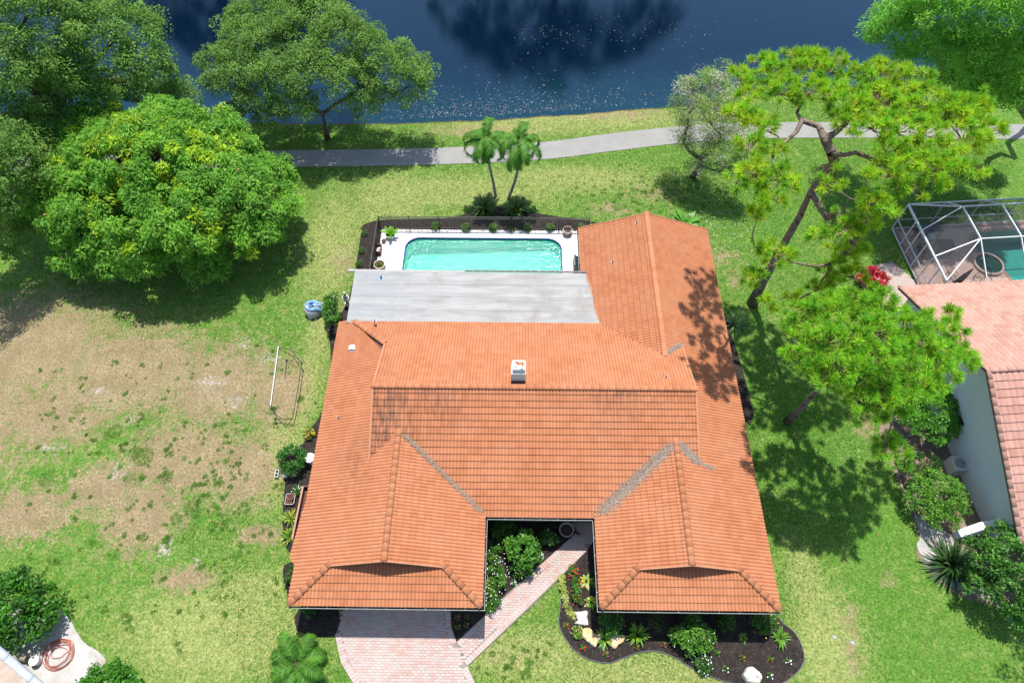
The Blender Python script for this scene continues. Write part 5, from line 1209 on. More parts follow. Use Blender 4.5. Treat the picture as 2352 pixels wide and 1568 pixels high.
# ---------------- pots and things on the terrace
m_terra = simple('terracotta_pot', (.30, .10, .055), .7); m_soil = simple('potting_soil', (.06, .04, .03), .95, bump=.6)
m_wpot = simple('white_pot', (.62, .62, .62), .5)
def pot(name, label, base, r, h, mat, cat='plant pot', sq=1., group=None, fill=True):
    t = thing(name, base, label, cat, group); mb = MB()
    mb.lathe(base, [(r * .68, 0), (r * .95, h * .8), (r, h * .82), (r * 1.04, h), (r * .9, h), (r * .86, h * .8), (0, h * .78)], 22, sy=sq); mb.build('bowl', mat, t, smooth=False)
    if fill: mb = MB(); mb.lathe((base[0], base[1], base[2] + h * .8), [(r * .85, 0), (r * .5, .02), (0, .03)], 14, sy=sq); mb.build('soil', m_soil, t)
    return t
b = P(898, 545, .06); pot('plant_pot', 'white round pot holding a small banana plant at the pool corner', b, .30, .30, m_wpot)
strap_plant('banana_plant', 'small bright banana plant growing in the white pot by the fence', 'plant', (b[0], b[1], .32), 9, .75, .24, [(.10, .28, .02), (.16, .34, .03)], 110, (.7, 1.4), .9)
pot('plant_pot', 'little dark terracotta pot between the white pot and the red planter', P(882, 556, .06), .13, .14, simple('brown_pot', (.14, .06, .045), .6))
def trough(name, label, c, lx_, ly_, h, mat, rz=0.):
    t = thing(name, c, label, 'planter'); mb = MB()
    for dx, dy, sx_, sy_ in ((-lx_ / 2, 0, .035, ly_), (lx_ / 2, 0, .035, ly_)): mb.box((c[0] + dx, c[1] + dy, c[2] + h / 2), (sx_, sy_, h), rz)
    for dy in (-ly_ / 2, ly_ / 2): mb.box((c[0], c[1] + dy, c[2] + h / 2 + .002), (lx_ + .03, .035, h), rz)
    mb.box((c[0], c[1], c[2] + .03), (lx_, ly_, .04), rz); mb.build('tub', mat, t); return t
c = P(870, 578, .06); trough('planter_box', 'dark red rectangular planter box with white stones by the side fence', c, .38, .62, .38, simple('oxblood_plastic', (.12, .025, .022), .4))
mb = MB()
for k in range(22): mb.lathe((c[0] + rnd.uniform(-.13, .13), c[1] + rnd.uniform(-.25, .25), c[2] + .2), [(0, -.04), (.05, 0), (0, .045)], 6, rz=rnd.random())
tag(mb.build('white_stones', simple('white_stone', (.62, .6, .57), .8, bump=.3), base=(c[0], c[1], .2)), 'heap of white stones lying in the dark red planter', 'stones', kind='stuff')
b = P(873, 614, .06); pot('plant_pot', 'white bowl planter next to the flat grey roof edge', b, .36, .32, simple('old_white_bowl', (.55, .45, .40), .7))
S('potted_plant', 'bushy green plant filling the white bowl planter', (b[0], b[1], .30), ball(.34, 5, .3, 4), [(.10, .17, .03), (.2, .2, .05), (.06, .12, .02)], (.1, .05), 36, .12, 24, [((.5, .1, .08), 12, .03)], cat='plant')
b = P(1303, 537, .06); pot('plant_pot', 'round pale-rimmed pot at the far right corner of the terrace', b, .30, .42, simple('rimmed_pot', (.45, .36, .32), .7))
S('potted_plant', 'straggly reddish plant with white stems in the round pale-rimmed pot', (b[0], b[1], .42), ball(.28, 5, .26, 6), [(.35, .10, .04), (.30, .32, .2), (.12, .14, .05)], (.1, .025), 26, .1, 14, cat='plant')
mb = MB(); c = P(1323, 618, .06); mb.box((c[0], c[1] + .1, .36), (.26, 1.0, .6)); mb.box((c[0] - .1, c[1] + .2, .40), (.12, .9, .68))
tag(mb.build('cabinet', simple('grey_cabinet', (.20, .19, .18), .6), base=(c[0], c[1], .06)), 'grey storage cabinet at the right end of the pool terrace', 'cabinet')
# ---------------- statue in the left bed
c = P(800, 700); st = thing('garden_statue', c, 'small pale garden statue beside the end of the flat grey roof', 'statue'); mb = MB()
mb.lathe(c, [(.2, 0), (.2, .18), (.12, .2), (.10, .5)], 12); mb.build('plinth', simple('statue_stone', (.55, .52, .48), .8), st)
mb = MB(); mb.lathe((c[0], c[1], .5), [(.14, 0), (.13, .25), (.16, .42), (.10, .52), (.05, .56), (.085, .63), (.09, .70), (.05, .78), (0, .79)], 12)
mb.tube([(c[0] - .15, c[1], .9), (c[0] - .22, c[1] - .12, .75), (c[0] - .05, c[1] - .2, .72)], .045, 7); mb.tube([(c[0] + .15, c[1], .9), (c[0] + .22, c[1] - .12, .75), (c[0] + .05, c[1] - .2, .72)], .045, 7)
mb.build('figure', MATS['statue_stone'], st, smooth=True)
# ---------------- pump tank and blue hose
c = P(722, 718); t = thing('water_tank', c, 'low round grey fibreglass tank on the lawn beside the clipped box-like bush', 'tank'); mb = MB()
mb.lathe(c, [(.42, 0), (.50, .12), (.53, .3), (.48, .5), (.36, .66), (.16, .74), (0, .75)], 26); mb.build('shell', simple('grey_fibreglass', (.42, .41, .39), .5, bump=.1), t, smooth=True)
mb = MB(); mb.lathe((c[0] - .02, c[1] + .05, .72), [(.15, 0), (.15, .08), (.09, .12), (.05, .2), (0, .2)], 12); mb.box((c[0] + .05, c[1] - .05, .8), (.22, .12, .1), .5); mb.build('valve', simple('blue_valve', (.03, .07, .22), .4), t)
hs = []
for k in range(90):
    a = k * .30; rr = .30 + .16 * math.sin(k * .11) + .04 * math.sin(k * .9); ex = .42 * max(0, math.cos(a)) * (1 if k % 42 > 16 else .3)
    x_, y_ = c[0] + .02 + (rr + ex) * math.cos(a), c[1] + .08 + rr * .85 * math.sin(a); dd_ = math.hypot(x_ - c[0], y_ - c[1]); hs.append((x_, y_, max(.12, .84 - dd_ * dd_ * 1.1) + .03 * (k % 3)))
mb = MB(); mb.tube([tuple(v) for v in dens3(hs, 2)], .024, 6)
tag(mb.build('pool_hose', simple('pale_blue_hose', (.20, .42, .68), .4), base=c, smooth=True), 'pale blue hose coiled loosely on top of the grey tank', 'hose')
def rock(name, label, cpt, rx, ry, h, mat, seed, cat='rock', outline=None, rz=0.):
    r = random.Random(seed); mb = MB(); q = outline or [(math.cos(k * .524) * rx * r.uniform(.75, 1.15), math.sin(k * .524) * ry * r.uniform(.75, 1.15)) for k in range(12)]
    q = smooth_poly(q, 3, .012, seed); m = len(q); vs = []
    for lv, (s_, z) in enumerate(((1., 0), (1.02, h * .5), (.95, h * .88), (.8, h), (.45, h * 1.04))):
        for x, y in q: vs.append((cpt[0] + x * s_, cpt[1] + y * s_, cpt[2] + z * (1 + (.10 * r.uniform(-1, 1) if lv > 1 else 0))))
    fs = [(l * m + i, l * m + (i + 1) % m, (l + 1) * m + (i + 1) % m, (l + 1) * m + i) for l in range(4) for i in range(m)]
    vs.append((cpt[0], cpt[1], cpt[2] + h)); fs += [(4 * m + i, 4 * m + (i + 1) % m, 5 * m) for i in range(m)]
    mb.add(vs, fs); o = mb.build(name, mat, base=cpt, smooth=False); return tag(o, label, cat)
m_rockw = surf_mat('white_coral_rock', (.58, .54, .47), (.72, .69, .63), 3., 22., .9, 1., (.35, .26, .16), .6)
m_rocky = surf_mat('yellow_sandstone', (.52, .34, .15), (.68, .55, .34), 2.2, 25., .9, .8, (.60, .56, .48), .9)
def pxo(pts, c): return [(P(a, b)[0] - c[0], P(a, b)[1] - c[1]) for a, b in pts]
def zv(pts, ox, oy, sc): return [((ox + a / sc) / 1.148, (oy + b / sc) / 1.148) for a, b in pts]
c = P(1333, 1421); rock('boulder', 'flat cream rock with a hole and notched corners in the front bed', c, 1, 1, .26, m_rockw, 3, outline=pxo(zv([(385, 320), (470, 312), (570, 305), (580, 360), (572, 400), (590, 520), (500, 530), (440, 512), (375, 498), (420, 470), (412, 400), (385, 345)], 1450, 1560, 5.88), c)[::-1])
c = P(1356, 1464); rock('boulder', 'long golden sandstone slab tilted across the front bed', c, 1, 1, .26, m_rocky, 4, outline=pxo(zv([(455, 640), (500, 580), (590, 562), (650, 600), (690, 660), (780, 670), (785, 725), (730, 790), (705, 862), (600, 800), (520, 720)], 1450, 1560, 5.88), c)[::-1])
c = P(1414, 1474); rock('boulder', 'smaller golden sandstone rock right of the long slab', c, 1, 1, .28, m_rocky, 5, outline=pxo(zv([(918, 740), (960, 690), (1040, 672), (1140, 680), (1168, 710), (1130, 780), (1060, 830), (1020, 882), (965, 880), (935, 820)], 1450, 1560, 5.88), c)[::-1])
c = P(1724, 1553); rock('boulder', 'knobbly white coral boulder at the bottom of the front bed', c, .40, .36, .42, m_rockw, 6)
c = P(714, 731); rock('stone', 'larger white stone lying below the grey tank', c, .15, .09, .12, m_rockw, 7)
c = P(726, 734); rock('stone', 'smaller white stone right of the larger one below the grey tank', c, .07, .05, .08, m_rockw, 8)
c = P(658, 1094); t = thing('garden_ornament', c, 'small white urn-like ornament beside the concrete block', 'ornament'); mb = MB(); mb.lathe(c, [(.1, 0), (.13, .08), (.16, .2), (.12, .28), (.15, .32), (.08, .34), (0, .38)], 12); mb.build('urn', simple('ornament_white', (.5, .48, .45), .7), t); mb = MB(); mb.lathe((c[0], c[1], 0.36), [(.05, 0), (.03, .04), (0, .06)], 8); mb.build('finial', MATS['ornament_white'], t)
c = P(718, 1062); t = thing('birdbath', c, 'round white birdbath by the left wall above the clipped bush', 'birdbath'); mb = MB(); mb.lathe(c, [(.17, 0), (.15, .05), (.07, .1), (.06, .5), (.1, .56)], 14); mb.build('pedestal', m_wpot, t)
mb = MB(); mb.lathe((c[0], c[1], .56), [(.1, 0), (.27, .07), (.28, .10), (.24, .09), (.05, .04), (0, .04)], 20); mb.build('bowl', m_wpot, t)
c = P(638, 1090); blk = thing('concrete_block', c, 'hollow white concrete block lying on the lawn edge by the left bed', 'concrete block'); mb = MB(); m_blk = simple('concrete_block_grey', (.5, .5, .49), .85, bump=.4)
for dx in (-.085, .085): mb.box((c[0] + dx, c[1], .11), (.03, .40, .20))
for dy in (-.185, 0, .185): mb.box((c[0], c[1] + dy, .108), (.14, .03, .2))
mb.build('webs', m_blk, blk); mb = MB(); mb.box((c[0], c[1], .015), (.13, .34, .02)); mb.build('hollow_shade', m_dark, blk)  # near-black plate stands in for the shade inside the hollows
# tray of pots
c = P(669, 1149); t = trough('pot_tray', 'square dark tray by the left wall holding terracotta pots', c, .42, .55, .22, simple('tray_plastic', (.10, .035, .025), .5)); mb = MB(); mb.tube([(c[0] + a, c[1] + b, .235) for a, b in rrect(-.23, .23, -.29, .29, .08, 4)], .014, 6, closed=True); mb.build('rim', simple('tray_rim', (.45, .45, .44), .5), t)
pot('plant_pot', 'round terracotta pot standing upright in the square dark tray', (c[0] + .02, c[1] + .1, .03), .16, .26, m_terra)
pot('plant_pot', 'terracotta pot tilted low in the near half of the square dark tray', (c[0] - .02, c[1] - .16, .03), .13, .20, m_terra)
# long brown planter under the eave
t = thing('planter_bench', P(692, 1180), 'long dark brown wooden planter box half under the left eave', 'planter'); m_wood = simple('dark_brown_wood', (.13, .045, .03), .6, var=.25, bump=.3)
A_, B_ = Vector(P(697, 1116, .65)), Vector(P(672, 1237, .65)); A_.z = B_.z = 0; sd = Vector((.55, .01, 0))
mb = MB(); mb.beam(A_ + Vector((0, 0, .32)), B_ + Vector((0, 0, .32)), .05, .62); mb.build('front_board', m_wood, t)
mb = MB(); mb.beam(A_ + Vector((-.02, 0, .655)), B_ + Vector((-.02, 0, .655)), .09, .035); mb.build('top_rail', simple('pale_wood_edge', (.34, .17, .12), .6), t)
mb = MB(); mb.beam(A_ + sd + Vector((0, 0, .32)), B_ + sd + Vector((0, 0, .32)), .05, .62); mb.build('back_board', m_wood, t)
mb = MB(); mb.beam(A_ + Vector((.03, 0, .32)), A_ + sd - Vector((.03, 0, -.32)), .05, .62); mb.beam(B_ + Vector((.03, 0, .32)), B_ + sd - Vector((.03, 0, -.32)), .05, .62); mb.build('end_board', m_wood, t)
mb = MB(); mb.beam(A_ + sd / 2 + Vector((0, 0, .3)), B_ + sd / 2 + Vector((0, 0, .3)), .55, .05); mb.build('shelf', simple('brown_shelf', (.085, .04, .03), .8), t)
pot('plant_pot', 'grey pot standing inside the long brown planter', (A_ + (B_ - A_) * .5 + sd * .5 + Vector((0, 0, .33))).to_tuple(), .13, .2, simple('grey_pot', (.3, .28, .24), .7))
# round pot in the courtyard
c = P(1300, 1222); pot('plant_pot', 'large empty round pot with a pale rim in the dark corner of the courtyard', c, .36, .45, simple('rim_pot', (.38, .33, .29), .6), fill=True)
# practice goal frame on the lawn
t = thing('goal_frame', P(655, 880), 'light portable goal frame with a white front bar standing on the bare left lawn', 'goal'); m_bk = simple('black_tube', (.025, .03, .028), .4)
a1, a2 = P(640, 797, .05), P(622, 932, .05); mb = MB(); a1z = (a1[0], a1[1], .12); a2z = (a2[0], a2[1], .12); mb.tube([a1z, a2z], .028, 8); mb.build('front_bar', simple('white_tube', (.6, .6, .62), .4), t)
def tb_(pts, r=.018):
    r *= 1.35; mb = MB(); mb.tube([P(x, y, z) for x, y, z in pts], r, 6); mb.build('tube', m_bk, t)
tb_([(640, 797, .12), (668, 803, .45), (693, 833, .55)], .014); tb_([(693, 835, .55), (683, 900, .55), (672, 958, .5)]); tb_([(622, 933, .12), (636, 953, .3), (652, 965, .4), (672, 960, .5)], .014)
tb_([(658, 828, .05), (656, 852, .05), (654, 872, .04)], .012); tb_([(632, 962, .3), (637, 980, .02)], .012); tb_([(672, 960, .5), (655, 982, .02)], .012); tb_([(622, 933, .12), (630, 950, .06)], .016); tb_([(658, 828, .1), (693, 833, .55)], .01); tb_([(632, 962, .3), (672, 960, .45)], .012)
for (x, y, z) in ((693, 835, .55), (658, 827, .06), (632, 962, .3)): mb = MB(); mb.lathe(P(x, y, z), [(0, -.07), (.06, -.04), (.06, .04), (0, .07)], 8); mb.build('joint', m_bk, t)
# coil of orange hose on the sand
c = P(137, 1502); pts = []
for k in range(150):
    a = k * .31; rr = .56 + .10 * math.sin(k * .07) + .05 * math.sin(k * .53) - (.25 if 40 < k < 62 else 0); pts.append((c[0] + rr * 1.02 * math.cos(a) + .05 * math.sin(k * .2), c[1] + rr * .98 * math.sin(a) + .04 * math.cos(k * .13), .04 + .0007 * k))
pts = pts + [P(160, 1478, .05), P(150, 1471, .04), P(125, 1474, .04), P(95, 1486, .04)]
mb = MB(); mb.tube([tuple(v) for v in dens3(pts, 2)], .014, 6); tag(mb.build('garden_hose', simple('orange_hose', (.40, .13, .09), .45), base=c, smooth=True), 'coiled orange hose lying on the pale sand at the bottom left', 'hose')
c = P(88, 1519); t = thing('bucket', c, 'white lidded bucket on the sand left of the hose coil', 'bucket'); mb = MB(); mb.lathe(c, [(.17, 0), (.2, .34)], 22); mb.build('body', m_wpot, t); mb = MB(); mb.lathe((c[0], c[1], .34), [(.22, 0), (.22, .03), (.19, .035), (.18, .02), (0, .02)], 22); mb.build('lid', m_wpot, t)
mb = MB(); a, b = Vector(P(-8, 1497, .5)), Vector(P(62, 1511, .22)); K_ = 16; vs = []
for p_ in (a, b):
    for rr in (.17, .14):
        for k in range(K_): an = 2 * math.pi * k / K_; d = (b - a).normalized(); x_ = d.cross(Vector((0, 0, 1))).normalized(); y_ = x_.cross(d); vs.append(p_ + (x_ * math.cos(an) + y_ * math.sin(an)) * rr)
fs = []
for k in range(K_):
    j = (k + 1) % K_; fs += [(k, j, 2 * K_ + j, 2 * K_ + k), (K_ + k, 3 * K_ + k, 3 * K_ + j, K_ + j), (k, K_ + k, K_ + j, j), (2 * K_ + k, 2 * K_ + j, 3 * K_ + j, 3 * K_ + k)]
mb.add(vs, fs); tag(mb.build('drain_pipe', simple('beige_pipe', (.36, .32, .22), .6), base=tuple(b), smooth=True), 'wide beige pipe propped against the corner roof at the bottom left', 'pipe')
# utility boxes and valve lid
m_util = simple('utility_green', (.12, .17, .13), .6)
c = P(1710, 412); t = thing('utility_box', c, 'squat grey-green utility box on the grass between the pale tree and the tall pine', 'utility box'); mb = MB(); mb.box((c[0], c[1], .25), (.34, .3, .5)); mb.build('cabinet', m_util, t); mb = MB(); mb.box((c[0], c[1], .53), (.4, .36, .08)); mb.build('lid', simple('utility_lid', (.3, .33, .3), .6), t)
c = P(1733, 452); t = thing('utility_post', c, 'small pale marker post on the grass just below the utility box', 'post'); mb = MB(); mb.lathe(c, [(.09, 0), (.09, .5)], 10); mb.build('body', simple('post_grey', (.35, .38, .36), .6), t); mb = MB(); mb.lathe((c[0], c[1], .5), [(.11, 0), (.11, .08), (.0, .1)], 10); mb.build('cap', m_wpot, t)
c = P(2322, 1421); t = thing('valve_cover', c, 'round dark valve cover set in the grass at the lower right', 'valve cover'); mb = MB(); mb.lathe((c[0], c[1], 0), [(.26, 0), (.26, .03), (.22, .04), (0, .04)], 24); mb.build('cover', simple('cover_grey', (.085, .10, .12), .6), t); mb = MB(); mb.lathe((c[0], c[1], .04), [(.045, 0), (.045, .015), (.02, .015)], 10); mb.build('handle', simple('cover_mark', (.4, .42, .3), .6), t)
mb = MB(); c = P(1403, 529); mb.box((c[0], c[1], .05), (.22, .16, .06), .5); tag(mb.build('paver_slab', m_wpot, base=c), 'small white slab lying on the grass right of the palm clumps', 'slab')
mb = MB(); c = P(1577 / 1.148, 665 / 1.148); 
c = P(2244, 1697) if False else None
for i, (px, py, lab) in enumerate([(1958, 1475, 'pale grey stepping stone in the lawn right of the front bed'), (1917, 1463, 'smaller faint stone left of the pale grey stepping stone')]):
    c = P(px, py); rock('stone', lab, c, .12, .09, .03, simple('grey_stone', (.3, .3, .28), .9), 30 + i)
# black plastic edging round the front bed
q = BEDS['front']; e_ = [p for p in q if p[1] < P(0, 1300)[1] and in_poly(p[0], p[1], [W(-5, -10)[:2], W(15, -10)[:2], W(15, 6.9)[:2], W(3.5, 6.9)[:2], W(3.4, 8.8)[:2], W(-5, 8.8)[:2]])]
mb = MB(); mb.tube([(x, y, .05) for x, y in e_], .022, 5); tag(mb.build('bed_edging', simple('black_edging', (.12, .12, .12), .5), base=(e_[0][0], e_[0][1], 0)), 'thin dark edging strip curving round the front mulch bed', 'edging')

# ------------------------------------------------------------------ pavers
m_joint = surf_mat('joint_sand', (.20, .165, .145), (.27, .23, .20), 3., 50.)
def paver_mat():
    m, nt = new_mat('pink_paver'); p = pos(nt); a = attr(nt); sp = nt.nodes.new('ShaderNodeSeparateColor'); L(nt, a.outputs[0], sp.inputs[0]); oi = nt.nodes.new('ShaderNodeObjectInfo')
    t_ = mth(nt, 'ADD', sp.outputs[0], mth(nt, 'MULTIPLY', oi.outputs['Random'], sp.outputs[1]))
    cr = nt.nodes.new('ShaderNodeValToRGB'); L(nt, t_, cr.inputs[0]); e = cr.color_ramp.elements
    e[0].position = 0; e[0].color = (.42, .235, .20, 1); e[1].position = 1; e[1].color = (.35, .32, .305, 1)
    for ps, c in ((.25, (.39, .255, .215)), (.5, (.44, .32, .275)), (.75, (.39, .335, .305))): x = e.new(ps); x.color = (*c, 1)
    c = mixc(nt, ramp(nt, noise(nt, p, 18., 4), .35, .7, 0, .4), cr.outputs[0], (.30, .22, .19))
    c = mixc(nt, ramp(nt, noise(nt, p, .7, 4), .35, .65, 0, .35), c, (.46, .42, .39))
    out(nt, bsdf(nt, c, .85, .2, noise(nt, p, 50., 3), .3)); return m
m_pav = paver_mat()
drv = [W(-8.0, 7.4)[:2], W(-2.05, 7.4)[:2]] + pix([(1035, 1396), (1037, 1440), (1049, 1474), (1060, 1500), (1074, 1529), (1091, 1568), (1140, 1680), (880, 1700), (811, 1568), (784, 1523), (769, 1457)])
wlk = pix([(1049, 1474), (1160, 1368), (1284, 1259), (1330, 1226)]) + [W(2.6, 11.4)[:2], W(4.3, 11.4)[:2]] + pix([(1366, 1230), (1351, 1262), (1220, 1392), (1074, 1529), (1062, 1502)])
PL_L = pix([(1049, 1474), (1284, 1259), (1322, 1224)]); PL_R = pix([(1074, 1529), (1351, 1262)])
ROOTS = []
def pave(name, poly, border_lines, lx_=.245, ly_=.118, ang=-YAW, z=.045, n_ind=300, gap=.010, skip=None):
    base_ = slab(name, poly, -.04, z - .012, m_joint)
    items = []
    ca, sa = math.cos(ang), math.sin(ang)
    for (a, b) in border_lines:      # soldier course along the edge, pieces set across it
        a, b = Vector(a), Vector(b); d = (b - a).normalized(); nn = Vector((d.y, -d.x)); mid = (a + b) / 2
        if not in_poly(mid.x + nn.x * .1, mid.y + nn.y * .1, poly): nn = -nn
        l = (b - a).length; m_ = int(l / .150)
        for k in range(m_):
            p_ = a + d * (l * (k + .5) / m_) + nn * .14; items.append((p_.x, p_.y, math.atan2(nn.y, nn.x), .26, l / m_ - gap))
    def near_border(x, y):
        for a, b in border_lines:
            a, b = Vector(a), Vector(b); d = b - a; t_ = max(0, min(1, (Vector((x, y)) - a).dot(d) / d.length_squared))
            if (Vector((x, y)) - a - d * t_).length < .25: return True
        return False
    xs = [p[0] * ca + p[1] * sa for p in poly]; ys = [-p[0] * sa + p[1] * ca for p in poly]
    j = 0; v = min(ys)
    while v < max(ys):
        u = min(xs) - (lx_ / 2 if j % 2 else 0)
        while u < max(xs):
            x, y = u * ca - v * sa, u * sa + v * ca
            if in_poly(x, y, poly) and not near_border(x, y) and (skip is None or not skip(x, y)): items.append((x, y, ang, lx_ - gap, ly_ - gap))
            u += lx_
        v += ly_; j += 1
    def vis(it):
        px_, py_ = it[0], it[1]; return (Vector((px_, py_, 0)) - Vector((0, 0, H))).length + (0 if -8 < px_ < 12 and py_ > 3.2 else 100)
    items.sort(key=vis); me = {}
    for it in items[:n_ind]:
        key = (round(it[3], 3), round(it[4], 3))
        if key not in me:
            mb = MB(); hx, hy = it[3] / 2, it[4] / 2; b_ = .006
            mb.add([(-hx, -hy, -.03), (hx, -hy, -.03), (hx, hy, -.03), (-hx, hy, -.03), (-hx, -hy, -b_), (hx, -hy, -b_), (hx, hy, -b_), (-hx, hy, -b_), (-hx + b_, -hy + b_, 0), (hx - b_, -hy + b_, 0), (hx - b_, hy - b_, 0), (-hx + b_, hy - b_, 0)],
                   [(0, 1, 5, 4), (1, 2, 6, 5), (2, 3, 7, 6), (3, 0, 4, 7), (4, 5, 9, 8), (5, 6, 10, 9), (6, 7, 11, 10), (7, 4, 8, 11), (8, 9, 10, 11)])
            me[key] = mesh_np('paver', np.array(mb.v), mb.f, np.tile([0., 1., 0.], (12, 1)), False, m_pav)
        o = bpy.data.objects.new('paver', me[key]); COL.objects.link(o); o.parent = base_; o.location = (it[0], it[1], z + (.004 if abs(it[3] - .26) < .001 else 0) + rnd.uniform(-.001, .002)); o.rotation_euler.z = it[2] + rnd.uniform(-.012, .012)
    mb = MB()
    for it in items[n_ind:]: mb.box((it[0], it[1], z - .015 + (.004 if abs(it[3] - .26) < .001 else 0) + rnd.uniform(-.001, .002)), (it[3], it[4], .03), it[2] + rnd.uniform(-.012, .012), (rnd.random(), 0, 0))
    if items[n_ind:]: o = mb.build('paver_field', m_pav, base_); tag(o, kind='stuff')
    return base_
def segs(pts): return [(pts[i], pts[i + 1]) for i in range(len(pts) - 1)]
pave('driveway', drv, segs(pix([(1049, 1474), (1037, 1440), (1035, 1396)])) + segs(pix([(1074, 1529), (1091, 1568), (1140, 1680)])) + segs(pix([(769, 1457), (784, 1523), (811, 1568), (880, 1700)])), skip=lambda x, y: in_poly(x, y, wlk))
pave('front_walkway', wlk, segs(PL_L) + segs(PL_R), z=.080)
# ------------------------------------------------------------------ neighbouring house on the right
AX, AY = 22.46, 24.4; RD = Vector((1, .062)).normalized()      # ridge direction
def NB(u, v, z=0.): return (AX + RD.x * u + RD.y * v, AY + RD.y * u - RD.x * v, z)   # u along the ridge, v towards the front
nh = thing('neighbour_house', NB(9, 7.5), 'white-walled neighbouring house with a pink tile roof at the right edge', 'house')
nr = Roof(M_TILE2, w=.30, l=.40, amp=.026, th=.045, ribs=1); EZ, RZ, HV = 2.6, 5.7, 7.5; kk = (RZ - EZ) / HV
def NBw(x, y, z=0.): return NB(x, y, z)
nr.plane((0, 0, EZ), (1, 0), (0, 1), kk, [[(0, 0), (14, 0), (14, HV), (0, HV)]], toworld=NBw)
nr.plane((0, 2 * HV, EZ), (1, 0), (0, -1), kk, [[(0, 2 * HV), (14, 2 * HV), (14, HV), (0, HV)]], toworld=NBw)
nroof = nr.deck.build('roof', simple('underlay_pink', (.2, .11, .09), .9), nh); nr.finish(nroof, 300, pick=lambda p: p.x < 33)
up = Vector((0, 0, .05))
ridge_run(Vector(NB(.1, HV, RZ)) + up, Vector(NB(14, HV, RZ)) + up, nroof, M_TILE2, r=.15, l=.42)
ridge_run(Vector(NB(.04, .0, EZ)) + up, Vector(NB(.04, HV, RZ)) + up, nroof, M_TILE2, r=.13, l=.42); ridge_run(Vector(NB(.04, 2 * HV, EZ)) + up, Vector(NB(.04, HV, RZ)) + up, nroof, M_TILE2, r=.13, l=.42)
m_nw = surf_mat('pale_grey_stucco', (.56, .60, .60), (.61, .65, .65), 1., 50., .85, .2)
mb = MB(); w0, w1 = .55, 14.3
vs = [NB(w0, w0, 0), NB(w0, HV, 0), NB(w0, 2 * HV - w0, 0), NB(w0, 2 * HV - w0, EZ + kk * w0 - .14), NB(w0, HV, RZ - .14), NB(w0, w0, EZ + kk * w0 - .14)]
mb.add(vs + [NB(w1 - .5, v, z) for v, z in ((w0, 0), (HV, 0), (2 * HV - w0, 0), (2 * HV - w0, EZ + kk * w0 - .14), (HV, RZ - .14), (w0, EZ + kk * w0 - .14))],
       [(0, 1, 2, 3, 4, 5), (11, 10, 9, 8, 7, 6), (0, 5, 11, 6), (3, 2, 8, 9)]); mb.build('wall', m_nw, nh)
mb = MB(); mb.beam(NB(.03, -.05, EZ - .06), NB(14, -.05, EZ - .06), .05, .16); mb.beam(NB(.02, 0, EZ - .08), NB(.02, HV, RZ - .08), .05, .16); mb.beam(NB(.02, 2 * HV, EZ - .08), NB(.02, HV, RZ - .08), .05, .16); mb.build('fascia', simple('brown_fascia', (.12, .08, .06), .6), nh)
mb = MB(); mb.add([NB(.05, 0, EZ - .13), NB(.6, 0, EZ - .13), NB(.6, HV, RZ - .13), NB(.05, HV, RZ - .13), NB(.05, 2 * HV, EZ - .13), NB(.6, 2 * HV, EZ - .13)], [(0, 1, 2, 3), (3, 2, 5, 4)]); mb.build('soffit', m_white, nh)
f_ = MB(); f_.box(NB(.52, 4.6, 1.5), (.08, 1.4, 1.1)); wf = f_.build('window', m_white, nh); f_ = MB(); f_.box(NB(.50, 4.6, 1.5), (.08, 1.24, .94)); f_.build('pane', m_glass, wf)
f_ = MB(); f_.box(NB(.50, 8.3, 1.9), (.12, .5, .14)); f_.build('wall_lamp', m_dark, nh)
c = NB(.25, 10.2); t = thing('air_conditioner', c, 'white wall-side equipment box between the trimmed hedge and the neighbouring wall', 'air conditioner'); mb = MB(); mb.box((c[0], c[1], .4), (.7, .8, .8)); mb.build('case', simple('ac_white', (.42, .44, .43), .5), t); mb = MB(); mb.lathe((c[0], c[1], .8), [(.28, 0), (.28, .03), (.05, .04), (0, .04)], 18); mb.build('grille', simple('ac_grille', (.2, .22, .22), .5), t)
# low wing wall
t = thing('garden_wall', P(2240, 1235), 'low white wall with a sloping end beside the neighbouring house', 'wall'); A_, B_ = Vector(P(2190, 1232)), Vector(P(2300, 1208)); d = (B_ - A_).normalized()
mb = MB(); x_ = Vector((-d.y, d.x, 0)) * .16
vs = []
for s_ in (-1, 1): vs += [A_ + x_ * s_, A_ + x_ * s_ + Vector((0, 0, .5)), A_ + d * .75 + x_ * s_ + Vector((0, 0, 1.15)), B_ + d * .8 + x_ * s_ + Vector((0, 0, 1.15)), B_ + d * .8 + x_ * s_]
mb.add(vs, [(0, 1, 2, 3, 4), (9, 8, 7, 6, 5), (0, 5, 6, 1), (3, 8, 9, 4)]); mb.build('masonry', m_nw, t)
mb = MB(); y3 = Vector((0, 0, .02)); x2_ = x_ * 1.15
mb.add([A_ - x2_ + Vector((0, 0, .52)), A_ + x2_ + Vector((0, 0, .52)), A_ + d * .75 + x2_ + Vector((0, 0, 1.18)), A_ + d * .75 - x2_ + Vector((0, 0, 1.18)), B_ + d * .8 + x2_ + Vector((0, 0, 1.18)), B_ + d * .8 - x2_ + Vector((0, 0, 1.18))], [(0, 1, 2, 3), (3, 2, 4, 5)]); mb.build('capping', m_white, t)

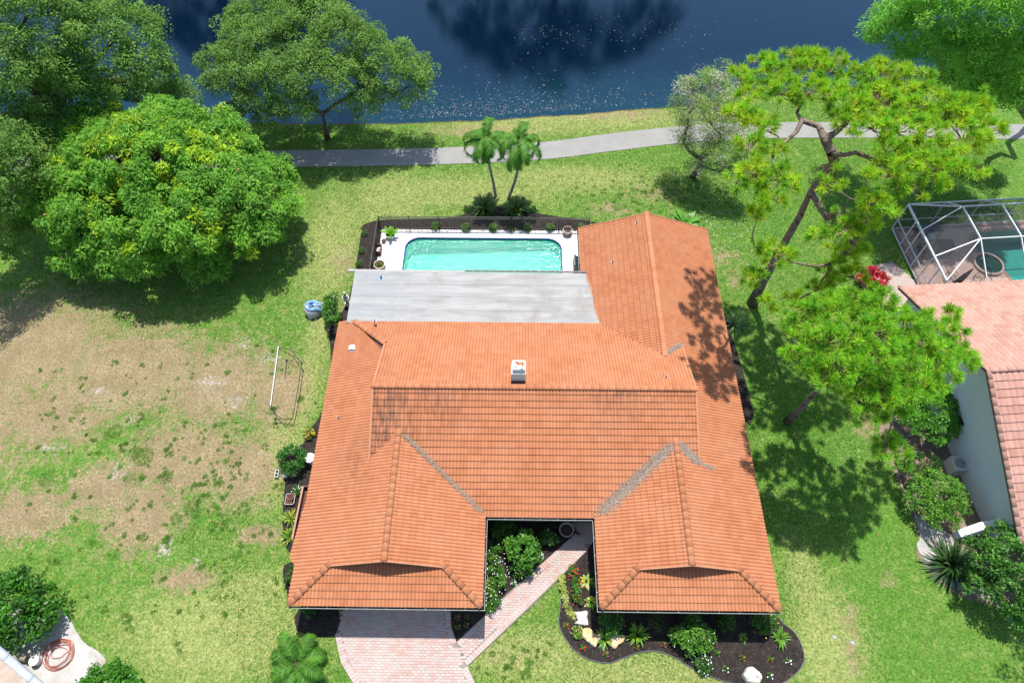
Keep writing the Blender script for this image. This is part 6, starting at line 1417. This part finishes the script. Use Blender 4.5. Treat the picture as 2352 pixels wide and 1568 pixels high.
# shrubs by the neighbour
S('shrub', 'glossy dark round shrub against the neighbouring wall below the smaller pine', PB(2152, 940, 1.5), [(0.00, 0.00, 1.37, 1.22), (-0.81, 0.27, 1.10, 0.94), (0.81, 0.14, 1.26, 1.01), (0.14, 0.94, 1.26, 1.01), (-0.14, -0.81, 1.00, 1.01), (-0.94, -0.54, 0.90, 0.81), (0.81, -0.68, 1.00, 0.88)], [(.10, .29, .028), (.12, .33, .036), (.07, .21, .02)], (.13, .055), 30, .24, 44)
S('shrub', 'squared hedge-like shrub flecked with yellow leaves right of the lawn', PB(2150, 1145, 1.), [(0.00, 0.00, 1.05, 0.92), (-0.67, 0.43, 1.00, 0.73), (0.61, 0.49, 1.05, 0.73), (-0.61, -0.49, 0.95, 0.73), (0.61, -0.43, 1.00, 0.73), (0.00, 0.92, 1.00, 0.67), (0.00, -0.98, 0.90, 0.67), (-0.92, 0.00, 0.90, 0.61), (0.92, 0.06, 0.95, 0.61)], [(.11, .27, .026), (.14, .31, .036), (.08, .20, .02)], (.09, .05), 50, .18, 36, [((.50, .45, .05), 14, .035)])
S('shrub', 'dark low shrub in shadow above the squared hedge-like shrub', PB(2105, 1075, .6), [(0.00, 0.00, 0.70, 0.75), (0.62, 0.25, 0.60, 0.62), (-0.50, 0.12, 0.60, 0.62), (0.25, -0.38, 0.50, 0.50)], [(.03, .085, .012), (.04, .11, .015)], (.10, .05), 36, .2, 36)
S('tree', 'leafy small tree at the lower right corner of the neighbouring garden', PB(2312, 1312, 1.6), [(0.00, 0.00, 2.10, 1.38), (-1.00, 0.50, 1.78, 1.00), (1.12, 0.38, 1.99, 1.12), (-0.50, -0.88, 1.68, 1.06), (0.75, -0.75, 1.78, 1.00), (0.12, 1.12, 1.89, 1.00), (-1.38, -0.38, 1.37, 0.75), (0.25, -1.50, 1.26, 0.88), (1.75, -0.50, 1.58, 1.00)], [(.05, .155, .02), (.065, .19, .028), (.035, .11, .014), (.30, .13, .06)] if False else [(.065, .185, .022), (.085, .225, .03), (.045, .135, .016)], (.14, .06), 24, .26, 48, cat='tree')
strap_plant('bird_of_paradise', 'dark broad-bladed plant fanning out on the gravel right of the lawn', 'plant', P(2180, 1300), 110, 1.6, .13, [(.035, .085, .022), (.05, .11, .03), (.025, .06, .016)], 120, (.25, 1.4), 1.0)
S('ti_plant', 'vivid red ti plant beside the neighbouring brick patio', P(1995, 655), ball(.80, 8, .9, 4), [(.50, .015, .05), (.62, .03, .10), (.40, .03, .02), (.30, .10, .02)], (.32, .07), 26, .22, 26, cat='plant', mat=foliage('red_leaf', .2, .35, .5, .15), droop=-.4)
S('shrub', 'yellow-speckled variegated shrub at the foot of the red ti plant', P(2012, 672), ball(.6, 6, .4, 6), [(.10, .20, .03), (.45, .42, .10), (.07, .15, .02)], (.09, .05), 34, .16, 24)
# shade-casting tree beyond the right edge
tree('oak_tree', (25.9, 9.6, 0), 'oak just outside the lower right corner throwing dappled shade on the lawn', [(24.3, 8.8, 8.6, 1.7), (25.8, 9.4, 9.2, 2.), (23.4, 7.6, 8.8, 1.3), (25., 7.4, 8.4, 1.8), (27, 8.4, 8.6, 2.), (24.6, 6.4, 8.2, 1.4), (26.4, 6.8, 8.2, 1.6)], [(.09, .18, .04)], [(26.4, 9.2, 0), (26.2, 9., 2.), (25.8, 8.8, 5.5)], .25, (.16, .07), 6., .5, 60, seed=77, mat=MATS['oak_leaf'], inner=.5)

# ---------------- neighbour's patio, pool and screen cage
m_patio = surf_mat('patio_brick', (.46, .31, .26), (.56, .41, .35), 2.5, 35., .85, .3)
cagep = [P(2047, 527), P(2108, 652)]; E1 = Vector((25.35, 31.3, 0)); E2 = Vector((25.62, 25.2, 0)); dx_ = Vector((1., .075, 0)).normalized()
def K(u, v, z=0.): q = E1 + dx_ * u + (E2 - E1).normalized() * v; return (q.x, q.y, z)   # u right, v towards the house
kp = smooth_poly([K(*a)[:2] for a in ((5.0, 1.3), (5.9, .75), (9, .7), (14, .6), (16, 3), (15, 5.9), (9, 6.6), (6.6, 6.2), (6.2, 5.3), (6.0, 4.3), (5.6, 3.2), (4.9, 2.3))], 4)
Lk, Uk = 16., 6.3
# patio sheet around the pool hole: built as radial quads
ctr = K(9.5, 3.2); n_ = len(kp); ovs = []
outb = [K(0, 0)[:2], K(Lk, 0)[:2], K(Lk, Uk + .2)[:2], K(0, Uk + .2)[:2]]
def ray_rect(px_, py_):
    dx, dy = px_ - ctr[0], py_ - ctr[1]; best = 9e9
    for i in range(4):
        (x1, y1), (x2, y2) = outb[i], outb[(i + 1) % 4]; ex, ey = x2 - x1, y2 - y1; den = dx * ey - dy * ex
        if abs(den) < 1e-9: continue
        t_ = ((x1 - ctr[0]) * ey - (y1 - ctr[1]) * ex) / den; s_ = ((x1 - ctr[0]) * dy - (y1 - ctr[1]) * dx) / den
        if t_ > 0 and -1e-6 <= s_ <= 1 + 1e-6: best = min(best, t_)
    return (ctr[0] + dx * best, ctr[1] + dy * best)
angs = sorted([(math.atan2(p[1] - ctr[1], p[0] - ctr[0]), p) for p in kp]); ca_ = [(math.atan2(c[1] - ctr[1], c[0] - ctr[0])) for c in outb]
kpp = [p for a, p in angs]
def kp_at(a):
    for i in range(len(angs)):
        a0, p0 = angs[i]; a1, p1 = angs[(i + 1) % len(angs)]
        if i == len(angs) - 1: a1 += 2 * math.pi
        aa = a if a >= a0 else a + 2 * math.pi
        if a0 <= aa <= a1:
            t_ = (aa - a0) / (a1 - a0 + 1e-9); return (p0[0] + (p1[0] - p0[0]) * t_, p0[1] + (p1[1] - p0[1]) * t_)
    return kpp[0]
full = sorted([(a, p, ray_rect(*p)) for a, p in angs] + [(a, kp_at(a), c) for a, c in zip(ca_, outb)])
n_ = len(full); mb = MB(); mb.add([(p[1][0], p[1][1], .05) for p in full] + [(p[2][0], p[2][1], .05) for p in full] + [(p[2][0], p[2][1], -.05) for p in full], [(i, n_ + i, n_ + (i + 1) % n_, (i + 1) % n_) for i in range(n_)] + [(n_ + i, 2 * n_ + i, 2 * n_ + (i + 1) % n_, n_ + (i + 1) % n_) for i in range(n_)])
npat = tag(mb.build('neighbour_patio', m_patio), kind='structure')
mb = MB()   # soldier course of brick along the lawn side and scattered field bricks, real pieces
for k in range(120):
    mb.box(K(.12 + k * .131, .14, .056), (.115, .24, .03), rnd.uniform(-.02, .02), (rnd.random(), 0, 0))
for k in range(44): mb.box(K(.13, .35 + k * .135, .056), (.24, .12, .03), rnd.uniform(-.02, .02), (rnd.random(), 0, 0))
tag(mb.build('brick_border', tile_mat('patio_border_brick', (.33, .19, .15), (.44, .29, .24), (.4, .28, .24)), npat), kind='stuff')
npool = thing('neighbour_pool', ctr, 'teal swimming pool under the screen cage of the neighbouring house', 'swimming pool')
mb = MB(); q = [p[1] for p in full]; mb.add([(x, y, .05) for x, y in q] + [(x, y, -1.4) for x, y in q], [(i, (i + 1) % n_, n_ + (i + 1) % n_, n_ + i) for i in range(n_)] + [tuple(range(n_, 2 * n_))]); mb.build('basin', simple('neighbour_plaster', (.42, .60, .56), .8), npool)
mb = MB(); mb.add([(x, y, -.06) for x, y in q], [tuple(range(n_))]); mb.build('water', water_mat('neighbour_water', (.28, .74, .68), .05, .15, 2., .05, .0), npool)
mb = MB(); cop = [(p[0] + (p[0] - ctr[0]) * .045, p[1] + (p[1] - ctr[1]) * .07) for p in q]; mb.add([(x, y, .075) for x, y in q] + [(x, y, .075) for x, y in cop] + [(x, y, .05) for x, y in cop] + [(x, y, 0) for x, y in q], [(i, n_ + i, n_ + (i + 1) % n_, (i + 1) % n_) for i in range(n_)] + [(n_ + i, 2 * n_ + i, 2 * n_ + (i + 1) % n_, n_ + (i + 1) % n_) for i in range(n_)] + [(3 * n_ + i, i, (i + 1) % n_, 3 * n_ + (i + 1) % n_) for i in range(n_)]); mb.build('coping', surf_mat('brick_coping', (.34, .19, .15), (.44, .27, .22), 6., 30.), npool)
sc_ = K(5.05, 3.5); spa = thing('spa_tub', sc_, 'round brick-rimmed spa joined to the neighbouring pool', 'spa'); mb = MB(); mb.lathe((sc_[0], sc_[1], .05), [(.93, 0), (.93, .16), (.8, .17), (.8, .06), (.78, .06)], 30); mb.build('rim', MATS.get('brick_coping') or surf_mat('spa_brick', (.45, .30, .25), (.54, .40, .34), 6., 30.), spa)
mb = MB(); mb.lathe((sc_[0], sc_[1], .06), [(.8, 0), (0, .0)], 30); mb.build('seat', simple('spa_plaster', (.50, .62, .56), .7), spa); mb = MB(); mb.lathe((sc_[0], sc_[1], .075), [(.42, 0), (0, 0.)], 20); mb.build('well', simple('spa_deep', (.07, .13, .12), .7), spa)
mb = MB(); mb.lathe((sc_[0], sc_[1], .20), [(.8, 0), (0, 0.)], 30); mb.build('water', bpy.data.materials['neighbour_water'], spa)
mb = MB(); slabp = pix([(1975, 625), (2048, 600), (2110, 655), (2112, 700), (2015, 712), (1985, 680)]); 
pt = slab('brick_landing', slabp, -.04, .035, m_joint); items = []
mb = MB(); 
for j in range(40):
    for i in range(30):
        x, y = 20.9 + i * .245 + (.12 if j % 2 else 0), 23.6 + j * .118
        if in_poly(x, y, slabp): mb.box((x, y, .04), (.232, .106, .03), 0., (rnd.uniform(.3, .9), 0, 0))
tag(mb.build('paver_field', m_pav, pt), kind='stuff')

cage = thing('screen_enclosure', K(0, 0), 'white-framed screen enclosure covering the neighbouring pool patio', 'screen enclosure')
m_al = simple('white_aluminium', (.58, .60, .62), .35, .5)
def screen_mat():
    m, nt = new_mat('insect_screen'); d = bsdf(nt, (.035, .04, .04), .7, .2); tr = nt.nodes.new('ShaderNodeBsdfTransparent'); mx = nt.nodes.new('ShaderNodeMixShader'); mx.inputs[0].default_value = .34
    L(nt, tr.outputs[0], mx.inputs[1]); L(nt, d, mx.inputs[2]); out(nt, mx.outputs[0]); return m
m_scr = screen_mat()
def cb_(nm, a, b, w=.055, h=.09): mb = MB(); mb.beam(K(*a), K(*b), w, h); mb.build(nm, m_al, cage)
ZL, ZH, IN = 2.3, 3.3, 2.25; vend = 6.2
cb_('eave_beam', (0, 0, ZL), (Lk, 0, ZL)); cb_('eave_beam', (0, 0, ZL), (0, vend, ZL), .09, .13)
us = [0, 2.45, 4.95, 7.5, 10., 12.5, 15.]
cb_('ridge_beam', (2.45, 1.35, ZH), (Lk, 1.35, ZH)); cb_('ridge_beam', (2.45, 4.0, ZH), (Lk, 4.0, ZH))
cb_('rafter', (2.45, 1.35, ZH), (0, 0, ZL)); cb_('rafter', (2.45, 1.35, ZH), (0, 2.25, ZL)); cb_('rafter', (2.45, 4.0, ZH), (0, 4.35, ZL)); cb_('rafter', (2.45, 4.0, ZH), (0, vend, ZL)); cb_('rafter', (2.45, 4.0, ZH), (2.45, vend, ZL))
for u in us[1:]:
    cb_('rafter', (u, 0, ZL), (u, 1.35, ZH)); cb_('purlin', (u, 1.35, ZH), (u, 4.0, ZH), .07, .12)
    if u > 3: cb_('rafter', (u, 4.0, ZH), (u, vend, ZL))
for u in us: cb_('post', (u, 0, 0), (u, 0, ZL), .06, .06)
for v in (1.45, 2.25, 3.3, 4.35, 5.25, vend): cb_('post', (0, v, 0), (0, v, ZL), .06, .06)
cb_('rail', (0, 0, .9), (0, vend, .9), .05, .05); cb_('rail', (0, 0, .9), (Lk, 0, .9), .05, .05); cb_('rail', (0, 0, .08), (0, vend, .08), .06, .06); cb_('rail', (0, 0, .08), (Lk, 0, .08), .06, .06)
def scr(pts): mb = MB(); mb.add([K(*p) for p in pts], [tuple(range(len(pts)))]); mb.build('screen_panel', m_scr, cage)
for i in range(len(us) - 1):
    a, b = us[i], us[i + 1]
    scr([(a, .02, .1), (b, .02, .1), (b, .02, ZL), (a, .02, ZL)])
    if i == 0: scr([(0, 0, ZL), (b, 0, ZL), (b, 1.35, ZH)])
    else:
        scr([(a, 0, ZL), (b, 0, ZL), (b, 1.35, ZH), (a, 1.35, ZH)]); scr([(a, 1.35, ZH), (b, 1.35, ZH), (b, 4., ZH), (a, 4., ZH)]); scr([(a, 4., ZH), (b, 4., ZH), (b, vend, ZL), (a, vend, ZL)])
scr([(0, 0, ZL), (2.45, 1.35, ZH), (0, 2.25, ZL)]); scr([(0, 2.25, ZL), (2.45, 1.35, ZH), (2.45, 4., ZH), (0, 4.35, ZL)]); scr([(0, 4.35, ZL), (2.45, 4., ZH), (0, vend, ZL)]); scr([(0, vend, ZL), (2.45, 4., ZH), (2.45, vend, ZL)])
for a, b in ((0, 1.45), (1.45, 2.25), (2.25, 3.3), (3.3, 4.35), (4.35, 5.25), (5.25, vend)): scr([(.02, a, .1), (.02, b, .1), (.02, b, ZL), (.02, a, ZL)])
# furniture under the cage
m_iron = simple('black_iron', (.035, .032, .03), .5, .4); m_ttop = simple('dark_table_top', (.075, .08, .085), .35, .4)
def table(label, c, w, d):
    t = thing('patio_table', c, label, 'table', 'tables under the screen cage'); mb = MB(); mb.box((c[0], c[1], .72), (w, d, .03)); mb.build('tabletop', m_ttop, t)
    mb = MB(); mb.beam((c[0] - w / 2, c[1] - d / 2, .735), (c[0] + w / 2, c[1] - d / 2, .735), .04, .03); mb.beam((c[0] - w / 2, c[1] + d / 2, .735), (c[0] + w / 2, c[1] + d / 2, .735), .04, .03); mb.build('rim', m_iron, t)
    for sx_ in (-1, 1):
        for sy_ in (-1, 1): mb = MB(); mb.beam((c[0] + sx_ * (w / 2 - .08), c[1] + sy_ * (d / 2 - .08), .05), (c[0] + sx_ * (w / 2 - .08), c[1] + sy_ * (d / 2 - .08), .71), .035, .035); mb.build('leg', m_iron, t)
def chair(label, c, rz, group='iron chairs under the screen cage'):
    t = thing('patio_chair', c, label, 'chair', group); M = Matrix.Rotation(rz, 3, 'Z')
    def g(x, y, z): q = M @ Vector((x, y, 0)); return (c[0] + q.x, c[1] + q.y, z + .05)
    mb = MB(); mb.tube([g(-.22, -.2, .44), g(.22, -.2, .44), g(.24, .2, .44), g(-.24, .2, .44)], .016, 6, closed=True)
    for k in range(7): mb.tube([g(-.2 + k * .066, -.2, .44), g(-.2 + k * .066, .2, .44)], .008, 4)
    mb.build('seat', m_iron, t)
    mb = MB(); arc = [g(.24 * math.cos(a), .2 + .1 * math.sin(a) * .6, .44 + .48 * math.sin(a) ** .7 if math.sin(a) > 0 else .44) for a in [math.pi * k / 12 for k in range(13)]]; mb.tube(arc, .016, 6)
    for k in range(5): x = -.16 + k * .08; mb.tube([g(x * .5, .2, .44), g(x * 1.1, .24, .68), g(x * .6, .26, .86)], .009, 4)
    mb.build('backrest', m_iron, t)
    for sx_ in (-1, 1):
        for sy_ in (-1, 1): mb = MB(); mb.tube([g(sx_ * .22, sy_ * .19, .44), g(sx_ * .25, sy_ * .24, .0)], .015, 5); mb.build('leg', m_iron, t)
        mb = MB(); mb.tube([g(sx_ * .24, .2, .66), g(sx_ * .28, 0, .66), g(sx_ * .27, -.18, .62), g(sx_ * .24, -.2, .44)], .014, 5); mb.build('arm', m_iron, t)
def vz(x, y): return ((2200 + x * .21683) / 1.148, (500 + y * .21683) / 1.148)
c = P(*vz(1140, 545)); table('dark square patio table farther from the house under the screen cage', (c[0], c[1], .05), 1.05, .75)
c = P(*vz(1290, 755)); table('dark square patio table nearer the house under the screen cage', (c[0], c[1], .05), 1.05, .75)
for (x, y, rz, lab) in ((960, 560, 1.57, 'dark iron chair left of the farther patio table'), (1010, 790, 1.4, 'dark iron chair left of the nearer patio table'), (1370, 1100, .3, 'ornate iron chair with a round back near the neighbouring eave'), (1690, 1150, -.6, 'iron chair half hidden by the pink roof edge')):
    c = P(*vz(x, y)); chair(lab, (c[0], c[1], 0), rz)
c = P(*vz(1130, 640)); t = thing('side_table', (c[0], c[1], .05), 'small round glass side table between the two patio tables', 'table'); mb = MB(); mb.lathe((c[0], c[1], .6), [(.24, 0), (.24, .02), (0, .02)], 18); mb.build('tabletop', simple('pale_glass', (.35, .42, .42), .1, .6), t)
for k in range(3): a = k * 2.09; mb = MB(); mb.tube([(c[0] + .08 * math.cos(a), c[1] + .08 * math.sin(a), .6), (c[0] + .2 * math.cos(a), c[1] + .2 * math.sin(a), .05)], .012, 5); mb.build('leg', m_iron, t)
a, b = Vector(P(*vz(1480, 1140), .3)), Vector(P(*vz(1690, 960), 1.5)); t = thing('closed_parasol', (a.x, a.y, 0), 'folded brown parasol leaning beside the spa', 'parasol'); mb = MB(); mb.tube([a, a.lerp(b, .5), b], [.20, .16, .04], 10); mb.build('canopy', simple('brown_canvas', (.06, .045, .04), .9, bump=.4), t); mb = MB(); mb.tube([(a - (b - a) * .15), a], .02, 6); mb.build('pole', m_iron, t)

# ------------------------------------------------------------------ corner of the house at the bottom left
O_ = Vector((-21.8, 4.95)); U_ = Vector((.86, -.51)).normalized()
def NC(u, v, z=0.): return (O_.x + U_.x * u + U_.y * v, O_.y + U_.y * u - U_.x * v, z)
lh = thing('corner_house', NC(1, 3), 'corner of a house with cream roof tiles and pale gutter at the bottom left', 'house')
lr = Roof(tile_mat('cream_tile', (.33, .245, .19), (.42, .32, .25), (.40, .34, .29)), w=.34, l=.36, amp=.016, th=.04, ribs=1)
lr.plane((-4, 0.2, 2.55), (1, 0), (0, 1), .36, [[(-4, .2), (5, .2), (5, 4), (-4, 4)]], toworld=NC)
lroof = lr.deck.build('roof', m_under, lh); lr.finish(lroof, 120)
mb = MB(); mb.beam(NC(-4, .02, 2.42), NC(5, .02, 2.42), .30, .02); mb.beam(NC(-4, -.13, 2.49), NC(5, -.13, 2.49), .02, .14); mb.beam(NC(-4, .17, 2.46), NC(5, .17, 2.46), .02, .12); mb.build('gutter', simple('metal_gutter', (.36, .39, .42), .35, .5), lh)
mb = MB(); mb.prism([NC(-4, .6)[:2], NC(4.6, .6)[:2], NC(4.6, 4)[:2], NC(-4, 4)[:2]], 0, 2.4); mb.build('wall', m_stucco, lh)
for k in range(3): mb = MB(); mb.beam(NC(-1.2 + k * 1.6, -.2, 2.57), NC(-1.2 + k * 1.6, .35, 2.60), .03, .02); mb.build('strap', m_lip, lh)

# shredded bark lying on the beds
V = []; Fc = []; Cc = []
for bi, (nm, q) in enumerate(BEDS.items()):
    xs = [p[0] for p in q]; ys = [p[1] for p in q]; A = (max(xs) - min(xs)) * (max(ys) - min(ys))
    for _ in range(int(A * 110)):
        x, y = rnd.uniform(min(xs), max(xs)), rnd.uniform(min(ys), max(ys))
        if in_poly(x, y, q) and not in_poly(x, y, wlk):
            c = rnd.choice([(.045, .035, .03), (.07, .052, .04), (.10, .075, .055), (.02, .016, .014), (.13, .11, .09)]); fleck(x, y, .048 + .004 * bi + rnd.uniform(0, .008), rnd.uniform(.015, .055), c, rnd.uniform(.15, .4))
o = obj_np('bark_chips', V, Fc, tinted('bark_chip', .9, .1), colr=np.array(Cc)); tag(o, 'shredded dark bark chips spread over the mulch beds', 'bark chips', kind='stuff')

# ------------------------------------------------------------------ standing grass on the lawns
def poly_mask(x, y, poly):
    c = np.zeros(len(x), dtype=bool); n = len(poly)
    for i in range(n):
        x1, y1 = poly[i][:2]; x2, y2 = poly[i - 1][:2]
        if y1 == y2: continue
        hit = ((y1 > y) != (y2 > y)) & (x < (x2 - x1) * (y - y1) / (y2 - y1) + x1); c ^= hit
    return c
n_ = 430000
bx = rng.uniform(-34, 36, n_); by = rng.uniform(2.5, 44.5, n_)
keep_ = (np.abs(bx) < 9 + by * .72) & (shore(bx) - by > .35)
for q in list(BEDS.values()) + [drv, wlk, slabp, outb, PATH_POLY,
        [W(DX0 - .1, 21)[:2], W(DX1 + .3, 21)[:2], W(DX1 + .3, 31.3)[:2], W(DX0 - .1, 31.3)[:2]], [W(a, b)[:2] for a, b in ((XL + .4, 7.), (-1.9, 7.), (-1.9, 11.3), (4.2, 11.3), (4.2, 7.), (XR - .5, 7.), (XR - .5, 29), (4, 29), (4, 22), (XL + .4, 22))]] + SHEETS:
    keep_ &= ~poly_mask(bx, by, q)
bx, by = bx[keep_], by[keep_]
ix = np.clip(np.searchsorted(gx, bx), 0, len(gx) - 1); iy = np.clip(np.searchsorted(gy, by), 0, len(gy) - 1)
dv = dry[iy, ix]; yv = yel[iy, ix]; lv_ = lush[iy, ix]
keep_ = rng.random(len(bx)) > np.clip(dv, 0, 1) * .93
bx, by, dv, yv, lv_ = (a[keep_] for a in (bx, by, dv, yv, lv_)); m = len(bx)
a = rng.uniform(0, 6.283, m); w = .013 + .012 * rng.random(m); h = .035 + .05 * rng.random(m); l = .03 + .05 * rng.random(m)
ca, sa = np.cos(a), np.sin(a)
V = np.stack([np.stack([bx - sa * w, by + ca * w, np.zeros(m)], 1), np.stack([bx + sa * w, by - ca * w, np.zeros(m)], 1), np.stack([bx + ca * l, by + sa * l, h], 1)], 1).reshape(-1, 3)
u = rng.random(m); straw = u < (.10 + .35 * np.clip(yv, 0, 1) + .35 * np.clip(dv, 0, 1) - .08 * lv_)
c = np.where(straw[:, None], np.array([[.40, .36, .16]]), np.array([[.085, .200, .022]])) * (.6 + .8 * rng.random(m))[:, None]
o = obj_np('standing_grass', V, np.arange(m * 3, dtype=np.int32).reshape(m, 3), MATS['grass_blade'], colr=np.repeat(c, 3, axis=0)); tag(o, 'short green and straw-coloured grass blades standing in the lawns', 'grass', kind='stuff')
